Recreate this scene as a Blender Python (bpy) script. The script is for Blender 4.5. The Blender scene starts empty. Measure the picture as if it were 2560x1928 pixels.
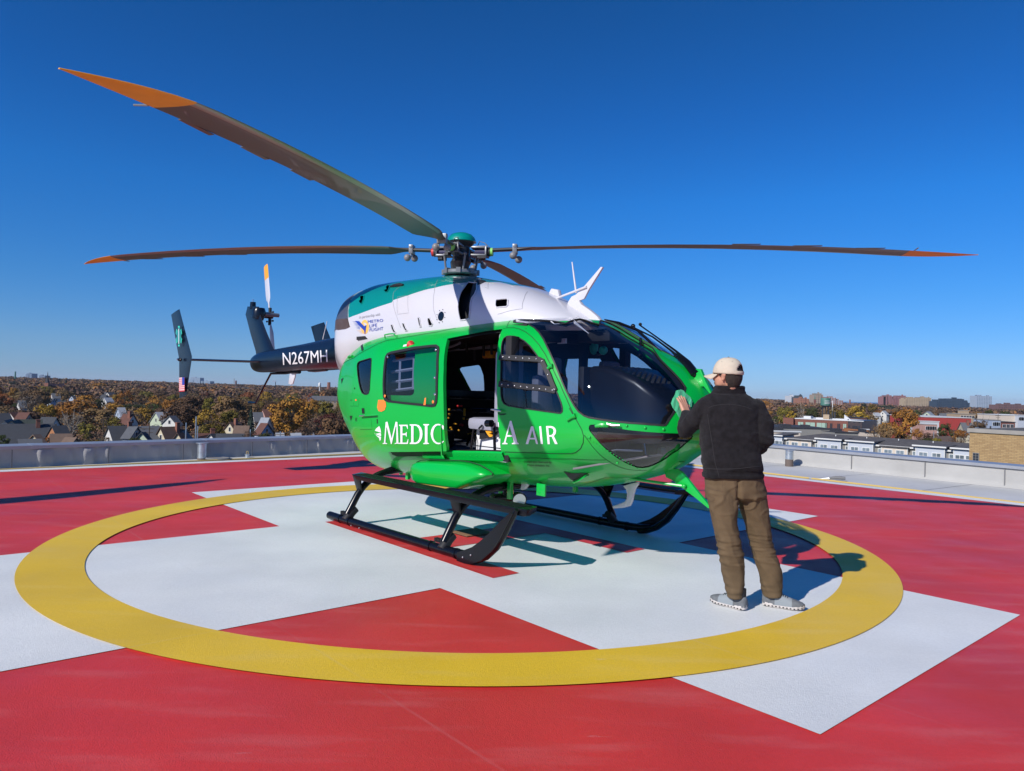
import bpy, math, random
import numpy as np
from mathutils import Vector, Matrix, noise
from mathutils.bvhtree import BVHTree
from mathutils.geometry import delaunay_2d_cdt
R = math.radians
random.seed(7); rng = np.random.default_rng(7)
scene = bpy.context.scene
C = scene.collection

# ------------------------------------------------------------------ camera
PW, PH, FPX = 2560.0, 1928.0, 1816.1          # picture size and focal length in picture pixels
PITCH, ROLL, CAMH = 0.0085, 0.0261, 1.5
_F = np.array([0, math.cos(PITCH), math.sin(PITCH)]); _U0 = np.array([0, -math.sin(PITCH), math.cos(PITCH)]); _R0 = np.array([1., 0, 0])
_R = math.cos(ROLL)*_R0 + math.sin(ROLL)*_U0; _U = -math.sin(ROLL)*_R0 + math.cos(ROLL)*_U0
cam = bpy.data.objects.new('camera', bpy.data.cameras.new('camera')); C.objects.link(cam)
cam.matrix_world = Matrix(((_R[0], _U[0], -_F[0], 0), (_R[1], _U[1], -_F[1], 0), (_R[2], _U[2], -_F[2], CAMH), (0, 0, 0, 1)))
cam.data.sensor_fit = 'HORIZONTAL'; cam.data.sensor_width = 36; cam.data.lens = 36*FPX/PW
cam.data.clip_start = 0.05; cam.data.clip_end = 60000
scene.camera = cam

# ------------------------------------------------------------------ sun, sky, exposure
SUN_EL, SUN_TRAVEL = R(34.0), R(45.5)         # light travels towards this azimuth in the ground plane
w = bpy.data.worlds.new('World'); scene.world = w; w.use_nodes = True
nt = w.node_tree; bg = nt.nodes['Background']
sky = nt.nodes.new('ShaderNodeTexSky'); sky.sky_type = 'NISHITA'; sky.sun_disc = False
sky.sun_elevation = SUN_EL
_sd = (-math.cos(SUN_TRAVEL), -math.sin(SUN_TRAVEL))
sky.sun_rotation = math.atan2(_sd[0], _sd[1])
sky.altitude = 200; sky.air_density = 1.0; sky.dust_density = 0.0; sky.ozone_density = 4.0
hsv = nt.nodes.new('ShaderNodeHueSaturation'); hsv.inputs['Saturation'].default_value = 1.22; hsv.inputs['Value'].default_value = 1.0
nt.links.new(sky.outputs[0], hsv.inputs['Color']); 
# the clear autumn air: a cooler pale blue low down, deeper blue overhead than the plain model gives
_tc = nt.nodes.new('ShaderNodeTexCoord'); _sx = nt.nodes.new('ShaderNodeSeparateXYZ'); nt.links.new(_tc.outputs['Generated'], _sx.inputs[0])
_cr = nt.nodes.new('ShaderNodeValToRGB'); nt.links.new(_sx.outputs[2], _cr.inputs[0]); _e = _cr.color_ramp.elements
_e[0].position = 0.0; _e[0].color = (0.24, 0.385, 0.80, 1); _e[1].position = 0.48; _e[1].color = (0.13, 0.41, 0.63, 1)
for _p, _c in ((0.05, (0.25, 0.40, 0.70, 1)), (0.13, (0.20, 0.44, 0.72, 1)), (0.25, (0.145, 0.49, 0.80, 1)), (0.35, (0.13, 0.44, 0.73, 1))): _x = _e.new(_p); _x.color = _c
_mu = nt.nodes.new('ShaderNodeMix'); _mu.data_type = 'RGBA'; _mu.blend_type = 'MULTIPLY'; _mu.inputs[0].default_value = 1.0
nt.links.new(hsv.outputs[0], _mu.inputs[6]); nt.links.new(_cr.outputs[0], _mu.inputs[7]); nt.links.new(_mu.outputs[2], bg.inputs['Color'])
bg.inputs['Strength'].default_value = 0.15
sl = bpy.data.lights.new('sun', 'SUN'); sl.energy = 5.0; sl.angle = R(0.53); sl.color = (1.0, 0.955, 0.90)
so = bpy.data.objects.new('sun', sl); C.objects.link(so)
_d = Vector((math.cos(SUN_TRAVEL)*math.cos(SUN_EL), math.sin(SUN_TRAVEL)*math.cos(SUN_EL), -math.sin(SUN_EL)))
so.rotation_euler = _d.to_track_quat('-Z', 'Y').to_euler(); so.location = (-20, -20, 30)
scene.view_settings.view_transform = 'Standard'; scene.view_settings.look = 'None'
scene.view_settings.exposure = 0.0; scene.view_settings.gamma = 1.0
scene.render.engine = 'CYCLES'
try:
    scene.cycles.max_bounces = 8; scene.cycles.transparent_max_bounces = 24; scene.cycles.glossy_bounces = 4
    scene.cycles.sample_clamp_indirect = 6.0
except Exception: pass

# ------------------------------------------------------------------ pixel helpers (set out where things stand)
def pdir(px, py):
    return _F + (px-PW/2)/FPX*_R - (py-PH/2)/FPX*_U
def gpt(px, py, z=0.0):                        # point on a level plane
    d = pdir(px, py); t = (z-CAMH)/d[2]; return Vector((d[0]*t, d[1]*t, z))
def dpt(px, py, D):                            # point at forward distance D
    d = pdir(px, py); t = D/d[1]; return Vector((d[0]*t, D, CAMH+d[2]*t))
def zm(ox, oy, s, pts): return [(ox+x*s, oy+y*s) for x, y in pts]

# ------------------------------------------------------------------ materials
def mat(name, col, rough=0.5, metal=0.0, var=0.0, vscale=3.0, bump=0.0, bscale=40.0, coat=0.0, spec=0.5, col2=None, sheen=0.0, detail=5, emit=None):
    m = bpy.data.materials.new(name); m.use_nodes = True; n = m.node_tree; p = n.nodes['Principled BSDF']
    p.inputs['Roughness'].default_value = rough; p.inputs['Metallic'].default_value = metal
    p.inputs['Specular IOR Level'].default_value = spec
    if coat: p.inputs['Coat Weight'].default_value = coat; p.inputs['Coat Roughness'].default_value = 0.03
    if sheen: p.inputs['Sheen Weight'].default_value = sheen
    c = (*col, 1)
    p.inputs['Base Color'].default_value = c
    if emit: p.inputs['Emission Color'].default_value = (*col, 1); p.inputs['Emission Strength'].default_value = emit
    tc = n.nodes.new('ShaderNodeTexCoord')
    if var or col2:
        t = n.nodes.new('ShaderNodeTexNoise'); t.inputs['Scale'].default_value = vscale; t.inputs['Detail'].default_value = detail
        n.links.new(tc.outputs['Object'], t.inputs['Vector'])
        mx = n.nodes.new('ShaderNodeMix'); mx.data_type = 'RGBA'
        if col2 is None: a = tuple(max(0, v*(1-var)) for v in col); b = tuple(min(1, v*(1+var)) for v in col)
        else: a, b = col, col2
        mx.inputs[6].default_value = (*a, 1); mx.inputs[7].default_value = (*b, 1)
        mr = n.nodes.new('ShaderNodeMapRange'); mr.inputs[1].default_value = 0.3; mr.inputs[2].default_value = 0.7
        n.links.new(t.outputs[0], mr.inputs[0]); n.links.new(mr.outputs[0], mx.inputs[0]); n.links.new(mx.outputs[2], p.inputs['Base Color'])
    if bump:
        t2 = n.nodes.new('ShaderNodeTexNoise'); t2.inputs['Scale'].default_value = bscale; t2.inputs['Detail'].default_value = 4
        n.links.new(tc.outputs['Object'], t2.inputs['Vector'])
        b = n.nodes.new('ShaderNodeBump'); b.inputs['Strength'].default_value = bump; b.inputs['Distance'].default_value = 0.01
        n.links.new(t2.outputs[0], b.inputs['Height']); n.links.new(b.outputs[0], p.inputs['Normal'])
    return m
def glassmat(name, tint, refl=1.0, rough=0.0, dirt=0.0):
    m = bpy.data.materials.new(name); m.use_nodes = True; n = m.node_tree; n.nodes.clear()
    o = n.nodes.new('ShaderNodeOutputMaterial'); tr = n.nodes.new('ShaderNodeBsdfTransparent'); tr.inputs[0].default_value = (*tint, 1)
    g = n.nodes.new('ShaderNodeBsdfGlossy'); g.inputs['Roughness'].default_value = rough; g.inputs[0].default_value = (refl, refl, refl, 1)
    lw = n.nodes.new('ShaderNodeLayerWeight'); lw.inputs[0].default_value = 0.5
    pw = n.nodes.new('ShaderNodeMath'); pw.operation = 'POWER'; pw.inputs[1].default_value = 4.5; n.links.new(lw.outputs['Facing'], pw.inputs[0])
    f = n.nodes.new('ShaderNodeMath'); f.operation = 'MULTIPLY_ADD'; f.inputs[1].default_value = 0.9; f.inputs[2].default_value = 0.055; n.links.new(pw.outputs[0], f.inputs[0])
    mx = n.nodes.new('ShaderNodeMixShader'); n.links.new(f.outputs[0], mx.inputs[0]); n.links.new(tr.outputs[0], mx.inputs[1]); n.links.new(g.outputs[0], mx.inputs[2])
    n.links.new(mx.outputs[0], o.inputs[0])
    return m
M = {}
PADROT = -0.8594
def pad_paint(name, col, dark=0.86, seed=0.0):
    """Textured roof-deck paint: fine rolled grain, broad faded patches, a few pale scuffs."""
    m = bpy.data.materials.new(name); m.use_nodes = True; n = m.node_tree; p = n.nodes['Principled BSDF']; L = n.links.new
    tc = n.nodes.new('ShaderNodeTexCoord'); mp = n.nodes.new('ShaderNodeMapping'); mp.inputs['Location'].default_value = (seed, seed*2, 0); L(tc.outputs['Object'], mp.inputs[0])
    def nz(sc, det, src=mp.outputs[0]):
        t = n.nodes.new('ShaderNodeTexNoise'); t.inputs['Scale'].default_value = sc; t.inputs['Detail'].default_value = det; L(src, t.inputs['Vector']); return t.outputs[0]
    def rmp(src, a, b, c=0.0, d=1.0):
        r = n.nodes.new('ShaderNodeMapRange'); r.inputs[1].default_value = a; r.inputs[2].default_value = b; r.inputs[3].default_value = c; r.inputs[4].default_value = d; L(src, r.inputs[0]); return r.outputs[0]
    def mix(f, a, b):
        x = n.nodes.new('ShaderNodeMix'); x.data_type = 'RGBA'; L(f, x.inputs[0])
        for s, i in ((a, 6), (b, 7)):
            if isinstance(s, tuple): x.inputs[i].default_value = (*s, 1)
            else: L(s, x.inputs[i])
        return x.outputs[2]
    c1 = mix(rmp(nz(0.9, 6), 0.3, 0.7), tuple(v*dark for v in col), tuple(min(.9, v*1.06) for v in col))
    mp2 = n.nodes.new('ShaderNodeMapping'); mp2.inputs['Rotation'].default_value = (0, 0, R(-35)); mp2.inputs['Scale'].default_value = (0.5, 3.0, 1); L(tc.outputs['Object'], mp2.inputs[0])
    c2 = mix(rmp(nz(2.2, 8, mp2.outputs[0]), 0.52, 0.78, 0, 0.30), c1, tuple(min(.85, v*0.75+0.18) for v in col))
    c3 = mix(rmp(nz(0.35, 10), 0.60, 0.66, 0, 0.28), c2, tuple(v*0.8+.03 for v in col))
    mp3 = n.nodes.new('ShaderNodeMapping'); mp3.inputs['Location'].default_value = (7, 3, 0); mp3.inputs['Scale'].default_value = (1, 4, 1); mp3.inputs['Rotation'].default_value = (0, 0, R(20)); L(tc.outputs['Object'], mp3.inputs[0])
    c4 = mix(rmp(nz(3.5, 9, mp3.outputs[0]), 0.72, 0.80, 0, 0.5), c3, (0.62, 0.56, 0.55))
    fg = rmp(nz(60, 4), 0.35, 0.65, 0.0, 0.16); c5 = mix(fg, c4, tuple(v*.55 for v in col))
    # faint membrane joints showing through the paint
    wv = n.nodes.new('ShaderNodeTexBrick'); wv.inputs['Color1'].default_value = (0, 0, 0, 1); wv.inputs['Color2'].default_value = (0, 0, 0, 1); wv.inputs['Mortar'].default_value = (1, 1, 1, 1)
    wv.inputs['Scale'].default_value = 1; wv.inputs['Brick Width'].default_value = 9.0; wv.inputs['Row Height'].default_value = 1.9; wv.inputs['Mortar Size'].default_value = 0.012; wv.inputs['Mortar Smooth'].default_value = .6
    mp4 = n.nodes.new('ShaderNodeMapping'); mp4.inputs['Rotation'].default_value = (0, 0, -PADROT); L(tc.outputs['Object'], mp4.inputs[0]); L(mp4.outputs[0], wv.inputs['Vector'])
    mm = n.nodes.new('ShaderNodeMath'); mm.operation = 'MULTIPLY'; L(wv.outputs[0], mm.inputs[0]); L(rmp(nz(1.2, 4), 0.35, 0.7, 0.05, 0.40), mm.inputs[1])
    c6 = mix(mm.outputs[0], c5, tuple(min(.8, v*.7+.12) for v in col)); L(c6, p.inputs['Base Color'])
    L(rmp(nz(1.5, 5), 0.3, 0.7, 0.42, 0.62), p.inputs['Roughness'])
    p.inputs['Specular IOR Level'].default_value = 0.5
    b = n.nodes.new('ShaderNodeBump'); b.inputs['Strength'].default_value = 0.6; b.inputs['Distance'].default_value = 0.004
    h = n.nodes.new('ShaderNodeMath'); h.operation = 'ADD'; L(nz(170, 3), h.inputs[0]); L(rmp(nz(34, 5), 0, 1, 0, 0.6), h.inputs[1]); L(h.outputs[0], b.inputs['Height']); L(b.outputs[0], p.inputs['Normal'])
    return m

# ------------------------------------------------------------------ mesh helpers
class MB:
    def __init__(s): s.v = []; s.f = []; s.m = []; s.mi = 0; s.n = None
    def add(s, vs, fs, mi=None):
        o = len(s.v); s.v += [tuple(v) for v in vs]; s.f += [tuple(i+o for i in f) for f in fs]; s.m += [s.mi if mi is None else mi]*len(fs); return s
    def box(s, a, b, mi=None, T=None):
        x0, y0, z0 = a; x1, y1, z1 = b
        vs = [Vector(p) for p in ((x0,y0,z0),(x1,y0,z0),(x1,y1,z0),(x0,y1,z0),(x0,y0,z1),(x1,y0,z1),(x1,y1,z1),(x0,y1,z1))]
        if T is not None: vs = [T @ v for v in vs]
        return s.add(vs, [(0,3,2,1),(4,5,6,7),(0,1,5,4),(1,2,6,5),(2,3,7,6),(3,0,4,7)], mi)
    def tube(s, pts, r, n=10, mi=None, cap=True, flat=None):
        pts = [Vector(p) for p in pts]; rs = list(r) if hasattr(r, '__len__') else [r]*len(pts)
        t0 = (pts[1]-pts[0]).normalized(); up = Vector((0,0,1)) if abs(t0.z) < 0.9 else Vector((1,0,0)); vs = []
        for i, p in enumerate(pts):
            t = (pts[min(i+1, len(pts)-1)]-pts[max(i-1, 0)]).normalized()
            a = up.cross(t)
            if a.length < 1e-6: a = Vector((1,0,0)).cross(t)
            a.normalize(); b = t.cross(a); up = b
            f = flat if flat else (1, 1)
            for k in range(n):
                q = 2*math.pi*k/n; vs.append(p+a*(rs[i]*f[0]*math.cos(q))+b*(rs[i]*f[1]*math.sin(q)))
        fs = [(i*n+k, i*n+(k+1) % n, (i+1)*n+(k+1) % n, (i+1)*n+k) for i in range(len(pts)-1) for k in range(n)]
        if cap: fs += [tuple(reversed(range(n))), tuple((len(pts)-1)*n+k for k in range(n))]
        return s.add(vs, fs, mi)
    def sphere(s, c, r, n=12, m=8, mi=None):
        r = (r, r, r) if not hasattr(r, '__len__') else r; vs = [(c[0], c[1], c[2]+r[2])]
        for j in range(1, m):
            a = math.pi*j/m
            for k in range(n): q = 2*math.pi*k/n; vs.append((c[0]+r[0]*math.sin(a)*math.cos(q), c[1]+r[1]*math.sin(a)*math.sin(q), c[2]+r[2]*math.cos(a)))
        vs.append((c[0], c[1], c[2]-r[2])); e = len(vs)-1
        fs = [(0, 1+k, 1+(k+1) % n) for k in range(n)]
        fs += [(1+(j-1)*n+k, 1+j*n+k, 1+j*n+(k+1) % n, 1+(j-1)*n+(k+1) % n) for j in range(1, m-1) for k in range(n)]
        fs += [(e, 1+(m-2)*n+(k+1) % n, 1+(m-2)*n+k) for k in range(n)]
        return s.add(vs, fs, mi)
    def prism(s, poly, off, mi=None):           # closed planar polygon swept by a vector
        poly = [Vector(p) for p in poly]; off = Vector(off); n = len(poly)
        s.add(poly+[p+off for p in poly], [tuple(range(n)), tuple(reversed(range(n, 2*n)))]+[(i+n, (i+1) % n+n, (i+1) % n, i) for i in range(n)], mi); return s
    def lathe(s, prof, c=(0,0,0), n=24, mi=None):
        vs = []; m = len(prof)
        for r, z in prof:
            for k in range(n): q = 2*math.pi*k/n; vs.append((c[0]+r*math.cos(q), c[1]+r*math.sin(q), c[2]+z))
        fs = [(i*n+k, i*n+(k+1) % n, (i+1)*n+(k+1) % n, (i+1)*n+k) for i in range(m-1) for k in range(n)]
        fs += [tuple(reversed(range(n))), tuple((m-1)*n+k for k in range(n))]
        return s.add(vs, fs, mi)
    def build(s, name, mats, parent=None, smooth=True, bevel=0.0, loc=None, angle=40, sub=0, fix=True):
        me = bpy.data.meshes.new(name); me.from_pydata([tuple(v) for v in s.v], [], s.f)
        mats = mats if isinstance(mats, (list, tuple)) else [mats]
        for m in mats: me.materials.append(M[m] if isinstance(m, str) else m)
        me.polygons.foreach_set('material_index', s.m)
        if fix:
            import bmesh
            b = bmesh.new(); b.from_mesh(me); bmesh.ops.remove_doubles(b, verts=b.verts, dist=1e-5); bmesh.ops.recalc_face_normals(b, faces=b.faces)
            if bevel:
                es = [e for e in b.edges if len(e.link_faces) == 2 and e.calc_face_angle(0) > R(30)]
                bmesh.ops.bevel(b, geom=es, offset=bevel, segments=2, affect='EDGES', profile=0.6)
            b.to_mesh(me); b.free()
        if smooth:
            me.polygons.foreach_set('use_smooth', [True]*len(me.polygons))
            me.set_sharp_from_angle(angle=R(angle))
        o = bpy.data.objects.new(name, me); C.objects.link(o)
        if parent is not None: o.parent = parent
        if loc is not None: o.location = loc
        if sub:
            sd = o.modifiers.new('sub', 'SUBSURF'); sd.levels = sub; sd.render_levels = sub
        return o
def tag(o, label=None, cat=None, group=None, kind=None):
    for k, v in (('label', label), ('category', cat), ('group', group), ('kind', kind)):
        if v: o[k] = v
    return o
def empty(name, loc=(0,0,0), rz=0.0):
    o = bpy.data.objects.new(name, None); C.objects.link(o); o.location = loc; o.rotation_euler = (0, 0, rz); o.empty_display_size = 0.3; return o
def inside(p, poly):
    x, y = p; c = False; n = len(poly); j = n-1
    for i in range(n):
        xi, yi = poly[i]; xj, yj = poly[j]
        if (yi > y) != (yj > y) and x < (xj-xi)*(y-yi)/(yj-yi)+xi: c = not c
        j = i
    return c
def fill(polys, holes=(), extra=()):
    """Triangulate the union of 2-D polygons minus holes; returns (points, triangles)."""
    vs = []; es = []
    for pl in list(polys)+list(holes):
        o = len(vs); n = len(pl); vs += [Vector(p) for p in pl]; es += [(o+i, o+(i+1) % n) for i in range(n)]
    vs += [Vector(p) for p in extra]
    r = delaunay_2d_cdt(vs, es, [], 0, 1e-6)
    V = r[0]; F = []
    for f in r[2]:
        c = sum((V[i] for i in f), Vector((0, 0)))/len(f)
        if any(inside(c, p) for p in polys) and not any(inside(c, p) for p in holes): F.append(tuple(f))
    return V, F
def smoothpoly(pts, k=3, closed=True):
    """Catmull-Rom through the points."""
    n = len(pts); out = []
    rngi = range(n) if closed else range(n-1)
    for i in rngi:
        g = (lambda j: pts[j % n]) if closed else (lambda j: pts[min(max(j, 0), n-1)])
        p0, p1, p2, p3 = [np.array(g(i+d), float) for d in (-1, 0, 1, 2)]
        for q in range(k):
            t = q/k; out.append(tuple(0.5*((2*p1)+(-p0+p2)*t+(2*p0-5*p1+4*p2-p3)*t*t+(-p0+3*p1-3*p2+p3)*t**3)))
    if not closed: out.append(tuple(pts[-1]))
    return out
# ================================================================== the roof deck and its markings
M['red'] = pad_paint('pad_red', (0.64, 0.038, 0.032), 0.80)
M['white'] = pad_paint('pad_white', (0.74, 0.75, 0.735), 0.88, 3.0)
M['yellow'] = pad_paint('pad_yellow', (0.76, 0.49, 0.020), 0.88, 5.0)
M['membrane'] = mat('roof_membrane', (0.50, 0.505, 0.50), 0.6, var=0.10, vscale=0.8, bump=0.2, bscale=30)
M['flashing'] = mat('parapet_membrane', (0.37, 0.365, 0.35), 0.8, var=0.09, vscale=1.6, bump=0.5, bscale=9)
M['coping'] = mat('coping_metal', (0.40, 0.42, 0.45), 0.42, metal=0.55, var=0.1, vscale=2)
M['seam'] = mat('seam_line', (0.16, 0.16, 0.165), 0.8)
M['galv'] = mat('galvanised_steel', (0.50, 0.55, 0.58), 0.38, metal=0.8, var=0.2, vscale=9)
M['rust'] = mat('dull_brown_base', (0.13, 0.10, 0.085), 0.8)
M['hose'] = mat('yellow_hose', (0.50, 0.36, 0.12), 0.6)
M['grate'] = mat('grate_brown', (0.22, 0.12, 0.06), 0.7)
M['black'] = mat('matt_black', (0.012, 0.012, 0.013), 0.6)

PC = np.array([-0.3478, 7.6293]); PTH = -0.8608
E1 = np.array([math.cos(PTH), math.sin(PTH)]); E2 = np.array([-E1[1], E1[0]])
def pc(u, v): q = PC+u*E1+v*E2; return (float(q[0]), float(q[1]))
def flat(name, polys, holes, z, m, label=None):
    V, F = fill(polys, holes); b = MB(); b.add([(v[0], v[1], z) for v in V], F)
    o = b.build(name, m, smooth=False, fix=False); o['kind'] = 'structure'; return o
hw = 8.22
flat('helipad', [[pc(-hw, -hw), pc(hw, -hw), pc(hw, hw), pc(-hw, hw)]], [], -0.008, 'red')
flat('helipad_border', [[pc(-8.52, -8.52), pc(8.52, -8.52), pc(8.52, 8.52), pc(-8.52, 8.52)]], [[pc(-hw, -hw), pc(hw, -hw), pc(hw, hw), pc(-hw, hw)]], -0.006, 'white')
w_, L_ = 1.4894, 4.455
flat('painted_cross', [[pc(*p) for p in ((w_,w_),(L_,w_),(L_,-w_),(w_,-w_),(w_,-L_),(-w_,-L_),(-w_,-w_),(-L_,-w_),(-L_,w_),(-w_,w_),(-w_,L_),(w_,L_))]], [], -0.004, 'white')
flat('painted_letter_h', [[pc(*p) for p in ((-1.45,-.98),(1.5,-.98),(1.5,-.70),(.38,-.70),(.38,.66),(1.5,.66),(1.5,.93),(-1.45,.93),(-1.45,.66),(-.15,.66),(-.15,-.70),(-1.45,-.70))]], [], 0.0, 'red')
def ring_line(k): return [(-.3659+r*math.cos(a), 7.682+r*math.sin(a)) for a in np.linspace(-math.pi, math.pi, 240)[:-1] for r in (k[0]+k[1]*math.cos(a)+k[2]*math.sin(a)+k[3]*math.cos(2*a)+k[4]*math.sin(2*a),)]
flat('painted_circle', [ring_line((4.0032, -0.0213, 0.0104, 0.0019, -0.0165))], [ring_line((3.5109, 0.0095, -0.0398, 0.0241, 0.0064))], 0.002, 'yellow')

LA, LB = Vector((-8.652, 12.345, 0)), Vector((1.95, 23.46, 0)); RB = Vector((9.297, 13.178, 0))
ld = (LB-LA).normalized(); rd = (RB-LB).normalized()
LS = LA-ld*22; RE = RB+rd*22
roofpoly = [(LS.x, LS.y), (LB.x, LB.y), (RE.x, RE.y), (RE.x-14, RE.y-14), (LS.x+12, LS.y-12)]
GZ = -17.5
b = MB(); b.prism([(x, y, -0.03) for x, y in roofpoly], (0, 0, GZ-1))
hb = b.build('hospital_building', 'membrane', smooth=False); tag(hb, 'flat light grey membrane roof deck of the building under the red helipad', 'building')
# parapets
def parapet(A, B, inward, h, label, wr, name='parapet_wall'):
    d = (B-A).normalized(); L = (B-A).length; nrm = Vector((-d.y, d.x, 0))*inward
    root = tag(empty(name, A), label, 'parapet wall', 'parapets round the roof')
    b = MB(); nx = int(L/0.045); nz = 7; vs = []
    for i in range(nx+1):
        s = L*i/nx
        for j in range(nz+1):
            z = -0.03+(h-0.01)*j/nz; off = 0.0
            if wr:
                q = .7*noise.noise(Vector((s*1.9, 0.3*z, 3.1)))+1.1*noise.noise(Vector((s*5.6+z*0.9, 0.7*z, 9.2)))+.5*noise.noise(Vector((s*11+z, 1.1*z, 4.2)))
                off = wr*max(0, q)*math.sin(math.pi*min(1, j/nz))**0.6
            cove = 0.05*max(0, 1-(z+0.03)/0.06)
            p = d*s+nrm*(off+cove); vs.append((p.x, p.y, z))
    b.add(vs, [(i*(nz+1)+j, (i+1)*(nz+1)+j, (i+1)*(nz+1)+j+1, i*(nz+1)+j+1) for i in range(nx) for j in range(nz)])
    back = nrm*-0.28
    b.prism([back*0.02+Vector((0,0,-0.03)), back+Vector((0,0,-0.03)), back+Vector((0,0,h-.01)), back*0.02+Vector((0,0,h-.01))], d*L)
    b.build('membrane_face', 'flashing', root, angle=60)
    b = MB(); o = nrm*0.045
    b.prism([o+Vector((0,0,h-0.055)), o+Vector((0,0,h)), back-nrm*.03+Vector((0,0,h+0.015)), back-nrm*.03+Vector((0,0,h-0.055))], d*L)
    s = 1.1
    while s < L:
        b.prism([o+nrm*.003+d*s+Vector((0,0,h-0.058)), o+nrm*.003+d*s+Vector((0,0,h+.003)), back-nrm*.03+d*s+Vector((0,0,h+0.018)), back-nrm*.033+d*s+Vector((0,0,h-0.058))], d*0.10); s += 3.05
    b.build('metal_coping', 'coping', root, smooth=False)
    b = MB(); s = 0.75; rr = random.Random(int(L*10))
    while s < L:
        q = d*s+nrm*(0.012+(wr or 0)*.55); b.prism([q+Vector((0,0,-.02)), q+d*.018+Vector((0,0,-.02)), q+d*.018+Vector((0,0,h-.06)), q+Vector((0,0,h-.06))], nrm*.006); s += 1.42+rr.uniform(-.12, .12)
    b.build('membrane_seam', 'seam', root, smooth=False)
parapet(LS, LB, -1, 0.345, 'low dark shaded parapet wall with wrinkled membrane face at the left of the pad', 0.11)
parapet(LB, RE, -1, 0.385, 'low pale sunlit parapet wall with metal coping in front of the row houses', 0.004)
# membrane sheet seams on the roof
b = MB()
def seamline(p, q, wd=0.012, z=-0.026):
    p, q = Vector(p), Vector(q); d = (q-p).normalized(); n_ = Vector((-d.y, d.x))*wd/2
    b.add([(*(p+n_), z), (*(p-n_), z), (*(q-n_), z), (*(q+n_), z)], [(0, 1, 2, 3)])
for k in range(-4, 12):
    s0 = LB+rd*(2.2+k*1.93); s0 = s0+Vector((-rd.y, rd.x, 0))*-0.08
    s1 = s0-Vector((-rd.y, rd.x, 0))*-0.0
    inn = Vector((rd.y, -rd.x, 0))
    seamline((s0+inn*.05).xy, (s0+inn*2.4).xy)
inn = Vector((rd.y, -rd.x, 0)); seamline((LB+inn*.12).xy, (RE+inn*.12).xy, .014)
o = b.build('roof_seams', 'seam', smooth=False, fix=False); o['kind'] = 'structure'
# galvanised stub pipes by the parapets
def stub(p, h, r, lab, low):
    t = tag(empty('vent_pipe', p), lab, 'vent pipe', 'stub pipes by the parapets')
    b = MB(); b.lathe([(r, 0.10 if low else 0.03), (r, h-.03), (r*1.05, h-.028), (r*1.05, h-.02)], n=28); b.build('pipe', 'galv', t)
    b = MB(); b.lathe([(r*1.01, -.03), (r*1.01, 0.16 if low else 0.035), (r*.99, 0.161 if low else 0.036)], n=28); b.build('base_sleeve', 'rust', t)
    b = MB(); b.lathe([(r*1.35, h-.02), (r*1.35, h-.008), (r*.6, h-.006)], n=28); b.build('cap', 'coping', t)
stub(gpt(504.5, 1149.5, -0.03), 0.35, 0.088, 'short galvanised stub pipe against the dark left parapet', False)
stub(gpt(1972.8, 1166.0, -0.03), 0.385, 0.088, 'short galvanised stub pipe with brown lower half by the pale right parapet', True)
t = tag(empty('roof_drain_plug', gpt(618, 1144, -0.03)), 'small capped pipe with a metal loop beside the dark left parapet', 'pipe cap')
b = MB(); b.lathe([(.045, 0), (.045, .06), (.05, .062), (.05, .075), (.02, .08)], n=16); b.build('cap', 'galv', t)
b = MB(); b.tube([(-.02,0,.075), (-.02,0,.12), (0,0,.135), (.02,0,.12), (.02,0,.075)], .006, 6); b.build('loop', 'hose', t)
# yellow lines lying round the pad
def hose(pts, lab):
    b = MB(); P = smoothpoly(pts, 6, False); b.tube([(x, y, -0.012) for x, y in P], 0.018, 7); return tag(b.build('safety_hose', 'hose'), lab, 'hose', 'yellow hoses round the pad edge')
hose([pc(-8.62, -12), pc(-8.62, -6), pc(-8.60, -3.3), pc(-8.80, 2.2), pc(-8.9, 8.0), pc(-8.6, 8.7)], 'thin yellow hose along the left edge of the pad')
hose([pc(-8.6, 8.75), pc(-4, 8.80), pc(-1.56, 8.78), pc(1.0, 8.68), pc(2.95, 8.6), pc(6.5, 8.5), pc(12, 8.45)], 'thin yellow hose along the right edge of the pad')
t = tag(empty('hose_coupling', gpt(1880+705*680/2212, 1060+460*680/2212, -0.02)), 'grey metal hose coupling lying on the pale roof at the right', 'hose coupling')
b = MB(); b.tube([(-.18,.05,.03), (-.05,0,.05), (.1,-.06,.05)], [.02,.035,.03], 10); b.build('body', 'seam', t)
b = MB(); b.tube([(-.5,.16,.012), (-.3,.1,.012), (-.16,.045,.025)], [.012,.014,.03], 8); b.build('hose_end', 'coping', t)
t = tag(empty('cable_coil', gpt(545, 1150, -0.02)), 'small heap of grey cable beside the left stub pipe', 'cable')
b = MB(); b.tube([(.25*math.cos(a)*(1-.05*a/6), .12*math.sin(a), .015+.012*a/6) for a in np.linspace(0, 14, 50)], .012, 6); b.build('coil', 'seam', t)
# drain grate by the painted H
g0 = pc(-0.06, 0.0); t = tag(empty('drain_grate', (g0[0], g0[1], 0.004), PTH), 'brown slotted drain grate in the deck beside the front skid leg', 'drain')
b = MB()
for k in range(17): b.box((-.15, -.17+k*.021, 0), (.15, -.16+k*.021, .008))
for xx in (-.155, -.05, .05, .148): b.box((xx, -.175, .0005), (xx+.007, .18, .0065))
b.build('slots', 'grate', t, smooth=False)
b = MB(); b.box((-.16, -.18, -.004), (.16, .185, -.0005)); b.build('well', 'black', t, smooth=False)
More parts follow.
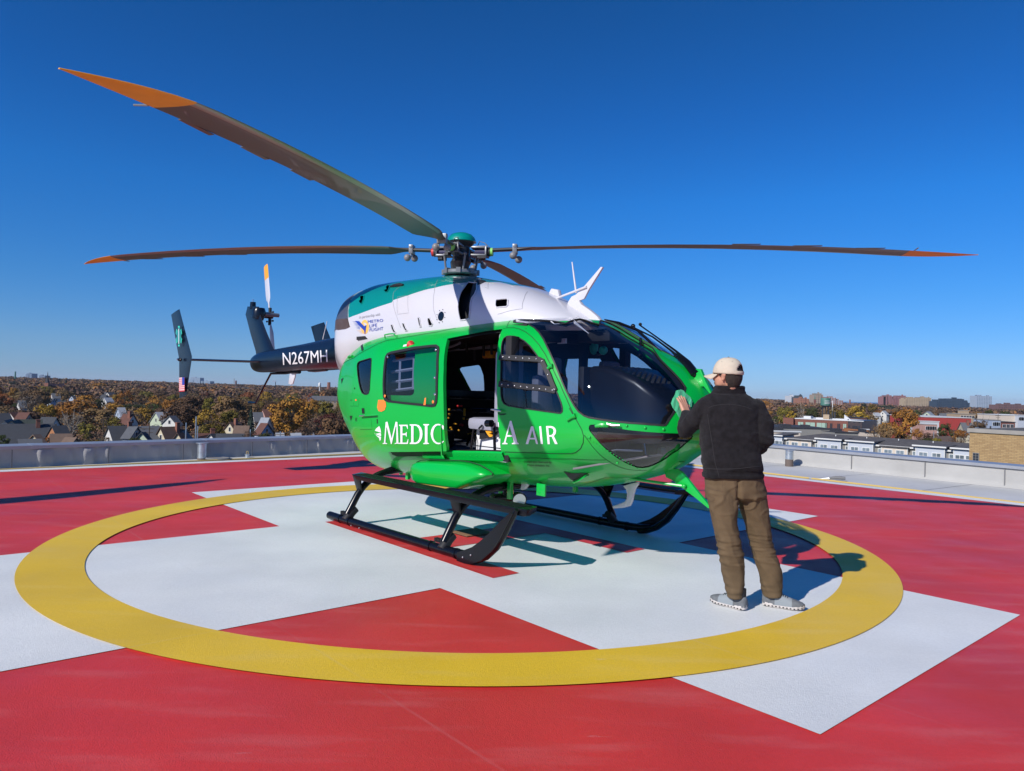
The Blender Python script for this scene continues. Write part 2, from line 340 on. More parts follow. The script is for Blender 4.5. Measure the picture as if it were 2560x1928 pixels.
# unseen stand-in added at the left to cast the tapering shadow, true caster unknown
t = tag(empty('shadow_caster', (-9.6, 5.6, -0.03)), 'unseen mast and sock shape added left of the pad to cast the tapering shadow', 'shadow caster')
b = MB(); b.tube([(0,0,0), (0,0,3.3)], .035, 10); b.build('mast', 'galv', t)
b = MB(); b.tube([(0.05,-.05,3.2), (.45,.45,3.13), (.95,1.15,3.02), (1.35,1.75,2.95), (1.75,2.35,2.92), (2.05,2.9,2.93)], [.24,.235,.22,.19,.13,.03], 16); b.build('sock', 'hose', t)
# ================================================================== the helicopter: bodies
HT = R(-48.3)
HX = Vector((math.cos(HT), math.sin(HT), 0)); HY = Vector((-HX.y, HX.x, 0))
HO = HY*5.15+HX*(-6.2)
H = tag(empty('helicopter', HO, HT), 'green and white twin engine rescue helicopter with navy tail parked on the helipad', 'helicopter')
_HXn, _HYn, _HOn = np.array(HX), np.array(HY), np.array(HO)
def hray(px, py):
    d = pdir(px, py); o = np.array([0, 0, CAMH])-_HOn
    return np.array([o@_HXn, o@_HYn, o[2]]), np.array([d@_HXn, d@_HYn, d[2]])
def onY(p, y): o, d = hray(*p); t = (y-o[1])/d[1]; return Vector(o+d*t)
def onX(p, x): o, d = hray(*p); t = (x-o[0])/d[0]; return Vector(o+d*t)
def onZ(p, z): o, d = hray(*p); t = (z-o[2])/d[2]; return Vector(o+d*t)
D_ = 2560/2212.0                                # the 2212-wide view used while tracing
def dd(pts): return [(x*D_, y*D_) for x, y in pts]

M['green'] = mat('green_paint', (0.0, 0.40, 0.042), 0.33, coat=0.45, spec=0.4, var=0.03, vscale=1.0)
M['green2'] = mat('green_paint_parts', (0.0, 0.42, 0.05), 0.35, coat=0.5)
M['hwhite'] = mat('white_paint', (0.60, 0.59, 0.62), 0.3, coat=0.7, var=0.02, vscale=2)
M['teal'] = mat('teal_paint', (0.0, 0.235, 0.19), 0.3, coat=0.8)
M['navy'] = mat('navy_paint', (0.005, 0.010, 0.022), 0.25, spec=0.35)
M['gloss_black'] = mat('gloss_black', (0.004, 0.0045, 0.007), 0.25, spec=0.3)
M['rubber'] = mat('black_rubber', (0.014, 0.014, 0.016), 0.55)
M['lining'] = mat('cabin_lining', (0.012, 0.012, 0.014), 0.8, var=.3, vscale=6)
M['greyfab'] = mat('grey_seat', (0.17, 0.165, 0.185), 0.7, var=0.1, vscale=12, bump=.1)
M['floor'] = mat('cabin_floor', (0.17, 0.175, 0.20), 0.5, var=.2, vscale=20)
M['steel'] = mat('bare_steel', (0.55, 0.55, 0.56), 0.28, metal=0.9)
M['exhaust'] = mat('exhaust_metal', (0.20, 0.19, 0.19), 0.42, metal=0.85, col2=(0.27, 0.27, 0.28), vscale=3)
M['heat'] = mat('heat_tinted_metal', (0.14, 0.075, 0.055), 0.5, metal=0.7, col2=(0.22, 0.16, 0.13), vscale=7)
M['blade'] = mat('blade_grey', (0.062, 0.060, 0.056), 0.42, var=0.10, vscale=1.5, coat=0.15)
M['blade_edge'] = mat('blade_leading_edge', (0.26, 0.25, 0.23), 0.35, metal=0.7)
M['orange'] = mat('orange_tip', (0.72, 0.33, 0.006), 0.5, var=.06, vscale=8)
M['hubgrey'] = mat('hub_grey', (0.20, 0.21, 0.22), 0.4, metal=0.4)
M['hubdark'] = mat('hub_dark', (0.035, 0.036, 0.038), 0.45, metal=0.3, var=.4, vscale=20)
M['absorber'] = mat('absorber_grey', (0.20, 0.195, 0.20), 0.45)
M['blue_elastomer'] = mat('elastomer_blue', (0.03, 0.03, 0.09), 0.5)
M['red'+'_tape'] = mat('red_tape', (0.6, 0.03, 0.03), 0.5); M['lime'] = mat('lime_tape', (0.25, 0.6, 0.12), 0.5)
M['amber'] = mat('amber_plastic', (0.80, 0.36, 0.02), 0.4)
M['flag_red'] = mat('flag_red', (0.62, 0.03, 0.025), 0.5)
M['orange_band'] = mat('orange_sticker', (0.85, 0.22, 0.03), 0.5)
M['ink'] = mat('black_ink', (0.01, 0.01, 0.01), 0.5); M['blueink'] = mat('blue_ink', (0.02, 0.05, 0.36), 0.4); M['goldink'] = mat('gold_ink', (0.85, 0.48, 0.10), 0.4)
M['greyink'] = mat('grey_ink', (0.33, 0.33, 0.36), 0.5); M['letter'] = mat('white_lettering', (0.80, 0.80, 0.81), 0.35, coat=.5)
M['tealink'] = mat('teal_ink', (0.05, 0.62, 0.45), 0.4); M['seamdark'] = mat('panel_gap', (0.0, 0.055, 0.012), 0.7); M['seamgrey'] = mat('panel_gap_grey', (0.28, 0.28, 0.30), 0.7)
M['glass'] = glassmat('windscreen_glass', (0.68, 0.72, 0.79), 1.0, .012); M['glass_clear'] = glassmat('cabin_glass', (0.62, 0.67, 0.77), 1.0)
M['lens'] = mat('lamp_lens', (0.6, 0.62, 0.64), 0.08, metal=0.9)
M['panel'] = mat('glare_shield', (0.010, 0.010, 0.012), 0.36, spec=.5, var=.1, vscale=30)
M['chinfloor'] = mat('cockpit_chin', (0.16, 0.155, 0.165), 0.6, var=.1, vscale=10)
M['ltgrey'] = mat('light_grey_trim', (0.30, 0.30, 0.36), 0.5)

# --- lofted bodies: X, half width, z of widest point, z top, z bottom, upper and lower squareness
POD = np.array([
[-2.75,0.113,1.50,1.626,1.417,2.08,1.83],[-2.65,0.335,1.48,1.834,1.158,2.28,1.75],[-2.4,0.539,1.42,2.04,0.875,2.55,1.8],
[-2.0,0.668,1.36,2.154,0.605,2.874,2.1],[-1.5,0.799,1.30,2.205,0.475,3.285,2.65],[-0.9,0.871,1.26,2.216,0.485,3.63,2.9],
[0.0,0.901,1.24,2.227,0.53,3.617,2.95],[0.8,0.902,1.24,2.238,0.575,3.446,2.788],[1.3,0.894,1.22,2.225,0.60,3.111,2.553],
[1.7,0.87,1.20,2.184,0.64,2.79,2.236],[2.1,0.791,1.18,2.009,0.73,2.568,2.0],[2.4,0.669,1.17,1.847,0.83,2.405,1.85],
[2.65,0.521,1.17,1.706,0.99,2.36,1.75],[2.82,0.297,1.19,1.519,1.10,2.194,1.75],[2.9,0.06,1.23,1.30,1.21,2.05,1.9]])
COWL = np.array([
[-3.451,0.025,2.0,2.223,1.817,1.95,2.0],[-3.306,0.102,2.0,2.367,1.745,2.17,2.0],[-3.15,0.195,2.03,2.553,1.687,2.35,2.0],[-2.9,0.328,2.08,2.70,1.643,2.6,2.1],[-2.4,0.562,2.14,2.79,1.614,2.75,2.3],[-1.9,0.598,2.17,2.865,1.705,2.51,2.4],[-1.2,0.643,2.18,2.85,1.78,2.4,2.4],
[-0.5,0.655,2.18,2.825,1.798,2.36,2.4],[0.2,0.64,2.18,2.70,1.849,2.343,2.3],[0.7,0.587,2.18,2.586,1.899,2.223,2.2],[1.1,0.48,2.16,2.435,1.95,2.17,2.1],[1.45,0.294,2.13,2.257,2.0,2.06,2.0],[1.7,0.085,2.12,2.135,2.05,2.0,2.0],[1.74,0.004,2.12,2.122,2.1,2.0,2.0]])
def hermite(K, X):
    x = K[:, 0]; X = np.clip(X, x[0], x[-1]); out = []
    k = np.clip(np.searchsorted(x, X)-1, 0, len(x)-2)
    for j in range(1, 7):
        y = K[:, j]; h = np.diff(x); d = np.diff(y)/h; m = np.zeros(len(x)); m[0] = d[0]; m[-1] = d[-1]
        for i in range(1, len(x)-1):
            if d[i-1]*d[i] > 0:
                w1 = 2*h[i]+h[i-1]; w2 = h[i]+2*h[i-1]; m[i] = (w1+w2)/(w1/d[i-1]+w2/d[i])
        t = (X-x[k])/h[k]
        out.append((2*t**3-3*t**2+1)*y[k]+(t**3-2*t**2+t)*h[k]*m[k]+(-2*t**3+3*t**2)*y[k+1]+(t**3-t**2)*h[k]*m[k+1])
    return out
class Body:
    """Lofted shell; a point is (X, phi): phi +pi/2 top centre line, 0 widest, -pi/2 bottom centre line."""
    def __init__(s, K): s.K = K; s.bvh = None
    def P(s, X, ph, side=-1):
        X = np.asarray(X, float); ph = np.asarray(ph, float); w, zc, zt, zb, nu, nl = hermite(s.K, X)
        up = ph > 0; n = np.where(up, nu, nl); h = np.where(up, zt-zc, zc-zb)
        c = np.abs(np.cos(ph))+1e-9; q = np.abs(np.sin(ph))+1e-9; r = (c**n+q**n)**(-1/n)
        return np.stack([np.clip(X, s.K[0, 0], s.K[-1, 0]), side*w*r*c, zc+np.sign(ph)*h*r*q], -1)
    def N(s, X, ph, side=-1):
        e = 2e-3; X = np.asarray(X, float); ph = np.asarray(ph, float)
        X1 = np.clip(X, s.K[0, 0]+e, s.K[-1, 0]-e)
        a = s.P(X1+e, ph, side)-s.P(X1-e, ph, side); b = s.P(X1, np.clip(ph+e, -math.pi/2, math.pi/2), side)-s.P(X1, np.clip(ph-e, -math.pi/2, math.pi/2), side)
        n = np.cross(a, b); n /= np.linalg.norm(n, axis=-1, keepdims=True)+1e-12
        return n if side < 0 else -n
    def make_bvh(s):
        Xs = s.xs(0.03); Ph = np.linspace(-math.pi/2, math.pi/2, 90); X, Q = np.meshgrid(Xs, Ph, indexing='ij'); vs = []; fs = []
        for side in (-1, 1):
            o = len(vs); vs += [Vector(p) for p in s.P(X, Q, side).reshape(-1, 3)]; nq = len(Ph)
            fs += [(o+i*nq+j, o+(i+1)*nq+j, o+(i+1)*nq+j+1, o+i*nq+j+1) for i in range(len(Xs)-1) for j in range(nq-1)]
        s.bvh = BVHTree.FromPolygons(vs, fs)
    def xs(s, step):
        a, b = s.K[0, 0], s.K[-1, 0]; n = int((b-a)/step); X = np.linspace(a, b, n)
        ex = np.array([a+.004, a+.012, a+.03, a+.06, b-.003, b-.01, b-.025, b-.05]); return np.unique(np.concatenate([X, ex]))
    def hit(s, px):
        if s.bvh is None: s.make_bvh()
        o, d = hray(*px); h = s.bvh.ray_cast(Vector(o), Vector(d))
        if h[0] is None: h = s.bvh.find_nearest(Vector(o)+Vector(d)*((-0.5-o[1])/d[1]))
        return h[0], h[1]
    def uv(s, px):
        p, _ = s.hit(px); return s.uv3(p)
    def uv3(s, p):
        w, zc, zt, zb, nu, nl = [float(np.ravel(a)[0]) for a in hermite(s.K, np.array([p[0]]))]
        h = (zt-zc) if p[2] > zc else (zc-zb)
        return (p[0], math.atan2((p[2]-zc)/max(h, 1e-6), abs(p[1])/max(w, 1e-6)))
    def tris(s, cuts, step=0.055, nph=46):
        """Triangles of one half, cut along the closed outlines in cuts."""
        Xs = s.xs(step); Ph = np.linspace(-math.pi/2, math.pi/2, nph); vs = [Vector((x, p)) for x in Xs for p in Ph]; es = []
        nq = len(Ph)
        es += [(j, j+1) for j in range(nq-1)]+[((len(Xs)-1)*nq+j, (len(Xs)-1)*nq+j+1) for j in range(nq-1)]
        es += [(i*nq, (i+1)*nq) for i in range(len(Xs)-1)]+[(i*nq+nq-1, (i+1)*nq+nq-1) for i in range(len(Xs)-1)]
        for c in cuts:
            c = densify(c); o = len(vs); vs += [Vector(q) for q in c]; es += [(o+i, o+(i+1) % len(c)) for i in range(len(c))]
        r = delaunay_2d_cdt(vs, es, [], 0, 1e-5)
        V = np.array([tuple(v) for v in r[0]]); F = np.array([f for f in r[2] if len(f) == 3]); return V, F
def densify(c, st=0.05):
    out = []
    for i in range(len(c)):
        a, b = np.array(c[i]), np.array(c[(i+1) % len(c)]); n = max(1, int(np.hypot(*((b-a)*(1, 1)))/st)); out += [tuple(a+(b-a)*k/n) for k in range(n)]
    return out
def shell(body, V, F, sel, side, off, name, mats, parent, mi=None, thick=0.0):
    """One skin piece with the body's true normals, optionally given a thickness inwards."""
    F = F[sel]
    if len(F) == 0: return None
    used, inv = np.unique(F, return_inverse=True); F2 = inv.reshape(F.shape); U = V[used]
    P = body.P(U[:, 0], U[:, 1], side); N = body.N(U[:, 0], U[:, 1], side); P0 = P+N*off
    a, b, c = P0[F2[:, 0]], P0[F2[:, 1]], P0[F2[:, 2]]; nn = np.cross(b-a, c-a); fl = (nn*N[F2[:, 0]]).sum(1) < 0
    F2[fl] = F2[fl][:, ::-1]
    vs = [tuple(p) for p in P0]; fs = [tuple(int(i) for i in f) for f in F2]; nrm = [tuple(n) for n in N]; mm = list(mi[sel]) if mi is not None else [0]*len(fs)
    if thick:
        P1 = P+N*(off-thick); o = len(vs); vs += [tuple(p) for p in P1]; nrm += [tuple(-n) for n in N]
        cnt = {}
        for f in fs:
            for i in range(3): e = (f[i], f[(i+1) % 3]); cnt[e] = cnt.get(e, 0)+1
        rim = [e for e in cnt if (e[1], e[0]) not in cnt]
        mm += mm[:]; fs = fs+[tuple(i+o for i in reversed(f)) for f in fs]
        o2 = len(vs); ids = {}
        for e in rim:
            q = []
            for i in (e[0], e[1], e[1]+o, e[0]+o): vs.append(vs[i]); nrm.append((0, 0, 0)); q.append(len(vs)-1)
            fs.append(tuple(reversed(q))); mm.append(0)
    me = bpy.data.meshes.new(name); me.from_pydata(vs, [], fs)
    for m in (mats if isinstance(mats, (list, tuple)) else [mats]): me.materials.append(M[m])
    me.polygons.foreach_set('material_index', [int(x) for x in mm]); me.polygons.foreach_set('use_smooth', [True]*len(fs))
    me.normals_split_custom_set_from_vertices(nrm)
    o = bpy.data.objects.new(name, me); C.objects.link(o); o.parent = parent; return o

pod = Body(POD); cowl = Body(COWL)
def U(body, pts, k=0):
    if k: pts = smoothpoly(pts, k)
    return [body.uv(p) for p in pts]
s1 = 500/2192; s2 = 620/2212; s3 = 320/2212; s4 = 360/2212
# outlines traced on the starboard side
G_ws = U(pod, zm(1180, 640, s2, [(372,592),(375,575),(400,548),(440,533),(500,528),(600,520),(700,521),(830,532),(960,562),(1060,592),(1135,612),(1172,588),(1250,640),(1330,685),(1400,735),(1480,785),(1560,830),(1620,872),(1680,925),(1740,985),(1800,1045),(1860,1110),(1905,1175),(1896,1210),(1860,1290),(1800,1400),(1740,1490),(1722,1510),(1700,1511),(1400,1489),(1150,1460),(1040,1440),(1000,1425),(950,1388),(915,1340),(880,1280),(830,1180),(780,1060),(735,950),(690,850),(640,745),(600,685),(555,640),(500,610),(450,600),(405,598)]))
_wsp = []
for _i, _q in enumerate(G_ws):
    if 11 <= _i <= 17: _q = (onY(zm(1180, 640, s2, [[(1172,588),(1250,640),(1330,685),(1400,735),(1480,785),(1560,830),(1620,872)][_i-11]])[0], 0)[0], math.pi/2-.035-.012*(_i-11)*0)
    _wsp.append(_q)
G_ws = _wsp
G_door = U(pod, zm(1080, 780, s4, [(1066,600),(1068,540),(1080,465),(1105,408),(1150,378),(1200,372),(1270,378),(1340,402),(1420,448),(1500,520),(1580,620),(1670,752),(1760,900),(1850,1080),(1930,1260),(1985,1400),(2005,1480),(2003,1530),(1975,1556),(1940,1555),(1700,1522),(1400,1480),(1170,1442),(1110,1412),(1078,1360),(1062,1280),(1058,1150),(1060,850)]))
G_aft = U(pod, zm(820, 780, s3, [(505,930),(512,890),(540,860),(600,840),(730,802),(750,808),(752,850),(745,1000),(732,1150),(722,1340),(705,1405),(670,1425),(630,1422),(590,1398),(560,1330),(535,1220),(515,1080)]))
G_chin = U(pod, zm(1440, 1000, s4, [(195,440),(200,400),(225,380),(300,378),(420,400),(600,432),(800,462),(1100,492),(1350,508),(1560,515),(1700,512),(1790,525),(1800,560),(1780,600),(1720,650),(1640,720),(1560,785),(1400,895),(1300,955),(1200,1003),(1110,1035),(1020,1048),(940,1040),(850,1010),(760,968),(680,925),(600,870),(520,808),(430,730),(330,625),(250,530),(210,480)]))
G_hole = [(0.30, 0.0)]
G_hole = U(pod, [*zm(1080, 780, s4, [(205,418),(235,408),(600,338),(1085,262),(1200,260)])])
_a = pod.uv((1113, 1129)); _b = pod.uv((1253, 1129.5)); _t = pod.uv((1262, 815))
G_hole = [pod.uv(p) for p in zm(1080, 780, s4, [(205,418),(600,340),(1082,264)])]+[pod.uv(p) for p in zm(1080, 780, s4, [(1052,330),(1022,450),(1004,600),(996,760),(996,1000),(999,1300),(1012,1659)])+zm(1080, 1000, 220/2212, [(1650,400),(1700,900)])]+[_b, _a, (0.30, _a[1]), (0.28, G_hole[0][1]-.02)]
G_white = U(pod, [(700,700),(843,945),*zm(820, 780, s3, [(200,1040),(250,925),(300,815),(365,710),(440,622),(520,565),(600,522),(730,475),(870,438),(1030,400),(1200,362),(1500,292),(1800,242)]),(1115,806.5),(1152,800.5),(1190,796),(1231,791),(1262,788.5),(1283,786),(1300,784)])
xw = [q for q in G_white[1:-1]]+[pod.uv(p) for p in ((1318,790),(1380,792),(1450,803),(1490,812))]+[(1.66, 1.35), (1.70, 1.5)]
G_white = [(-2.75, xw[0][1]-.25), (xw[0][0]-.15, xw[0][1]-.12)]+xw+[(xw[-1][0]+.03, 1.5), (xw[-1][0]+.03, math.pi/2+.01), (-2.76, math.pi/2+.01)]
G_in2 = U(pod, zm(820, 780, s3, [(1000,745),(1500,700),(1505,760),(1490,1380),(1470,1425),(1430,1445),(1065,1440),(1000,1430)]))
V, F = pod.tris([G_ws, G_door, G_aft, G_chin, G_hole, G_white, G_in2])
Cn = V[F].mean(1)
def sel(poly): return np.array([inside(c, poly) for c in Cn])
s_ws, s_dr, s_af, s_ch, s_ho, s_wh = [sel(g) for g in (G_ws, G_door, G_aft, G_chin, G_hole, G_white)]
s_ho = s_ho | sel(G_in2)
glz = s_ws | s_dr | s_af | s_ch
paint = s_wh.astype(int)
# port side keeps its sliding door shut: a window sits where the doorway is on this side
G_pw = [(0.42, .62), (0.95, .62), (1.02, .5), (1.02, -.02), (0.95, -.08), (0.50, -.08), (0.38, .0), (0.35, .5)]
V2, F2 = pod.tris([G_ws, G_door, G_aft, G_chin, G_pw, G_white]); Cs = Cn; Cn = V2[F2].mean(1)
t_ws, t_dr, t_af, t_ch, t_pw, t_wh = [sel(g) for g in (G_ws, G_door, G_aft, G_chin, G_pw, G_white)]
tglz = t_ws | t_dr | t_af | t_ch | t_pw; Cn = Cs
fus = empty('fuselage'); fus.parent = H
shell(pod, V, F, ~glz & ~s_ho, -1, 0, 'starboard_skin', ['green', 'hwhite'], fus, paint)
shell(pod, V2, F2, ~tglz, 1, 0, 'port_skin', ['green', 'hwhite'], fus, t_wh.astype(int))
shell(pod, V, F, ~glz & ~s_ho & (Cs[:, 0] > -2.3), -1, -0.035, 'starboard_lining', 'lining', fus)
shell(pod, V2, F2, ~tglz & (V2[F2].mean(1)[:, 0] > -2.3), 1, -0.035, 'port_lining', 'lining', fus)
for nm, s_, g_ in (('windscreen', s_ws, 'glass'), ('cockpit_door_window', s_dr, 'glass_clear'), ('rear_window', s_af, 'glass_clear'), ('chin_window', s_ch, 'glass')):
    shell(pod, V, F, s_, -1, -0.006, nm, g_, H)
for nm, s_, g_ in (('windscreen', t_ws, 'glass'), ('cockpit_door_window', t_dr, 'glass_clear'), ('rear_window', t_af, 'glass_clear'), ('chin_window', t_ch, 'glass'), ('cabin_window', t_pw, 'glass_clear')):
    shell(pod, V2, F2, s_, 1, -0.006, nm, g_, H)

# --- strips, decals and lines laid on a body
def strip(body, pts, wd, off=0.002, b=None, mi=None, closed=False, side=-1, uvpts=None, h=0.0, taper=None):
    """A narrow ribbon (or raised bead, h>0) following picture points on the body."""
    q = uvpts if uvpts is not None else [body.uv(p) for p in pts]
    P = []
    n = len(q); seg = range(n if closed else n-1)
    for i in seg:
        a, c = np.array(q[i]), np.array(q[(i+1) % n]); k = max(1, int(np.hypot(*(c-a))/0.06))
        P += [tuple(a+(c-a)*j/k) for j in range(k)]
    if not closed: P.append(tuple(q[-1]))
    P = np.array(P); X = body.P(P[:, 0], P[:, 1], side); N = body.N(P[:, 0], P[:, 1], side); m = len(P)
    b = b or MB(); L = []; Rr = []; Lh = []; Rh = []
    for i in range(m):
        a = X[(i-1) % m] if (closed or i) else X[i]; c = X[(i+1) % m] if (closed or i < m-1) else X[i]
        t = c-a; t /= np.linalg.norm(t)+1e-9; sd = np.cross(N[i], t); wv = wd if not taper else wd*(taper[0]+(taper[1]-taper[0])*i/(m-1))
        L.append(X[i]+N[i]*off+sd*wv/2); Rr.append(X[i]+N[i]*off-sd*wv/2)
        Lh.append(X[i]+N[i]*(off+h)+sd*wv*.42); Rh.append(X[i]+N[i]*(off+h)-sd*wv*.42)
    e = m if closed else m-1
    if h: b.add(L+Lh+Rh+Rr, [(r*m+i, r*m+(i+1) % m, (r+1)*m+(i+1) % m, (r+1)*m+i) for r in range(3) for i in range(e)], mi)
    else: b.add(L+Rr, [(i, (i+1) % m, m+(i+1) % m, m+i) for i in range(e)], mi)
    return b
def decal(body, polys, holes, off, b=None, mi=None, step=None):
    """Filled outline (picture points) laid on the body."""
    polys = [densify(q, 5.0) for q in polys]; holes = [densify(q, 5.0) for q in holes]; extra = []
    for q in polys:
        xs_ = [p[0] for p in q]; ys_ = [p[1] for p in q]
        extra += [(x, y) for x in np.arange(min(xs_)+4, max(xs_), 7.0) for y in np.arange(min(ys_)+4, max(ys_), 7.0) if inside((x, y), q)]
    V, F = fill(polys, holes, extra); b = b or MB(); vs = []
    for v in V: p, n = body.hit((v[0], v[1])); vs.append(p+n*(off if n.y < 0.3 else off))
    b.add(vs, F, mi); return b
FONT = {}
def glyphs(txt):
    """Outlines of the built-in font, as flat triangles."""
    cu = bpy.data.curves.new('tmp', 'FONT'); cu.body = txt; cu.resolution_u = 3; ob = bpy.data.objects.new('tmp', cu); C.objects.link(ob)
    me = ob.to_mesh(); vs = [tuple(v.co)[:2] for v in me.vertices]; me.calc_loop_triangles(); fs = [tuple(t.vertices) for t in me.loop_triangles]
    ob.to_mesh_clear(); bpy.data.objects.remove(ob); bpy.data.curves.remove(cu)
    x0 = min(v[0] for v in vs); x1 = max(v[0] for v in vs); y1 = max(v[1] for v in vs); return [((x-x0)/(x1-x0), y/y1) for x, y in vs], fs
def text_on(body, txt, p0, p1, hpx, off=0.004, b=None, mi=None, up=(0, -1), bold=0):
    """Text from p0 to p1 (base line, picture points), hpx tall."""
    vs, fs = glyphs(txt); b = b or MB(); out = []
    W_, H_ = math.hypot(p1[0]-p0[0], p1[1]-p0[1]), hpx
    for _ in range(3):
        nf = []; mid = {}
        def md(i, j):
            k = (min(i, j), max(i, j))
            if k not in mid: mid[k] = len(vs); vs.append(((vs[i][0]+vs[j][0])/2, (vs[i][1]+vs[j][1])/2))
            return mid[k]
        for f in fs:
            if max(math.hypot((vs[f[i]][0]-vs[f[i-1]][0])*W_, (vs[f[i]][1]-vs[f[i-1]][1])*H_) for i in range(3)) > 5:
                a, c, e = md(f[0], f[1]), md(f[1], f[2]), md(f[2], f[0]); nf += [(f[0], a, e), (a, f[1], c), (e, c, f[2]), (a, c, e)]
            else: nf.append(f)
        fs = nf
    for x, y in vs:
        p, n = body.hit((p0[0]+(p1[0]-p0[0])*x+up[0]*hpx*y, p0[1]+(p1[1]-p0[1])*x+up[1]*hpx*y)); out.append(p+n*off)
    b.add(out, fs, mi); return b
class Plane_:
    """Flat stand-in with the same hit() as a Body: a plane y = const in helicopter space."""
    def __init__(s, y): s.y = y
    def hit(s, px): return onY(px, s.y), Vector((0, -1, 0))
# ------------------------------------------------------------------ skin details
def edge_lines():
    b = MB()
    strip(pod, zm(1080, 780, s4, [(1148,246),(1250,240),(1340,262),(1440,310),(1540,390),(1640,500),(1740,650),(1850,860),(1960,1090),(2070,1340),(2170,1560),(2212,1650)]), .007, b=b)
    strip(pod, zm(1240, 1020, 600/2212, [(675,0),(740,110),(790,200),(808,260),(805,320),(780,375),(735,410),(700,420),(400,415),(80,405)]), .007, b=b)
    strip(pod, zm(1080, 780, s4, [(1205,130),(1170,180),(1148,246),(1090,262)]), .006, b=b)
    strip(pod, zm(1240, 1020, 600/2212, [(80,458),(400,462),(700,470),(1010,480)]), .005, b=b)
    strip(pod, zm(1440, 1000, s4, [(130,540),(200,640),(300,770),(400,870),(500,940),(620,1010),(760,1060),(900,1080),(1090,1085)]), .005, b=b)
    strip(pod, zm(820, 1000, 500/1893, [(590,489),(900,490),(1090,492)]), .008, b=b)
    strip(pod, zm(820, 780, s3, [(2210,280),(1900,345),(1500,410),(1200,462),(1000,500),(700,640),(440,800),(260,900)]), .008, b=b)
    strip(pod, zm(820, 780, s3, [(385,1625),(440,1630),(445,1560)]), .004, b=b); strip(pod, zm(820, 780, s3, [(450,1625),(530,1630),(535,1500)]), .004, b=b)
    strip(pod, zm(820, 1000, 500/1893, [(305,280),(418,278),(410,190)]), .004, b=b)
    strip(pod, zm(1440, 1000, s4, [(0,1325),(150,1290),(300,1245),(470,1185),(600,1195),(900,1190),(1200,1160)]), .006, b=b)
    b.build('panel_gap', 'seamdark', fus, smooth=False, fix=False)
    b = MB()
    # recessed lower door rail with its dark slot, and the dark seam round the cockpit door window
    decal(pod, [zm(820, 1000, 500/1893, [(592,488),(1085,492),(1085,510),(920,516),(918,533),(660,536),(610,518)])], [], .002, b=b)
    decal(pod, [zm(820, 1000, 500/1893, [(940,540),(1650,566),(1670,572),(1400,570),(970,566)])], [], .002, b=b)
    b.build('rail_slot', 'seamdark', fus, smooth=False, fix=False)
    for g, sd_, w_ in ((G_door, -1, .012), (G_aft, -1, .012), (G_ws, -1, .016), (G_door, 1, .012), (G_aft, 1, .012), (G_ws, 1, .016), (G_pw, 1, .012)):
        strip(pod, None, w_, .001, uvpts=g, closed=True, h=.004, side=sd_).build('window_seal', 'rubber', fus, fix=False)
edge_lines()
b = MB(); bb = MB()
for k, y0, y1, n in ((0, (1045,700), (1660,738), 6), (1, (1040,1108), (1905,1215), 9)):
    P0, P1 = zm(1080, 780, s4, [y0, y1]); strip(pod, [P0, ((P0[0]+P1[0])/2, (P0[1]+P1[1])/2+ (0 if k==0 else -1.2)), P1], .055, .004, b, h=.012)
    for i in range(n): t = (i+.6)/n; p, nn = pod.hit((P0[0]+(P1[0]-P0[0])*t, P0[1]+(P1[1]-P0[1])*t)); bb.sphere(p+nn*.018, .0085, 8, 5)
P = zm(1080, 780, s4, [(1640,735),(1700,760),(1800,970),(1900,1215)]); strip(pod, P, .05, .004, b, h=.012)
for q in zm(1080, 780, s4, [(1702,770),(1798,975),(1895,1195)]): p, nn = pod.hit(q); bb.sphere(p+nn*.018, .0085, 8, 5)
b.build('window_strap', 'rubber', H, fix=False); bb.build('strap_screw', 'steel', H)
# dark frame bands just inside the windscreen, each side of the nose post
for sd in (-1, 1):
    b = MB(); q = [pod.uv(p) for p in zm(1180, 640, s2, [(1150,590),(1250,655),(1400,752),(1560,848),(1680,945),(1800,1065),(1893,1185)])]
    strip(pod, None, .07, -.012, b, uvpts=q, side=sd); b.build('windscreen_frame', 'ltgrey' if 0 else 'rubber', H, fix=False)
# nose post and wiper mount plate
b = MB()
pp = [onY(p, 0) for p in zm(1400, 760, 400/2212, [(580,245),(900,430),(1200,590),(1400,710),(1520,780)])]
b.tube([(q.x, 0, q.z+.004) for q in pp], .014, 8); b.build('nose_post', 'green2', H)
b = MB()
wp = zm(1400, 760, 400/2212, [(1655,930),(1700,945),(1800,985),(1870,935),(1825,895),(1895,900),(1960,1060),(2045,1235),(2030,1250),(1940,1140),(1790,1150),(1700,1060)])
Vp, Fp = fill([wp], []); vs = [onY((v[0], v[1]), -0.03) for v in Vp]
b.prism([onY(q, -0.02)+Vector((.03,0,0)) for q in wp], (0, .035, 0)); b.build('wiper_mount', 'green2', H, bevel=.004)
# wipers: two parallel arms and blades lying on the port screen near the post
b = MB(); Z = lambda p: zm(1400, 760, 400/2212, [p])[0]
def wpt(p, y, dz=.02): q = onY(Z(p), y); return q+Vector((dz*.6, 0, dz))
b.tube([wpt((1830,1040), -.02, .03), wpt((1700,890), .02, .04), wpt((1500,720), .05, .045), wpt((1250,520), .07, .04), wpt((990,380), .09, .035)], [.030,.022,.010,.008,.008], 8)
b.tube([wpt((1860,1010), .02, .03), wpt((1740,880), .06, .045), wpt((1560,720), .1, .045), wpt((1330,540), .12, .04), wpt((1080,350), .14, .035)], [.026,.018,.010,.007,.007], 8)
b.tube([wpt((600,245), .04, .02), wpt((800,290), .08, .02), wpt((1050,410), .09, .03), wpt((1200,540), .06, .025), wpt((1400,715), .02, .02)], [.006,.012,.014,.012,.005], 6)
b.tube([wpt((680,290), .03, .012), wpt((860,370), .04, .012), wpt((1100,500), .05, .012), wpt((1370,690), .015, .012)], [.005,.009,.009,.004], 6)
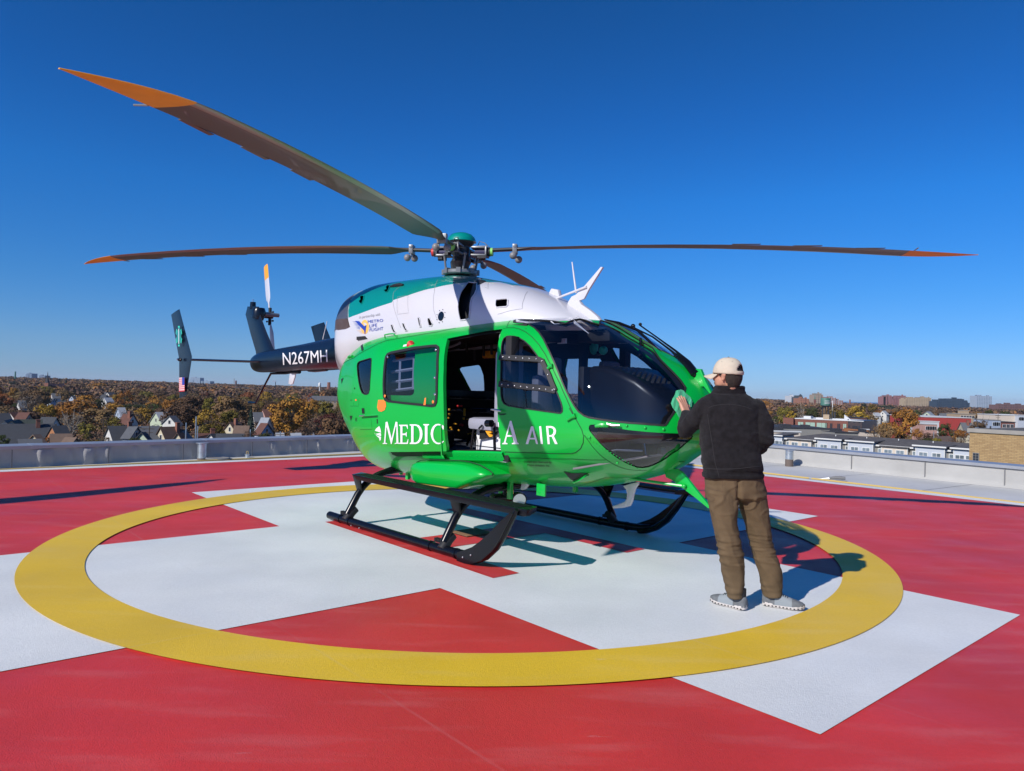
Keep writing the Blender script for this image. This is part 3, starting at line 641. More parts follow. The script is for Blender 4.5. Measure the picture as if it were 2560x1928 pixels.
b.sphere(wpt((980,370), .09, .04), .022, 8, 6); b.sphere(wpt((1080,345), .14, .04), .016, 8, 6); b.sphere(wpt((1840,1030), 0, .03), .034, 10, 8)
for k in range(9): q = wpt((1800-28*k, 1010-26*k), .03, .05); b.box(q-Vector((.012,.03,.008)), q+Vector((.012,.02,.008)))
b.build('windscreen_wiper', 'gloss_black', H)
# hinges, latches, scoops, lamps on the skin
def tubepx(pts, r, name, m, ys=None, body=pod, off=.02, n=8, parent=None):
    b = MB(); P = []
    for p in pts: h, nn = body.hit(p); P.append(h+nn*off)
    b.tube(P, r, n); return b.build(name, m, parent or H)
for q in (zm(1080, 780, s4, [(1785,880),(1820,845),(1862,835)]), zm(1240, 1020, 600/2212, [(660,115),(700,85),(738,70)])):
    tubepx(q, [.012,.016,.02], 'door_hinge', 'green2', off=.012)
tubepx(zm(1180, 640, s2, [(1105,1520),(1160,1508),(1215,1512),(1230,1505)]), [.012,.022,.02,.01], 'door_latch', 'green2')
tubepx(zm(1180, 640, s2, [(1210,1498),(1260,1512),(1325,1512)]), [.010,.012,.008], 'latch_handle', 'steel', off=.03)
tubepx(zm(1080, 780, s4, [(945,1500),(1000,1505),(1060,1515),(1100,1525)]), [.006,.010,.012,.006], 'door_handle', 'steel', off=.03)
b = MB(); decal(pod, [zm(1080, 1000, 220/2212, [(1650,325),(1740,345),(1870,340),(1865,365),(1800,385),(1740,385),(1680,365)])], [], .003, b); b.build('handle_recess', 'seamdark', H, fix=False)
b = MB(); strip(pod, zm(820, 1000, 500/1893, [(335,152),(370,148),(460,140),(560,132)]), .03, .004, b, h=.03, taper=(.5, 1)); b.build('step_handle', 'green2', H)
tubepx(zm(820, 1000, 500/1893, [(322,152),(350,150),(372,145)]), .008, 'handle_stub', 'steel', off=.03)
b = MB()
for pl in ([(320,78),(345,78),(348,130),(324,130)], [(462,182),(478,182),(480,224),(464,224)], [(206,150),(232,150),(218,200)]): decal(pod, [zm(820, 1000, 500/1893, pl)], [], .003, b)
decal(pod, [zm(1240, 1020, 600/2212, [(622,582),(700,600),(790,598),(850,600),(770,640),(718,674),(680,650)])], [], .003, b)
for pl in ([(395,1515),(408,1515),(408,1535),(395,1535)], [(455,1310),(470,1305),(468,1330),(455,1340)], [(230,1160),(270,1140),(235,1245)]): decal(pod, [zm(820, 780, s3, pl)], [], .003, b)
b.build('skin_recess', 'ink', H, fix=False)
b = MB(); decal(pod, [zm(820, 780, s3, [(472,1512),(500,1510),(502,1535),(474,1538)])], [], .004, b); b.build('round_sticker', 'orange_band', H, fix=False)
strip_b = MB(); strip(pod, zm(1240, 1020, 600/2212, [(715,672),(770,650),(852,602)]), .012, .004, strip_b, h=.02); strip_b.build('scoop_lip', 'green2', H, fix=False)
p, nn = pod.hit(zm(1060, 1140, 400/2212, [(940,165)])[0]); b = MB(); b.sphere(p, (.035,.012,.016), 12, 8); b.build('flush_lamp', 'lens', H)
p, nn = pod.hit(zm(820, 780, s3, [(1470,620)])[0])
b = MB(); b.tube([p+Vector((-.03,-.03,.02)), p+Vector((.03,-.05,.03)), p+Vector((.06,-.05,.01))], [.03,.045,.02], 10); b.build('red_cover', 'flag_red', H)
b = MB(); strip(pod, zm(820, 780, s3, [(1330,605),(1415,590)]), .03, .02, b, h=.004); b.build('cover_tag', 'letter', H, fix=False)
b = MB(); decal(pod, [zm(820, 780, s3, [(562,565),(600,555),(618,655),(585,680)])], [], .004, b); b.build('vent_slot', 'ink', H, fix=False)
tubepx(zm(820, 780, s3, [(370,790),(400,765),(430,775)]), .018, 'tail_hinge', 'green2', off=.01)
for P in (zm(820, 780, s3, [(2025,195),(2040,180),(2110,170),(2175,180),(2205,225),(2200,240)]), zm(820, 780, s3, [(985,455),(1010,440),(1080,425),(1150,420),(1185,435),(1190,445)])):
    tubepx([P[0]], .01, 'x', 'rubber') if 0 else None
    b = MB(); Q = [pod.hit(p) for p in P]; b.tube([h+n_*(.0 if i in (0, len(Q)-1) else .035) for i, (h, n_) in enumerate(Q)], .011 if P[0][0] > 1000 else .008, 8)
    b.build('roof_handle', 'rubber' if P[0][0] > 1000 else 'green2', H)
# green floor sill rail under the doorway
b = MB(); strip(pod, zm(1080, 1000, 220/2212, [(430,1385),(1000,1400),(1600,1415),(1830,1425)]), .10, .0, b, h=.018); strip(pod, zm(820, 1000, 500/1893, [(918,524),(1120,530)]), .04, .0, b, h=.03)
b.build('sill_rail', 'green2', fus, fix=False)
b = MB()
for k in range(9): p, nn = pod.hit(zm(1080, 1000, 220/2212, [(540+k*155, 1368+k*3)])[0]); b.sphere(p+nn*.019, .006, 6, 4)
for k, q in enumerate(zm(1440, 1000, s4, [(780,397),(1062,428),(1343,452),(210,575),(635,968)])): p, nn = pod.hit(q); b.sphere(p+nn*.002, .012, 8, 5)
rr = random.Random(3)
for k in range(60):
    t = k/60; q = zm(1440, 1000, s4, [(130+t*900, 560+560*t-20*t*t)])[0]
    if k % 3 == 0: p, nn = pod.hit(q); b.sphere(p+nn*.001, .005, 6, 4)
b.build('rivet', 'green2', fus)
# nose cross bar between windscreen and chin window
# lettering
def serif(ch):
    S = .055                                    # serif thickness
    if ch == 'M': return [[(0,0),(.26,0),(.26,S*.6),(.16,S),(.22,.74),(.25,.74),(.48,0),(.53,0),(.76,.78),(.80,.78),(.80,S),(.70,S*.6),(.70,0),(1,0),(1,S*.6),(.92,S),(.86,.92),(.86,.97),(.76,1),(.52,.25),(.28,1),(.17,.97),(.17,.9),(.08,S),(0,S*.6)]], []
    if ch == 'E': return [[(0,0),(.95,0),(1,.25),(.95,.25),(.82,.07),(.36,.07),(.36,.46),(.7,.46),(.76,.38),(.82,.38),(.82,.62),(.76,.62),(.7,.54),(.36,.54),(.36,.93),(.78,.93),(.90,.78),(.95,.78),(.92,1),(0,1),(0,.95),(.14,.92),(.14,.08),(0,.05)]], []
    if ch == 'D': return [[(0,0),(.5,0),(.72,.06),(.88,.18),(.97,.34),(1,.5),(.97,.68),(.88,.83),(.72,.95),(.5,1),(0,1),(0,.95),(.12,.92),(.12,.08),(0,.05)]], [[(.30,.08),(.48,.08),(.62,.14),(.73,.26),(.78,.4),(.79,.52),(.77,.66),(.7,.8),(.58,.89),(.45,.93),(.30,.93)]]
    if ch == 'I': return [[(0,0),(1,0),(1,.045),(.72,.08),(.72,.92),(1,.955),(1,1),(0,1),(0,.955),(.28,.92),(.28,.08),(0,.045)]], []
    if ch == 'C': return [[(1,.12),(.86,.04),(.62,0),(.42,.02),(.22,.12),(.08,.28),(.0,.5),(.05,.7),(.18,.87),(.38,.98),(.6,1),(.82,.96),(1,.9),(1,.72),(.94,.72),(.84,.86),(.66,.93),(.48,.92),(.32,.82),(.22,.66),(.19,.5),(.22,.32),(.32,.18),(.48,.09),(.66,.07),(.86,.11),(1,.18)]], []
    if ch == 'A': return [[(0,0),(.32,0),(.32,.04),(.20,.07),(.28,.32),(.62,.32),(.70,.07),(.58,.04),(.58,0),(1,0),(1,.04),(.92,.07),(.56,1),(.46,1),(.10,.07),(0,.04)]], [[(.30,.39),(.60,.39),(.455,.78)]]
def put_letter(b, body, ch, x0, x1, yb, yt, off, dy=0.0, clip=None):
    P, Hh = serif(ch); f = lambda p: (x0+(x1-x0)*p[0], yb+dy*p[0]+(yt-yb)*p[1]); decal(body, [[f(p) for p in q] for q in P], [[f(p) for p in q] for q in Hh], off, b)
# ------------------------------------------------------------------ sliding door, pushed back along the hull
DOFF = .075
class Off_:
    """Hit test against the body surface pushed outwards."""
    def __init__(s, body, off): s.b = body; s.off = off
    def hit(s, px):
        if s.b.bvh is None: s.b.make_bvh()
        o, d = hray(*px); o = Vector(o); d = Vector(d); n = Vector((0, -1, 0)); p = None
        for _ in range(4):
            h = s.b.bvh.ray_cast(o-n*s.off, d)
            if h[0] is None: break
            n = h[1] if h[1].dot(d) < 0 else -h[1]; p = h[0]
        if p is None: p, n = s.b.hit(px)
        return p+n*s.off, n
    def uv(s, px): p, n = s.hit(px); return s.b.uv3(p-n*s.off)
dsurf = Off_(pod, DOFF)
_dx0, _ = dsurf.uv((946, 1000)); _tp = dsurf.uv((1116, 846)); _tl = dsurf.uv((960, 878)); _bt = dsurf.uv((1114, 1129)); _bl = dsurf.uv((950, 1129))
G_slide = [(_dx0, _bl[1]), (_dx0, _tl[1]-.05), (_dx0+.06, _tl[1])]+[dsurf.uv(p) for p in ((1000,869),(1060,856),(1104,847),(1118,848),(1113,871),(1109,926),(1108.5,991),(1110,1050),(1116,1119),(1116,1129))]
G_dwin = [dsurf.uv(p) for p in zm(820, 780, s3, [(955,1400),(952,1250),(960,1060),(980,850),(995,770),(1030,715),(1090,688),(1500,603),(1800,572),(1880,568),(1925,595),(1932,650),(1915,1000),(1903,1400),(1893,1560),(1860,1630),(1800,1645),(1500,1612),(1200,1578),(1040,1560),(985,1530),(960,1470)])]
G_dglass = [dsurf.uv(p) for p in zm(820, 780, s3, [(985,1390),(980,1250),(988,1060),(1005,860),(1020,790),(1050,745),(1100,722),(1500,645),(1790,605),(1850,602),(1888,625),(1893,670),(1878,1000),(1868,1400),(1858,1550),(1835,1590),(1790,1605),(1500,1575),(1200,1545),(1060,1528),(1015,1500),(990,1460)])]
Vd, Fd = pod.tris([G_slide, G_dwin, G_dglass]); Cd = Vd[Fd].mean(1)
i_s = np.array([inside(c, G_slide) for c in Cd]); i_w = np.array([inside(c, G_dwin) for c in Cd]); i_g = np.array([inside(c, G_dglass) for c in Cd])
sd = tag(empty('sliding_door')); sd.parent = H
shell(pod, Vd, Fd, i_s & ~i_w, -1, DOFF, 'door_panel', 'green', sd, thick=.035)
shell(pod, Vd, Fd, i_w & ~i_g, -1, DOFF+.008, 'window_frame', 'rubber', sd, thick=.03)
shell(pod, Vd, Fd, i_g, -1, DOFF-.002, 'door_window', 'glass_clear', sd)
b = MB()
for q in zm(820, 780, s3, [(1042,782),(1873,660),(1855,1138),(1857,1425)]): p, n = dsurf.hit(q); b.sphere(p+n*.01, (.014,.006,.014), 10, 6)
b.build('window_bolt', 'lens', sd)
b = MB()
for q in zm(820, 780, s3, [(996,1455),(1828,1557)]): p, n = dsurf.hit(q); b.sphere(p+n*.01, (.017,.006,.017), 10, 6)
b.build('orange_bolt', 'orange_band', sd)
b = MB()
class DoorOut:
    def hit(s, px): return dsurf.hit(px)
dout = DoorOut()
zz = lambda pts: zm(820, 1000, 500/1893, pts)
decal(dout, [zz([(478,0),(530,0),(548,20),(552,60),(540,95),(510,112),(480,105),(468,70)])], [], .004, b); b.build('orange_sticker', 'orange_band', sd, fix=False)
b = MB(); decal(dout, [zm(820, 780, s3, [(1690,1490),(1712,1480),(1705,1612),(1668,1608)])], [], .0135, b); b.build('orange_strap', 'orange_band', sd, fix=False)
b = MB(); strip_pts = zz([(1078,235),(1080,380),(1085,520),(1105,545)])
P = [dsurf.hit(p)[0] for p in strip_pts]; b.tube([q+Vector((0,-.012,0)) for q in P], .008, 6); b.build('door_edge_pipe', 'green2', sd)
# writing along the side: emblem, MEDIC ... A  AIR
b = MB(); k5 = 500/1893
put_letter(b, dout, 'M', *[820+x*k5 for x in (520, 683)], 1000+416*k5, 1000+205*k5, .004)
put_letter(b, dout, 'E', *[820+x*k5 for x in (676, 764)], 1000+416*k5, 1000+235*k5, .004)
put_letter(b, dout, 'D', *[820+x*k5 for x in (776, 898)], 1000+417*k5, 1000+231*k5, .004)
put_letter(b, dout, 'I', *[820+x*k5 for x in (905, 960)], 1000+418*k5, 1000+229*k5, .004)
put_letter(b, dout, 'C', *[820+x*k5 for x in (974, 1098)], 1000+419*k5, 1000+226*k5, .004)
for pl in ([(488,247),(500,275),(506,310),(484,303),(446,291),(441,300),(458,272)], [(441,305),(446,322),(500,312),(505,320),(506,345),(449,321)], [(452,330),(506,350),(503,375),(494,393),(486,360)]):
    decal(dout, [zz(pl)], [], .004, b)
b.build('lettering', 'letter', sd, smooth=False, fix=False)
b = MB(); q1 = lambda x, y: (1240+x*600/2212, 1020+y*600/2212)
x0, y0 = q1(60, 334); x1, y1 = q1(212, 120); put_letter(b, pod, 'A', x0, x1, y0, y1, .003, -.3)
def bar(b, body, a, c, wd, off=.003):
    a, c = np.array(a), np.array(c); t = (c-a)/np.linalg.norm(c-a); n = np.array([-t[1], t[0]])*wd/2; decal(body, [[tuple(a+n), tuple(c+n), tuple(c-n), tuple(a-n)]], [], off, b)
def sans(b, parts, off=.003):
    decal(pod, parts[0], parts[1], off, b)
sans(b, ([[q1(*p) for p in ((275,333),(300,333),(312,290),(360,290),(372,332),(390,332),(345,170),(325,170))]], [[q1(*p) for p in ((317,275),(355,275),(336,205))]]))
sans(b, ([[q1(*p) for p in ((414,332),(434,332),(418,169),(400,169))]], []))
sans(b, ([[q1(*p) for p in ((478,333),(498,333),(492,265),(515,265),(545,332),(570,332),(535,258),(550,240),(556,212),(548,188),(530,172),(505,166),(463,167))]], [[q1(*p) for p in ((490,250),(484,184),(508,184),(526,192),(533,212),(528,235),(512,250))]]))
# the sliver of the hidden letter C beside the doorway
decal(pod, [zm(1080, 1000, 220/2212, [(1660,560),(1682,565),(1690,700),(1672,660)])], [], .003, b); decal(pod, [zm(1080, 1000, 220/2212, [(1704,970),(1722,970),(1722,1100),(1690,1110),(1708,1080)])], [], .003, b)
b.build('lettering', 'letter', fus, smooth=False, fix=False)
b = MB()
text_on(pod, 'Owned and Operated by', zm(1240,1020,600/2212,[(257,503)])[0], zm(1240,1020,600/2212,[(512,510)])[0], 5.2, .003, b)
text_on(pod, 'Metro Aviation, Inc.', zm(1240,1020,600/2212,[(290,535)])[0], zm(1240,1020,600/2212,[(497,542)])[0], 5.2, .003, b)
decal(pod, [zm(820, 1000, k5, [(262,170),(278,170),(278,174),(267,174),(267,184),(276,184),(276,188),(267,188),(267,197),(279,197),(279,201),(262,201)])], [], .003, b)
b.build('small_print', 'ink', fus, smooth=False, fix=False)
# ------------------------------------------------------------------ engine cowling
c1 = 500/2192
G_teal = [cowl.uv(p) for p in zm(820, 640, c1, [(238,470),(230,560),(222,600),(225,680),(330,640),(450,595),(700,510),(715,485),(870,435),(1170,350),(1380,308),(1540,290),(1640,290),(1770,288),(1880,288)])]
xe = G_teal[-1][0]
G_teal = [(G_teal[0][0], math.pi/2+.01)]+G_teal+[(xe+.22, 1.25), (xe+.35, math.pi/2+.01)]
G_exh = [cowl.uv(p) for p in zm(820, 640, c1, [(262,455),(238,520),(222,600),(224,690),(243,770)])]
G_exh = [(-3.7, math.pi/2+.01), (G_exh[0][0]+.08, math.pi/2+.01)]+G_exh+[cowl.uv(p) for p in zm(820, 640, c1, [(175,785),(110,805)])]+[(-3.7, .35)]
G_in = [cowl.uv(p) for p in zm(820, 640, c1, [(1540,292),(1500,340),(1460,400),(1438,470),(1425,560),(1435,640),(1452,705),(1500,700),(1550,690),(1560,600),(1565,520),(1580,460),(1610,420),(1630,370),(1636,300)])]
G_win = [cowl.uv(p) for p in zm(820, 640, c1, [(1838,500),(1848,482),(1960,472),(1973,486),(1970,545),(1955,560),(1850,568),(1836,550)])]
holes = []
for q in ([(350,450),(372,435),(398,440),(392,480),(372,528),(352,520),(340,500),(358,480)], [(635,345),(655,322),(684,325),(670,365),(652,398),(628,400),(610,380),(640,368)],
          [(690,755),(712,752),(748,838),(722,842),(700,800)], [(815,738),(838,738),(876,818),(850,822),(825,780)], [(985,680),(1000,672),(1012,700),(1015,730),(1026,778),(1010,780),(995,740)], [(1095,685),(1118,678),(1150,745),(1140,768),(1108,765),(1096,720)]):
    holes.append([cowl.uv(p) for p in zm(820, 640, c1, q)])
Vc, Fc = cowl.tris([G_teal, G_exh, G_in, G_win]+holes, .06, 40); Cc_ = Vc[Fc].mean(1)
sl_ = lambda g: np.array([inside(c, g) for c in Cc_])
cut = sl_(G_in) | sl_(G_win)
for h in holes: cut |= sl_(h)
cut |= (Cc_[:, 0] > -1.75) & (Cc_[:, 1] < -.38)
mi = np.where(sl_(G_exh), 2, np.where(sl_(G_teal), 1, 0)); iex = sl_(G_exh)
cw = empty('engine_cowling'); cw.parent = H
shell(cowl, Vc, Fc, ~cut & ~iex, -1, 0, 'starboard_cowl', ['hwhite', 'teal', 'exhaust'], cw, mi)
shell(cowl, Vc, Fc, iex, -1, .006, 'exhaust_shroud', ['hwhite', 'teal', 'exhaust'], cw, mi, thick=.01)
V3, F3 = cowl.tris([G_teal, G_exh], .07, 36); c3 = V3[F3].mean(1); m3 = np.where([inside(c, G_exh) for c in c3], 2, np.where([inside(c, G_teal) for c in c3], 1, 0))
shell(cowl, V3, F3, ~((c3[:, 0] > -1.75) & (c3[:, 1] < -.38)), 1, 0, 'port_cowl', ['hwhite', 'teal', 'exhaust'], cw, m3)
shell(cowl, Vc, Fc, ~iex & (Cc_[:, 1] > -.3) & (Cc_[:, 0] < 1.2), -1, -.11, 'engine_bay_wall', 'lining', cw)
b = MB(); strip(cowl, zm(820, 640, c1, [(200,690),(240,770),(190,790),(105,802)]), .02, .012, b); b.build('exhaust_rim', 'heat', cw, fix=False)
b = MB(); Vh, Fh = cowl.tris([[cowl.uv(p) for p in zm(820, 640, c1, [(100,700),(222,690),(243,770),(170,790),(105,802)])]], .06, 40)
gh = [cowl.uv(p) for p in zm(820, 640, c1, [(70,700),(150,692),(222,688),(243,772),(170,790),(100,805)])]
Vh, Fh = cowl.tris([gh], .06, 40); ch = V = None; chm = Vh[Fh].mean(1); shell(cowl, Vh, Fh, np.array([inside(c, gh) for c in chm]), -1, .010, 'heat_shield', 'heat', cw)
for i, g in enumerate([G_in, G_win]+holes): strip(cowl, None, .012, .001, uvpts=g, closed=True, h=.008).build('opening_lip', 'teal' if i in (2, 3) else 'hwhite', cw, fix=False)
b = MB()
for pl in ([(755,275),(720,400),(712,460),(722,560),(760,680),(800,790)], [(1205,265),(1165,400),(1155,500),(1160,600),(1200,700)], [(1720,345),(1757,360),(1760,290)], [(2190,390),(2150,470),(2130,580),(1900,630),(1860,640)]):
    strip(cowl, zm(820, 640, c1, pl), .004, .002, b)
for pl in ([(765,450),(880,435),(885,625),(765,640),(765,450)],): strip(cowl, zm(820, 640, c1, pl), .003, .002, b)
b.build('panel_gap', 'seamgrey', cw, smooth=False, fix=False)
b = MB(); p, n = cowl.hit((820+1240*c1, 640+660*c1)); q, n2 = cowl.hit((820+1240*c1, 640+612*c1)); r_ = (p-q).length
ring = [p+n*.006+(Matrix.Rotation(a, 3, n) @ (q-p)) for a in np.linspace(0, 2*math.pi, 24)[:-1]]
b.add([p+n*.012]+ring, [(0, 1+i, 1+(i+1) % 23) for i in range(23)]); b.build('sight_glass', 'navy', cw, fix=False)
b = MB()
for i in range(8): v = p+n*.006+(Matrix.Rotation(i*math.pi/4+.3, 3, n) @ ((q-p)*1.45)); b.sphere(v, .005, 6, 4)
b.build('rivet', 'ink', cw)
b = MB(); b.tube([cowl.hit((820+x*c1, 640+y*c1))[0]+Vector((0,0,.012)) for x, y in ((640,285),(680,266),(740,256),(785,266))], [.008,.022,.026,.012], 8); b.build('top_vent', 'rubber', cw)
# partnership logo on the cowling
b = MB(); text_on(cowl, 'in partnership with', (820+345*c1, 640+688*c1), (820+572*c1, 640+655*c1), 32*c1, .003, b, up=(.05, -1)); b.build('small_print', 'greyink', cw, smooth=False, fix=False)
b = MB()
for t_, a, c_, h in (('METRO', (438,738), (606,722), 32), ('LIFE', (456,785), (540,772), 32), ('FLIGHT', (458,828), (607,812), 34)):
    text_on(cowl, t_, (820+a[0]*c1, 640+a[1]*c1), (820+c_[0]*c1, 640+c_[1]*c1), h*c1, .004, b, up=(.02, -1))
decal(cowl, [zm(820, 640, c1, [(300,712),(345,716),(402,772),(425,758),(420,790),(412,855),(405,855),(400,820),(355,775)])], [], .006, b)
for k in range(6): decal(cowl, [zm(820, 640, c1, [(262+k*9,718+k*15),(330+k*5,722+k*15),(332+k*5,728+k*15)])], [], .004, b)
b.build('logo_lettering', 'blueink', cw, smooth=False, fix=False)
b = MB(); ell = [(405+44*math.cos(a)-6*math.sin(a)*0, 778+78*math.sin(a)) for a in np.linspace(0, 2*math.pi, 40)[:-1]]
decal(cowl, [zm(820, 640, c1, ell)], [zm(820, 640, c1, [(385,730),(415,735),(428,752),(405,768)])], .002, b)
for k in range(4): decal(cowl, [zm(820, 640, c1, [(300+k*14,812+k*11),(392,820+k*9),(392,824+k*9)])], [], .003, b)
b.build('logo_sun', 'goldink', cw, smooth=False, fix=False)
# deep-set intake throat behind the dark opening
b = MB(); P = [cowl.hit((820+x*c1, 640+y*c1))[0]+Vector((0, .17, 0)) for x, y in ((1540,330),(1530,450),(1500,560),(1490,660))]; b.tube(P, [.10,.115,.11,.10], 16); b.build('air_intake', 'hubdark', cw)
# ------------------------------------------------------------------ antennas and cutters on top
def yplate(pts, y, th, name, m, parent=H, bevel=.003):
    b = MB(); b.prism([onY(p, y-th/2) for p in pts], (0, th, 0)); return b.build(name, m, parent, bevel=bevel)
Zt = lambda pts: zm(1180, 640, s2, pts)
yplate(Zt([(1165,100),(1148,97),(1000,270),(925,345),(888,362),(862,400),(848,432),(905,425),(960,398),(998,382),(1040,300)]), 0, .022, 'upper_wire_cutter', 'hwhite')
yplate(Zt([(850,425),(880,400),(950,400),(970,430),(1050,485),(1110,535),(1150,588),(1080,575),(960,520),(880,470)]), 0, .05, 'cutter_base', 'hwhite', bevel=.008)
b = MB(); b.tube([onY(p, -.02) for p in Zt([(730,388),(1022,275)])], .012, 8); b.tube([onY(p, -.02) for p in Zt([(705,400),(745,385),(760,400)])], .014, 8); b.build('cutter_strut', 'hwhite', H)
b = MB(); b.tube([onY(p, .06) for p in Zt([(930,330),(912,200),(893,55)])], [.011,.009,.006], 8); b.build('whip_antenna', 'hwhite', H)
yplate(Zt([(680,335),(705,288),(762,300),(776,352),(765,385),(720,372)]), .12, .05, 'antenna_fairing', 'hwhite', bevel=.012)
b = MB(); p, n = pod.hit(Zt([(880,560)])[0]); tip = onX(Zt([(1042,692)])[0], p.x+.32); b.tube([p, p+(tip-p)*.35+Vector((0,-.01,0)), tip], [.018,.014,.003], 8)
p2, n = pod.hit(Zt([(700,543)])[0]); b.tube([p2, p2+(tip-p)*.2, p+(tip-p)*.25], [.006,.006,.006], 6); b.tube([p+(tip-p)*.12+Vector((-.05,-.06,.0)), p+(tip-p)*.12+Vector((.03,.03,.03))], .005, 6); b.build('probe_and_reflection', 'hwhite', H)  # thin white rod at the screen stands in for the probe's reflection
yplate(zm(1440, 1000, s4, [(1352,1085),(1500,1060),(1545,1065),(1620,1105),(1700,1200),(1840,1380),(2055,1640),(2050,1670),(2020,1659),(1800,1480),(1640,1360),(1480,1235),(1380,1190)]), 0, .03, 'lower_wire_cutter', 'green2')
b = MB(); q = [onY(p, 0) for p in zm(1440, 1000, s4, [(1300,960),(1350,1085),(1500,1070),(1640,960),(1560,880)])]; b.prism([v+Vector((0,-.04,0)) for v in q], (0,.08,0)); b.build('cutter_bracket', 'green2', H, bevel=.006)
b = MB(); a = onY(zm(1440, 1000, s4, [(470,1160)])[0], -.25); c_ = onY(zm(1440, 1000, s4, [(1660,1325)])[0], -.03); b.tube([a, a+(c_-a)*.06, c_], [.02,.013,.013], 8); b.sphere(c_, .022, 8, 6); b.build('cutter_brace', 'green2', H)
yplate(zm(1240, 1020, 600/2212, [(1165,722),(1230,700),(1305,682),(1306,705),(1280,740),(1262,800),(1250,862),(1228,905),(1180,920),(1078,930),(1070,905),(1120,890),(1180,868),(1202,838),(1205,790),(1195,750)]), .15, .03, 'hooked_belly_antenna', 'hwhite', bevel=.008)
yplate(zm(1240, 1020, 600/2212, [(222,680),(248,672),(300,672),(312,690),(298,700),(262,752),(238,757),(222,750),(232,700)]), -.35, .03, 'belly_fin_antenna', 'hwhite', bevel=.006)
b = MB(); a = onY(zm(1240, 1020, 600/2212, [(380,705)])[0], -.55); b.box(a+Vector((-.01,0,-.10)), a+Vector((.10,.02,.01))); b.box(a+Vector((-.01,.02,-.10)), a+Vector((.005,.10,.01))); b.build('belly_bracket', 'green2', H, bevel=.004)
# ------------------------------------------------------------------ storage fairing under the cabin
b = MB(); k5 = 500/1893
fp = [onY(p, -1.0) for p in zm(820, 1000, k5, [(737,700),(740,640),(762,605),(800,588),(900,582),(1160,590),(1260,604),(1350,630),(1440,680),(1480,715),(1470,735),(1300,810),(1215,850),(1140,842),(950,815),(800,795),(752,760)])]
n_ = len(fp); cen = sum(fp, Vector())/n_
vs = []
for k, (sc_, y) in enumerate(((1.0, -.55), (1.0, -.86), (.985, -.93), (.93, -.975), (.8, -.995))):
    for p in fp: q = cen+(p-cen)*sc_; vs.append(Vector((q.x, y+(0.10*(cen.z-q.z)*0), q.z)))
fs = [(k*n_+i, k*n_+(i+1) % n_, (k+1)*n_+(i+1) % n_, (k+1)*n_+i) for k in range(4) for i in range(n_)]+[tuple(4*n_+i for i in range(n_))]
b.add(vs, fs); b.build('storage_fairing', 'green', H, angle=50)
b = MB(); tp = fp[2:11]; b.tube([Vector((q.x, -.9, q.z+.012)) for q in tp], .006, 6); b.build('fairing_gap', 'seamdark', H)
# ------------------------------------------------------------------ tail
BOOM = np.array([[-6.46,.02,1.90,1.93,1.87,2,2],[-6.44,.07,1.90,1.98,1.80,2,2],[-6.36,.12,1.90,2.02,1.74,2,2],[-6.1,.155,1.91,2.07,1.72,2.2,2.2],[-5.6,.165,1.92,2.105,1.722,2.3,2.3],[-4.5,.19,1.95,2.16,1.74,2.3,2.3],[-3.4,.21,1.98,2.225,1.76,2.3,2.3],[-2.9,.22,1.98,2.24,1.76,2.3,2.3]])
boom = Body(BOOM); Vb, Fb = boom.tris([], .09, 20)
tb = empty('tail_boom'); tb.parent = H
for sd_ in (-1, 1): shell(boom, Vb, Fb, np.ones(len(Fb), bool), sd_, 0, 'boom_skin', 'navy', tb)
Zb = lambda pts: zm(400, 640, 460/2017, pts)
b = MB(); text_on(boom, 'N267MH', Zb([(1352,1195)])[0], Zb([(1840,1160)])[0], 30, .004, b, up=(-.05, -1)); b.build('registration', 'letter', tb, smooth=False, fix=False)
def foil(sec, name, m, parent, n=14):
    """sec: list of (leading point, trailing point, thickness vector)."""
    b = MB(); vs = []
    for le, te, th in sec:
        le, te, th = Vector(le), Vector(te), Vector(th)
        for k in range(n):
            a = 2*math.pi*k/n; x = .5-.5*math.cos(a); t = math.sin(a)*(.28+.72*(1-x))*(x*(1-x)*4)**.25 if 0 < x < 1 else 0
            vs.append(le+(te-le)*x+th*t)
    b.add(vs, [(i*n+k, i*n+(k+1) % n, (i+1)*n+(k+1) % n, (i+1)*n+k) for i in range(len(sec)-1) for k in range(n)]+[tuple(reversed(range(n))), tuple((len(sec)-1)*n+k for k in range(n))])
    return b.build(name, m, parent, angle=60)
T = .055
foil([((-5.45,0,1.98),(-6.36,0,1.95),(0,T*1.5,0)), ((-5.66,0,2.12),(-6.42,0,2.10),(0,T*1.2,0)), ((-5.97,0,2.42),(-6.66,0,2.40),(0,T,0)), ((-6.31,0,2.78),(-6.93,0,2.78),(0,T,0)), ((-6.33,0,2.88),(-6.85,0,2.92),(0,T*.9,0))], 'tail_fin', 'navy', H)
b = MB(); b.tube([(-6.38,0,2.66),(-6.36,.02,2.80),(-6.36,.02,2.86)], [.10,.12,.09], 12); b.tube([(-6.6,0,2.86),(-6.6,0,2.98)], [.055,.05], 10); b.build('gearbox_fairing', 'navy', H)
b = MB(); b.tube([(-6.6,0,2.98),(-6.6,0,3.03)], .022, 8); b.build('tail_light', 'lens', H)
b = MB(); b.tube([(-6.36,0,2.76),(-6.36,.12,2.76),(-6.36,.38,2.76)], [.06,.04,.035], 10); b.build('tail_rotor_shaft', 'hubgrey', H)
tr = empty('tail_rotor'); tr.parent = H; tr.location = (-6.36+.0, .36, 2.70)
hub2 = onY(Zb([(1205,665)])[0], .36); tr.location = hub2
b = MB(); b.tube([(0,-.12,0),(0,.05,0)], .04, 10); b.tube([(0,0,.16),(0,0,-.16)], .03, 10)
for z_ in (.075, -.085): b.tube([(-.13,0,z_),(.13,0,z_)], .008, 6); b.sphere((.13,0,z_), .02, 8, 6); b.sphere((-.13,0,z_), .018, 8, 6)
b.build('hub', 'hubdark', tr)
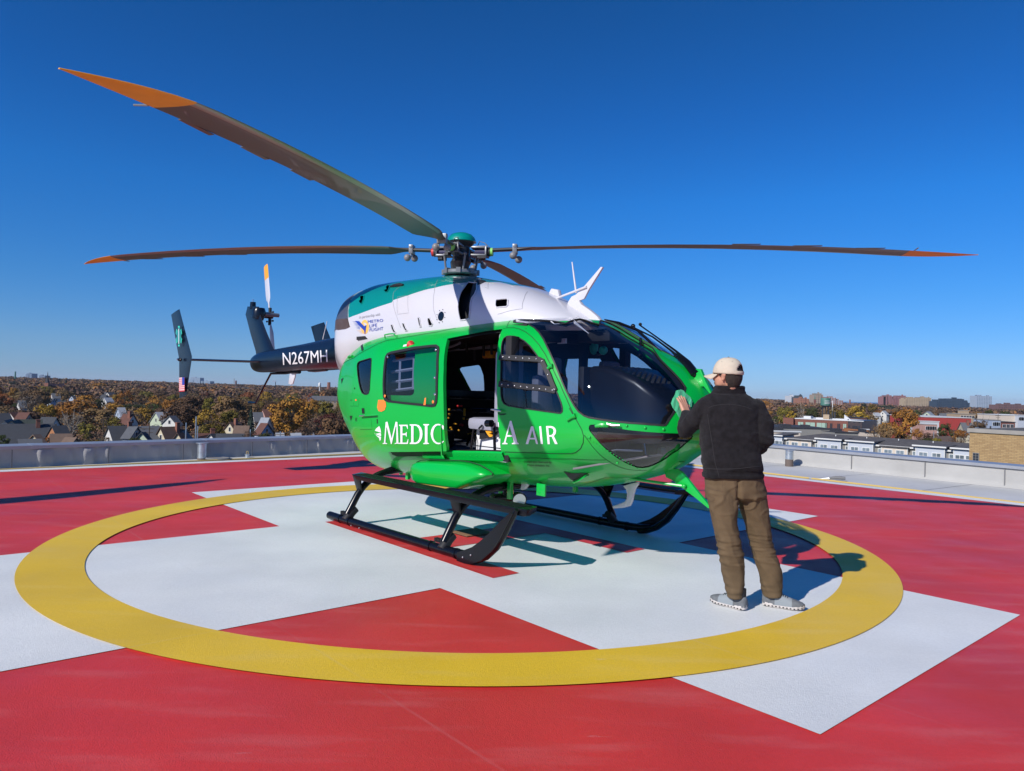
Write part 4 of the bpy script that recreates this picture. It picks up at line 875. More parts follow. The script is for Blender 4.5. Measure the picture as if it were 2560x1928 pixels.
def tr_blade(tippx, rootpx, wtip, mm):
    tp = onY(tippx, .36)-hub2; u = tp.normalized(); L = tp.length; s_ = Vector((u.z, 0, -u.x))
    sec = []
    for r, ch, th in ((.16,.05,.022),(.26,.06,.02),(.34,.17,.014),(.42,.19,.011),(.70,.185,.010),(.92,.18,.009),(.985,.17,.008),(1.0,.12,.004)):
        c0 = u*(r*L); sec.append((c0+s_*ch*.42, c0-s_*ch*.58, Vector((0,1,0))*th))
    hb_ = [s for s in sec if True]; wht = sec[:6]; o = foil(wht, 'tail_rotor_blade', 'hwhite', tr)
    org = [((a*.80+b_*.20) if False else a, b2, t) for (a, b2, t), b_ in zip([sec[4]]+sec[5:], [0]*9)]
    t0 = sec[4][0]+(sec[5][0]-sec[4][0])*.12, sec[4][1]+(sec[5][1]-sec[4][1])*.12, sec[4][2]*1.12
    foil([t0, (sec[5][0]*1.0003, sec[5][1]*1.0003, sec[5][2]*1.12), sec[6], sec[7]], 'blade_tip', 'amber', tr)
tpx = Zb([(1162,98)])[0]; tr_blade(tpx, None, 0, 0)
t3 = onY(tpx, .36)-hub2
b = MB(); op = -t3; u = op.normalized(); s_ = Vector((u.z, 0, -u.x)); foil([(u*.16+s_*.02, u*.16-s_*.03, Vector((0,.022,0))), (u*.34+s_*.07, u*.34-s_*.10, Vector((0,.014,0))), (u*.9+s_*.07, u*.9-s_*.10, Vector((0,.009,0))), (u*.98+s_*.05, u*.98-s_*.08, Vector((0,.005,0)))], 'tail_rotor_blade', 'hwhite', tr)
# horizontal stabiliser and end plates
b = MB(); foil([((-5.88,-1.26,1.88),(-6.2,-1.26,1.88),(0,0,.028)), ((-5.78,0,1.90),(-6.2,0,1.90),(0,0,.03)), ((-5.88,1.30,1.88),(-6.2,1.30,1.88),(0,0,.028))], 'horizontal_stabiliser', 'navy', H)
for sd_ in (-1, 1):
    y = sd_*1.30; hh = .02
    foil([((-6.42,y,2.72),(-6.92,y-sd_*.02,2.66),(0,.012,0)), ((-5.74,y,1.93),(-6.42,y-sd_*.02,1.88),(0,.02,0)), ((-5.74,y,1.88),(-6.42,y-sd_*.02,1.83),(0,.02,0)), ((-5.95 if sd_ < 0 else -5.76,y,1.31 if sd_ < 0 else 1.82),(-6.36,y-sd_*.02,1.25 if sd_ < 0 else 1.80),(0,.012,0))], 'end_plate', 'navy', H)
class EP:
    def hit(s, px): return onY(px, -1.335), Vector((0, -1, 0))
ep = EP(); b = MB()
def star6(cx, cy, w, h, k):
    out = []
    for i in range(6):
        a = math.pi/2+i*math.pi/3; d = np.array([math.cos(a), math.sin(a)]); n_ = np.array([-d[1], d[0]])
        q0 = d*1.0*k+n_*.26*k; q1_ = d*1.0*k-n_*.26*k; a2 = a+math.pi/6; m_ = np.array([math.cos(a2), math.sin(a2)])*.52*k
        out += [q1_, q0, m_]
    return [(cx+p[0]*w, cy-p[1]*h) for p in out]
decal(ep, [Zb(star6(208, 880, 34, 112, 1.0))], [], .002, b); b.build('star_of_life', 'tealink', H, smooth=False, fix=False)
b = MB(); decal(ep, [Zb(star6(208, 880, 34, 112, .84))], [], .004, b); b.build('star_inner', 'teal', H, smooth=False, fix=False)
b = MB(); decal(ep, [Zb([(205,800),(212,800),(213,960),(207,965)])], [], .006, b)
for k in range(7): decal(ep, [Zb([(212,1336+k*21.5),(270,1333+k*21.5),(270,1343+k*21.5),(212,1346+k*21.5)])], [], .004, b, 0)
b.build('flag_white', 'letter', H, smooth=False, fix=False)
b = MB(); decal(ep, [Zb([(210,1334),(272,1330),(271,1484),(210,1487)])], [], .002, b); b.build('flag_red_field', 'flag_red', H, smooth=False, fix=False)
b = MB(); decal(ep, [Zb([(246,1332),(271,1331),(271,1412),(246,1414)])], [], .006, b); b.build('flag_blue_field', 'blueink', H, smooth=False, fix=False)
b = MB(); b.sphere((-6.2,-1.34,1.88), (.07,.03,.03), 10, 8); b.build('nav_light', 'gloss_black', H); b = MB(); b.sphere((-6.27,-1.35,1.885), .018, 8, 6); b.build('nav_lens', 'lens', H)
b = MB(); b.tube([onY(q, 0) for q in Zb([(1500,1262),(1380,1285),(1215,1290),(1130,1450),(1050,1612),(970,1606)])], [.03,.022,.018,.016,.016,.02], 8); b.tube([onY(q, 0) for q in Zb([(1240,1270),(1290,1262),(1380,1262)])], .012, 6); b.build('tail_bumper', 'gloss_black', H)
yplate(Zb([(1422,1285),(1482,1285),(1475,1330),(1452,1402),(1430,1412),(1407,1400),(1415,1340)]), 0, .02, 'boom_antenna', 'hwhite')
b = MB(); b.tube([onY(q, 0) for q in Zb([(1785,915),(1832,715)])], [.008,.005], 6); b.build('boom_whip_antenna', 'hwhite', H)
b = MB(); b.tube([onY(q, 0) for q in Zb([(1630,1250),(1700,1248),(1830,1242)])], [.03,.04,.03], 8); b.tube([onY(q,-.02) for q in Zb([(1440,1275),(1530,1272)])], [.03,.03], 8); b.build('boom_beacon', 'gloss_black', H)
# ------------------------------------------------------------------ main rotor
rot = empty('main_rotor'); rot.parent = H; rot.location = (-.53, 0, 0)
RC = Vector((-.53, 0, 0)); HZ = 3.11
b = MB(); b.lathe([(0.0,3.335),(.06,3.332),(.12,3.31),(.155,3.275),(.172,3.235),(.172,3.225),(.16,3.222)][::-1], n=36); b.build('hub_cap', 'teal', rot)
b = MB(); b.lathe([(.15,3.222),(.14,3.20),(.10,3.17),(.10,3.03),(.12,2.99),(.10,2.95),(.085,2.88),(.10,2.86)][::-1], n=24); b.build('mast', 'hubdark', rot)
b = MB(); b.lathe([(.19,2.835),(.205,2.85),(.205,2.88),(.17,2.895),(.10,2.90)], n=32)
for k in range(8): a = k*math.pi/4; b.box((-.02,-.025,-.03), (.03,.025,.03), T=Matrix.Translation((.19*math.cos(a), .19*math.sin(a), 2.87)) @ Matrix.Rotation(a, 4, 'Z'))
b.build('swash_plate', 'hubgrey', rot)
b = MB()
for k in range(4):
    a = R(-57.5+90*k+28); b.tube([(.17*math.cos(a), .17*math.sin(a), 2.87), (.20*math.cos(a+.1), .20*math.sin(a+.1), 3.06)], [.011,.013], 8); b.sphere((.17*math.cos(a), .17*math.sin(a), 2.87), .02, 8, 6); b.sphere((.20*math.cos(a+.1), .20*math.sin(a+.1), 3.06), .02, 8, 6)
b.build('pitch_link', 'hubgrey', rot)
b = MB(); b.tube([(.06,.03,2.83), (.05,.03,3.0)], .035, 8); b.tube([(-.05,-.05,2.83), (-.07,-.06,3.0)], .035, 8); b.tube([(-.1,.05,2.83),(-.12,.06,2.99)], .014, 6); b.build('mast_support', 'hubdark', rot)
tips = {'N': onZ((150.4, 173.6), 3.027), 'L': onZ((210.6, 660.8), 3.027), 'R': onZ((2445.4, 637.6), 3.027)}
azs = {k: math.atan2(v.y, v.x-RC.x)+.037 for k, v in tips.items()}; lens = {k: math.hypot(v.y, v.x-RC.x) for k, v in tips.items()}
azs['B'] = azs['N']+math.pi; lens['B'] = sum(lens.values())/3
def chord(r):                                   # leading and trailing edge offsets, thickness
    if r < .62: return .045, -.045, .035
    if r < .95: t = (r-.62)/.33; t = t*t*(3-2*t); return .045+(.065)*t, -.045-.155*t, .035-.018*t
    if r < 4.45: return .11, -.20, .0165
    t = (r-4.45)/.80; return .11-.30*t**2.2, -.20, .0165*(1-.7*t)
def bz(r): return HZ+.055*r-.0135*r*r
def blade_sec(r, n=22):
    le, te, th = chord(r); tw = R(9-1.9*r) if r > .62 else 0; tw *= min(1, max(0, (r-.5)/.5)); vs = []
    for k in range(n):
        a = 2*math.pi*k/n; x = .5-.5*math.cos(a); s_ = math.sin(a)
        t = (2.6*(1.4845*math.sqrt(max(x, 0))-.63*x-1.758*x*x+1.4215*x**3-.518*x**4)) if r > .8 else abs(s_)
        z = th*t*(1 if s_ > 0 else -.75)*.72; y = le+(te-le)*x
        vs.append(Vector((r, y*math.cos(tw)-z*math.sin(tw), bz(r)+y*math.sin(tw)+z*math.cos(tw))))
    return vs
def make_blade(key, first=None):
    root = empty('rotor_blade'); root.parent = rot; root.rotation_euler = (0, 0, azs[key]); root.scale = (lens[key]/5.25, 1, 1)
    rs = [.36,.45,.55,.62,.68,.74,.80,.87,.95,1.1,1.4,1.8,2.3,2.8,3.3,3.8,4.2,4.45,4.62]; n = 22
    def loft(rs, name, m, edge=False):
        b = MB(); vs = [v for r in rs for v in blade_sec(r, n)]
        for i in range(len(rs)-1):
            for k in range(n):
                le = (k <= 2 or k >= n-3) and rs[i] > .85
                b.add([], [], 0); b.f.append((i*n+k, i*n+(k+1) % n, (i+1)*n+(k+1) % n, (i+1)*n+k)); b.m.append(1 if (edge and le) else 0)
        b.v = vs; b.f += [tuple(reversed(range(n))), tuple((len(rs)-1)*n+k for k in range(n))]; b.m += [0, 0]
        return b.build(name, m, root, angle=50)
    loft(rs, 'blade_body', ['blade', 'blade_edge'], True)
    loft([4.62,4.75,4.88,4.98,5.06,5.13,5.18,5.22,5.245,5.25], 'blade_tip', 'orange')
    for r0 in (2.9, 3.5, 4.1): b = MB(); b.box((r0, -.235, bz(r0)-.014), (r0+.28, -.195, bz(r0)-.010)); b.build('trim_tab', 'blade', root)
    b = MB(); b.tube([(4.66,-.2,bz(4.66)),(4.66,-.30,bz(4.66)+.01)], .006, 6); b.build('static_wick', 'hubgrey', root)
    b = MB()                                   # vibration absorbers and their clamp
    b.box((.585,-.055,HZ-.02), (.635,.055,HZ+.085)); b.tube([(.61,-.06,HZ+.06),(.61,.06,HZ+.06)], .022, 8)
    b.box((.60,-.05,HZ-.06),(.62,-.03,HZ)); b.box((.60,.03,HZ-.06),(.62,.05,HZ)); b.build('absorber_clamp', 'hubgrey', root, bevel=.006)
    b = MB(); b.sphere((.60,-.075,HZ-.055), .042, 16, 12); b.build('vibration_absorber', 'absorber', root)
    b = MB(); b.sphere((.64,.075,HZ-.075), .042, 16, 12); b.build('vibration_absorber', 'absorber', root)
    b = MB(); b.box((.12,-.075,HZ+.035), (.30,.075,HZ+.055)); b.box((.12,-.075,HZ-.055), (.30,.075,HZ-.035)); b.box((.28,-.075,HZ-.055),(.30,-.055,HZ+.055)); b.box((.28,.055,HZ-.055),(.30,.075,HZ+.055)); b.build('hub_arm', 'hubgrey', root, bevel=.006)
    b = MB(); b.tube([(.16,0,HZ),(.29,0,HZ)], .045, 12); b.build('elastomer', 'blue_elastomer', root)
    b = MB(); b.tube([(.29,0,HZ),(.33,0,HZ)], .055, 12); b.box((.20,-.09,HZ-.085),(.30,-.05,HZ-.05)); b.box((.22,.02,HZ-.09),(.27,.06,HZ-.05)); b.tube([(.17,.03,HZ+.05),(.20,.03,HZ+.13),(.26,.02,HZ+.11),(.33,.0,HZ+.04)], .0045, 6)
    b.build('blade_fitting', 'hubdark', root)
    b = MB(); b.tube([(.325,0,HZ),(.36,0,HZ)], .048, 14); b.build('tape_mark', 'red_tape' if key == 'L' else 'lime', root)
for kx in ('N', 'L', 'R', 'B'): make_blade(kx)
# ------------------------------------------------------------------ landing gear
for sd_ in (-1, 1):
    y = sd_*1.18; g = empty('landing_skid'); g.parent = H
    b = MB(); b.tube([(-1.30,y,.050),(-1.0,y,.047),(.9,y,.047),(1.12,y,.052),(1.28,y,.062),(1.40,y,.09)], [.043,.043,.043,.043,.04,.03], 16)
    for x_ in (-1.05,-.85,.66,1.05): b.tube([(x_,y,.048),(x_+.03,y,.048)], .049, 16)
    b.build('skid_tube', 'gloss_black', g)
    b = MB()                                    # upturned wear plate at the front
    prof = [(1.13,.005),(1.24,.0),(1.34,.015),(1.47,.07),(1.60,.17),(1.71,.31),(1.845,.515)]; top = [(1.13,.075),(1.22,.11),(1.34,.16),(1.45,.23),(1.58,.33),(1.70,.435),(1.82,.525)]
    poly = prof+top[::-1]; b.prism([(x_, y+sd_*.052, z_) for x_, z_ in poly], (0, -sd_*.008, 0)); b.build('skid_plate', 'gloss_black', g)
    b = MB(); b.tube([(x_, y, z_+.03) for x_, z_ in prof[1:]], [.045,.045,.044,.040,.032,.022], 10, flat=(1, .8)); b.build('skid_toe', 'gloss_black', g)
    b = MB()
    for x_, z_ in ((1.22,.05),(1.33,.09),(-.72,-.005+.03),(-.55,.025)): b.sphere((x_, y+sd_*.054, z_), .009, 8, 5)
    b.build('skid_bolt', 'steel', g)
for x_, nm in ((.87,'f'), (-.90,'r')):
    g = empty('cross_tube'); g.parent = H; b = MB(); pts = []
    for t in np.linspace(-1, 1, 41):
        y = t*1.18; a = abs(y); z_ = float(np.interp(a, [0,.42,.6,.72,.82,.90,.97,1.04,1.2], [.58,.58,.57,.55,.52,.48,.43,.36,.08]))
        pts.append((x_+(.0 if nm == 'f' else 0), y, z_))
    b.tube(pts, [.038 if abs(q[1]) > .7 else .045 for q in pts], 12); b.build('tube', 'gloss_black', g)
    for sd_ in (-1, 1):
        b = MB(); b.tube([(x_, sd_*1.2, .05), (x_, sd_*1.13, .13), (x_, sd_*1.08, .17)], [.052,.047,.044], 12)
        for k in range(5): b.box((x_-.14+k*.022, sd_*1.17-.02, .10), (x_-.128+k*.022, sd_*1.17+.02, .135))
        b.build('saddle', 'rubber', g)
    for sd_ in (-1, 1):
        b = MB(); y = sd_*.46; b.box((x_-.075, y-.02, .50), (x_-.055, y+.02, .66)); b.box((x_+.055, y-.02, .46), (x_+.10, y+.02, .66)); b.box((x_-.075, y-.02, .63), (x_+.10, y+.02, .66)); b.build('clamp', 'green2', g, bevel=.004)
for sd_ in (-1, 1):
    g = empty('boarding_step'); g.parent = H; b = MB(); y0, y1 = sd_*1.16, sd_*.965
    pl = [(-.86,y0,.555),(-1.0,y1,.555),(1.80,y1,.555),(1.88,y1+sd_*.03,.555),(1.945,y0-sd_*.03,.555),(1.935,y0,.555)]
    b.prism(pl, (0,0,-.010)); b.prism([(-.86,y0,.5535),(1.93,y0,.5535),(1.94,y0,.505),(1.90,y0,.495),(-.75,y0,.505)], (0,-sd_*.010,0)); b.prism([(1.935,y0,.5535),(1.945,y0-sd_*.03,.5535),(1.85,y1,.5535),(1.85,y1,.51),(1.94,y0-sd_*.03,.505),(1.935,y0,.505)], (-.010,0,0))
    b.build('step_board', 'gloss_black', g, bevel=.003)
    b = MB()
    for k in range(140): xx = -.84+k*.019; b.box((xx, min(y0,y1)+.02, .556), (xx+.009, max(y0,y1)-.02, .5585))
    b.build('grip_tread', 'rubber', g, smooth=False)
    for x_ in (.87, -.90):
        b = MB(); b.prism([(x_-.07,sd_*1.10,.543),(x_+.09,sd_*1.10,.543),(x_+.05,sd_*1.05,.36),(x_-.04,sd_*1.05,.36)], (0,-sd_*.02,0)); b.build('step_bracket', 'gloss_black', g, bevel=.004)
# search light under the belly
g = empty('search_light'); g.parent = H; lp = onY(zm(1060, 1140, 400/2212, [(1310,605)])[0], -.25)
b = MB(); ax = Vector((.88,-.42,-.12)).normalized(); b.tube([lp-ax*.14, lp-ax*.10, lp-ax*.02, lp+ax*.02], [.03,.06,.075,.078], 18, cap=True)
q = onY(zm(1060, 1140, 400/2212, [(960,570)])[0], -.25); b.tube([q, q+ax*.10], .045, 12); b.tube([q+ax*.05, (lp+q)/2+Vector((0,.03,0)), lp-ax*.1], [.05,.06,.05], 10)
b.tube([(lp+q)/2+Vector((0,.02,.03)), (lp+q)/2+Vector((-.02,.04,.22))], [.045,.03], 10); b.build('lamp_body', 'gloss_black', g)
b = MB(); b.tube([lp+ax*.019, lp+ax*.024], [.066,.066], 18); b.build('lens', 'lens', g)
b = MB()
for z_ in ((1225,430,1222,525), (1150,495,1178,545)): 
    a_, c_ = [onY(p, -.33) for p in zm(1060, 1140, 400/2212, [z_[:2], z_[2:]])]; b.tube([a_, (a_+c_)/2, c_], [.006,.012,.012], 8)
b.build('brass_fitting', 'goldink', g)
# ------------------------------------------------------------------ cabin interior
it = empty('cabin_interior'); it.parent = H
b = MB(); b.box((-1.5,-.72,.84), (1.2,.72,.865)); b.box((1.2,-.60,.845), (1.65,.60,.86)); b.box((1.65,-.44,.85), (1.95,.44,.862)); b.build('cabin_floor', 'floor', it, smooth=False)
b = MB(); b.box((.34,-.83,.862), (1.30,-.68,.878)); b.build('door_sill', 'ltgrey', it, smooth=False)
b = MB(); b.box((-1.95,-.5,.86), (-1.92,.5,2.0)); b.box((-1.8,-.62,2.09), (1.3,.62,2.13)); b.build('bulkhead', 'lining', it, smooth=False)
b = MB(); b.box((-1.4,-.62,.87),(-.3,-.2,1.05)); b.box((-1.5,-.6,1.05),(-.7,-.25,1.18)); b.box((.3,.45,.87),(1.1,.70,1.0)); b.build('equipment_locker', 'lining', it, bevel=.01)
b = MB(); yg = -.80                             # pale rack seen through the door window
zr = zm(820, 780, s3, [(1135,800),(1500,765),(1490,1330),(1105,1385)])
def rackbar(a, c, w_): P, Q = [onY(p, -.80) for p in zm(820, 780, s3, [a, c])]; b.tube([P, Q], w_, 4)
for a, c in (((1130,845),(1500,790)),((1105,1040),(1480,985)),((1100,1215),(1470,1170)),((1100,1365),(1460,1320)),((1250,830),(1235,1350)),((1488,780),(1470,1340))): rackbar(a, c, .016)
b.build('supply_rack', 'ltgrey', it)
def seat(x, y, face, fab, h=.98, wd=.42):
    """Crew seat, facing +X (face 1) or -X (face -1)."""
    s_ = empty('crew_seat'); s_.parent = it; s_.location = (x, y, .86); s_.rotation_euler = (0, 0, 0 if face > 0 else math.pi)
    b = MB(); b.box((-.05,-wd/2,.26), (.36,wd/2,.38)); b.build('cushion', fab, s_, bevel=.045)
    b = MB(); b.box((-.13,-wd/2,.30), (-.03,wd/2,h)); b.build('backrest', fab, s_, bevel=.04)
    b = MB(); b.box((-.13,-.13,h-.02), (-.05,.13,h+.17)); b.build('headrest', fab, s_, bevel=.035)
    b = MB()
    for yy in (-.15, .15): b.tube([(.30,yy,0),(.25,yy,.27)], .014, 8); b.tube([(-.08,yy,0),(-.05,yy,.3)], .014, 8)
    b.build('seat_frame', 'gloss_black', s_)
    b = MB()
    for yy in (-.09, .09): b.tube([(-.02,yy,h-.05),(.0,yy*.8,.7),(.05,yy*.4,.42)], .012, 6, flat=(2.2,.5))
    b.build('harness', 'gloss_black', s_)
seat(1.50, -.42, 1, 'greyfab', .80, .40); seat(1.50, .42, 1, 'greyfab', .80, .40)
seat(.95, -.58, -1, 'ltgrey', 1.02, .30); seat(.1, .45, 1, 'lining', .9)
b = MB(); b.prism([onY(p, -.66) for p in zm(1080, 1000, 220/2212, [(1200,700),(1290,740),(1480,770),(1610,780),(1560,870),(1450,935),(1190,985)])], (0,.03,0)); b.build('seat_skirt', 'black', it)
b = MB(); b.prism([onY(p, -.70) for p in zm(1080, 1000, 220/2212, [(1325,755),(1480,770),(1490,830),(1425,840),(1520,900),(1490,930),(1440,930),(1380,850)])], (0,.02,0)); b.build('warning_bracket', 'amber', it)
a_ = onY(zm(1080, 1000, 220/2212, [(1185,1165)])[0], -.58); b = MB(); b.box((a_.x, -.62, .875), (a_.x+.42, -.25, 1.14)); b.build('storage_box', 'letter', it, bevel=.01)
b = MB(); b.box((a_.x-.002, -.625, .955),(a_.x+.425,-.618,.962)); b.box((a_.x-.002,-.625,.905),(a_.x+.425,-.618,.909)); b.box((a_.x+.18,-.623,1.04),(a_.x+.25,-.619,1.044)); b.box((a_.x+.18,-.623,1.05),(a_.x+.24,-.619,1.054)); b.build('box_label', 'ink', it, smooth=False)
b = MB()                                        # stretcher frame
for zz_ in (1.28, 1.42): b.tube([(-.9,-.18,zz_),(.75,-.18,zz_)], .014, 8); b.tube([(-.9,.25,zz_),(.75,.25,zz_)], .014, 8)
for xx in (-.6,-.1,.35,.72): b.tube([(xx,-.18,1.42),(xx,.25,1.42)], .012, 6); b.tube([(xx,-.18,.9),(xx+.18,-.18,1.28)], .014, 6)
b.box((-.9,-.16,1.43),(.7,.23,1.50)); b.build('stretcher_frame', 'gloss_black', it)
b = MB()
Zi = lambda p, y: onY(zm(1080, 1000, 220/2212, [p])[0], y)
for a, c in (((435,215),(435,260)),((435,340),(432,400)),((420,430),(418,465)),((812,215),(815,410)),((798,440),(795,495)),((875,485),(905,485)),((960,485),(1010,485)),((535,598),(570,598)),((590,602),(618,602)),((450,697),(490,690)),((900,850),(1010,850)),((1070,852),(1165,850)),((660,755),(690,775)),((485,735),(515,745))):
    b.tube([Zi(a, -.22), Zi(c, -.22)], .014 if abs(a[1]-c[1]) > 20 else .008, 6)
b.build('stretcher_strap', 'amber', it)
b = MB(); b.tube([Zi((640,152), -.24), Zi((750,152), -.24)], .012, 6); b.tube([Zi((715,630), -.24), Zi((765,630), -.24)], .018, 6); b.build('red_buckle', 'flag_red', it)
b = MB(); b.tube([Zi((1000,1185), -.7), Zi((1080,1020), -.66), Zi((1130,850), -.6)], .005, 6); b.tube([Zi((1180,720), -.75), Zi((1260,640), -.75)], .010, 6); b.tube([Zi((1380,590), -.78), Zi((1500,590), -.78)], .035, 10); b.build('seat_belt', 'gloss_black', it)
b = MB(); b.tube([onY(p, -.5) for p in zm(1080, 780, s4, [(245,550),(330,520),(400,490),(430,475)])], .014, 8); b.build('grab_bar', 'ltgrey', it)
b = MB(); b.tube([onY(p, .2) for p in zm(1080, 780, s4, [(430,560),(700,520),(1010,480)])], .012, 6)
for p in ((530,520),(790,580),(910,560),(650,650)): q = onY(zm(1080, 780, s4, [p])[0], .1); b.tube([q+Vector((0,0,.05)), q+Vector((.01,0,-.07))], .016, 6)
b.build('ceiling_rail', 'rubber', it)
b = MB(); q = onY(zm(1080, 780, s4, [(890,650)])[0], .3); b.box(q-Vector((.09,.05,.05)), q+Vector((.09,.05,.04))); b.build('oxygen_mask', 'amber', it, bevel=.02)
# glare shield, instrument panel, centre post and cyclic
b = MB()
sec = []
gp = [(1.80,.30,1.25,1.75),(2.0,.35,1.15,1.75),(2.2,.38,1.10,1.70),(2.36,.37,1.08,1.64),(2.5,.34,1.08,1.55),(2.6,.26,1.10,1.46),(2.67,.16,1.12,1.34)]
for x_, w__, z0, z1 in gp:
    r_ = min(.06, (z1-z0)*.45); ring_ = []
    for sy, sz in ((-1,-1),(-1,1),(1,1),(1,-1)):
        cx, cz = sy*(w__-r_), (z1-r_ if sz > 0 else z0+.02)
        for k in range(5):
            a = {(-1,1): math.pi-k*math.pi/8, (1,1): math.pi/2-k*math.pi/8, (1,-1): 0-k*.01, (-1,-1): math.pi+k*.01}[(sy,sz)]
            rr_ = r_ if sz > 0 else .02; ring_.append((x_, cx+rr_*math.cos(a), cz+rr_*math.sin(a)))
    sec.append(ring_)
n_ = len(sec[0]); vs = [v for s in sec for v in s]
b.add(vs, [(i*n_+k, i*n_+(k+1) % n_, (i+1)*n_+(k+1) % n_, (i+1)*n_+k) for i in range(len(sec)-1) for k in range(n_)]+[tuple(range(n_)), tuple((len(sec)-1)*n_+k for k in reversed(range(n_)))])
b.build('glare_shield', 'panel', it, angle=60)
b = MB()
for r_ in range(5):
    for k in range(9): xx = 2.08+k*.05; yy = -.30+r_*.075; b.box((xx, yy, 1.765-max(0, xx-2.0)*.30), (xx+.032, yy+.012, 1.775-max(0, xx-2.0)*.36))
b.build('vent_slots', 'black', it, smooth=False)
b = MB(); b.box((1.74,-.38,1.15), (1.80,.38,1.74)); b.box((1.55,-.10,.85), (1.95,.10,1.15)); b.build('instrument_panel', 'black', it, bevel=.01)
b = MB(); b.prism([(2.0,-.70,.86),(2.55,-.42,1.0),(2.62,0,1.02),(2.55,.42,1.0),(2.0,.70,.86)], (0,0,.015)); b.build('chin_floor', 'chinfloor', it, smooth=False)
b = MB()
for y in (-.42,.42): b.tube([(1.90,y,.86),(1.86,y,1.05),(1.84,y-.02,1.28)], [.012,.012,.02], 8); b.box((2.1,y-.10,.92),(2.14,y-.03,1.02)); b.box((2.1,y+.03,.92),(2.14,y+.10,1.02))
b.tube([(2.15,-.62,1.0),(2.3,-.5,1.04),(2.45,-.35,1.04)], .010, 6); b.build('flight_controls', 'steel', it)
b = MB(); hp = onY(zm(1400, 760, 400/2212, [(470,600)])[0], .25)
b.sphere(hp, (.05,.035,.075), 12, 8); b.sphere(hp+Vector((.14,-.02,-.035)), (.05,.035,.045), 12, 8); b.build('headset_cup', 'tealink', it)
b = MB(); b.tube([hp+Vector((0,0,.07)), hp+Vector((.01,0,.16)), hp+Vector((.06,0,.22)), hp+Vector((.12,-.01,.17)), hp+Vector((.14,-.02,.0))], .008, 6); b.tube([hp+Vector((.05,0,-.06)),hp+Vector((.10,0,-.06))], .02, 6); b.build('headset_band', 'gloss_black', it)
for p0, nm in (((30,515), 0), ((870,515), 1)):
    q = onY(zm(1400, 760, 400/2212, [p0])[0], -.2 if nm == 0 else .5); b = MB(); b.box(q-Vector((.06,.003,.024)), q+Vector((.06,.003,.024))); b.build('exit_sign', 'letter', it, smooth=False)
    vs, fs = glyphs('EXIT'); b = MB(); b.add([(q.x-.045+x*.09, q.y-.006, q.z-.014+y*.028) for x, y in vs], fs); b.build('exit_lettering', 'flag_red', it, smooth=False, fix=False)
b = MB(); b.box((1.28,-.66,1.98),(1.34,.66,2.08)); b.box((1.30,.08,.9),(1.36,.16,2.02)); b.box((1.26,-.84,.87),(1.34,-.74,2.0)); b.box((1.26,.74,.87),(1.34,.84,2.0)); b.box((1.5,-.16,1.98),(1.9,.16,2.08)); b.build('cabin_frame', 'lining', it, bevel=.01)
b = MB(); q = onY(zm(1400, 760, 400/2212, [(1110,690)])[0], -.05); b.tube([q+Vector((0,0,.14)), q], .012, 6); b.sphere(q, (.035,.03,.04), 10, 8); b.build('compass', 'gloss_black', it)
b = MB(); q = onY(zm(1080, 780, s4, [(1180,1250)])[0], -.72); b.tube([q+Vector((0,0,-.12)), q+Vector((0,0,.08))], .03, 12); b.build('water_bottle', 'blueink', it)
b = MB(); b.tube([q+Vector((0,0,.0)), q+Vector((0,0,.025))], .031, 12); b.build('bottle_band', 'letter', it)
# ================================================================== the man wiping the nose
M['fleece'] = mat('charcoal_fleece', (0.0125, 0.0115, 0.0135), 0.95, var=0.35, vscale=25, bump=0.6, bscale=260, sheen=0.05, spec=.2)
M['trousers'] = mat('brown_trousers', (0.120, 0.082, 0.046), 0.9, spec=.2, var=0.12, vscale=14, bump=0.35, bscale=350)
M['skin'] = mat('skin', (0.50, 0.25, 0.165), 0.5, var=0.1, vscale=20, bump=.1, bscale=80)
M['hair'] = mat('dark_brown_hair', (0.022, 0.014, 0.010), 0.7, var=.5, vscale=90, bump=.8, bscale=220)
M['cap'] = mat('beige_cap', (0.53, 0.455, 0.355), 0.8, var=0.06, vscale=30, bump=.25, bscale=300)
M['rag'] = mat('green_cloth', (0.05, 0.40, 0.20), 0.85, var=0.15, vscale=12, bump=.3, bscale=300, sheen=.2)
M['shoe'] = mat('grey_knit', (0.13, 0.14, 0.15), 0.8, var=.2, vscale=50, bump=.5, bscale=300); M['shoe_lt'] = mat('light_grey_band', (0.24, 0.27, 0.29), 0.75, bump=.5, bscale=200)
M['sole'] = mat('off_white_sole', (0.52, 0.48, 0.45), 0.7, var=.1, vscale=40); M['sock'] = mat('dark_sock', (0.015, 0.015, 0.017), 0.9)
man = tag(empty('person', (1.80, 5.22, 0)), 'man seen from behind in beige cap and black fleece wiping the nose with a cloth', 'person')
def put(o, parent):                             # keep world placement under the parent
    o.parent = parent; o.matrix_parent_inverse = Matrix.Translation(parent.location).inverted(); return o
def rings(b, rs, n=28, e=2.3, dirv=(1, 0)):
    """rs: (px left, px right, py, D, half depth[, skew])."""
    vs = []; dx, dy = dirv
    for r in rs:
        c = dpt((r[0]+r[1])/2, r[2], r[3]); w = (r[1]-r[0])/2*r[3]/FPX; d = r[4]
        for k in range(n):
            a = 2*math.pi*k/n; ca, sa = math.cos(a), math.sin(a); x = abs(ca)**(2/e)*math.copysign(1, ca)*w; y = abs(sa)**(2/e)*math.copysign(1, sa)*d
            vs.append((c.x+x, c.y+y+(r[5] if len(r) > 5 else 0)*x, c.z))
    m = len(rs)
    b.add(vs, [(i*n+k, i*n+(k+1) % n, (i+1)*n+(k+1) % n, (i+1)*n+k) for i in range(m-1) for k in range(n)]+[tuple(reversed(range(n))), tuple((m-1)*n+k for k in range(n))])
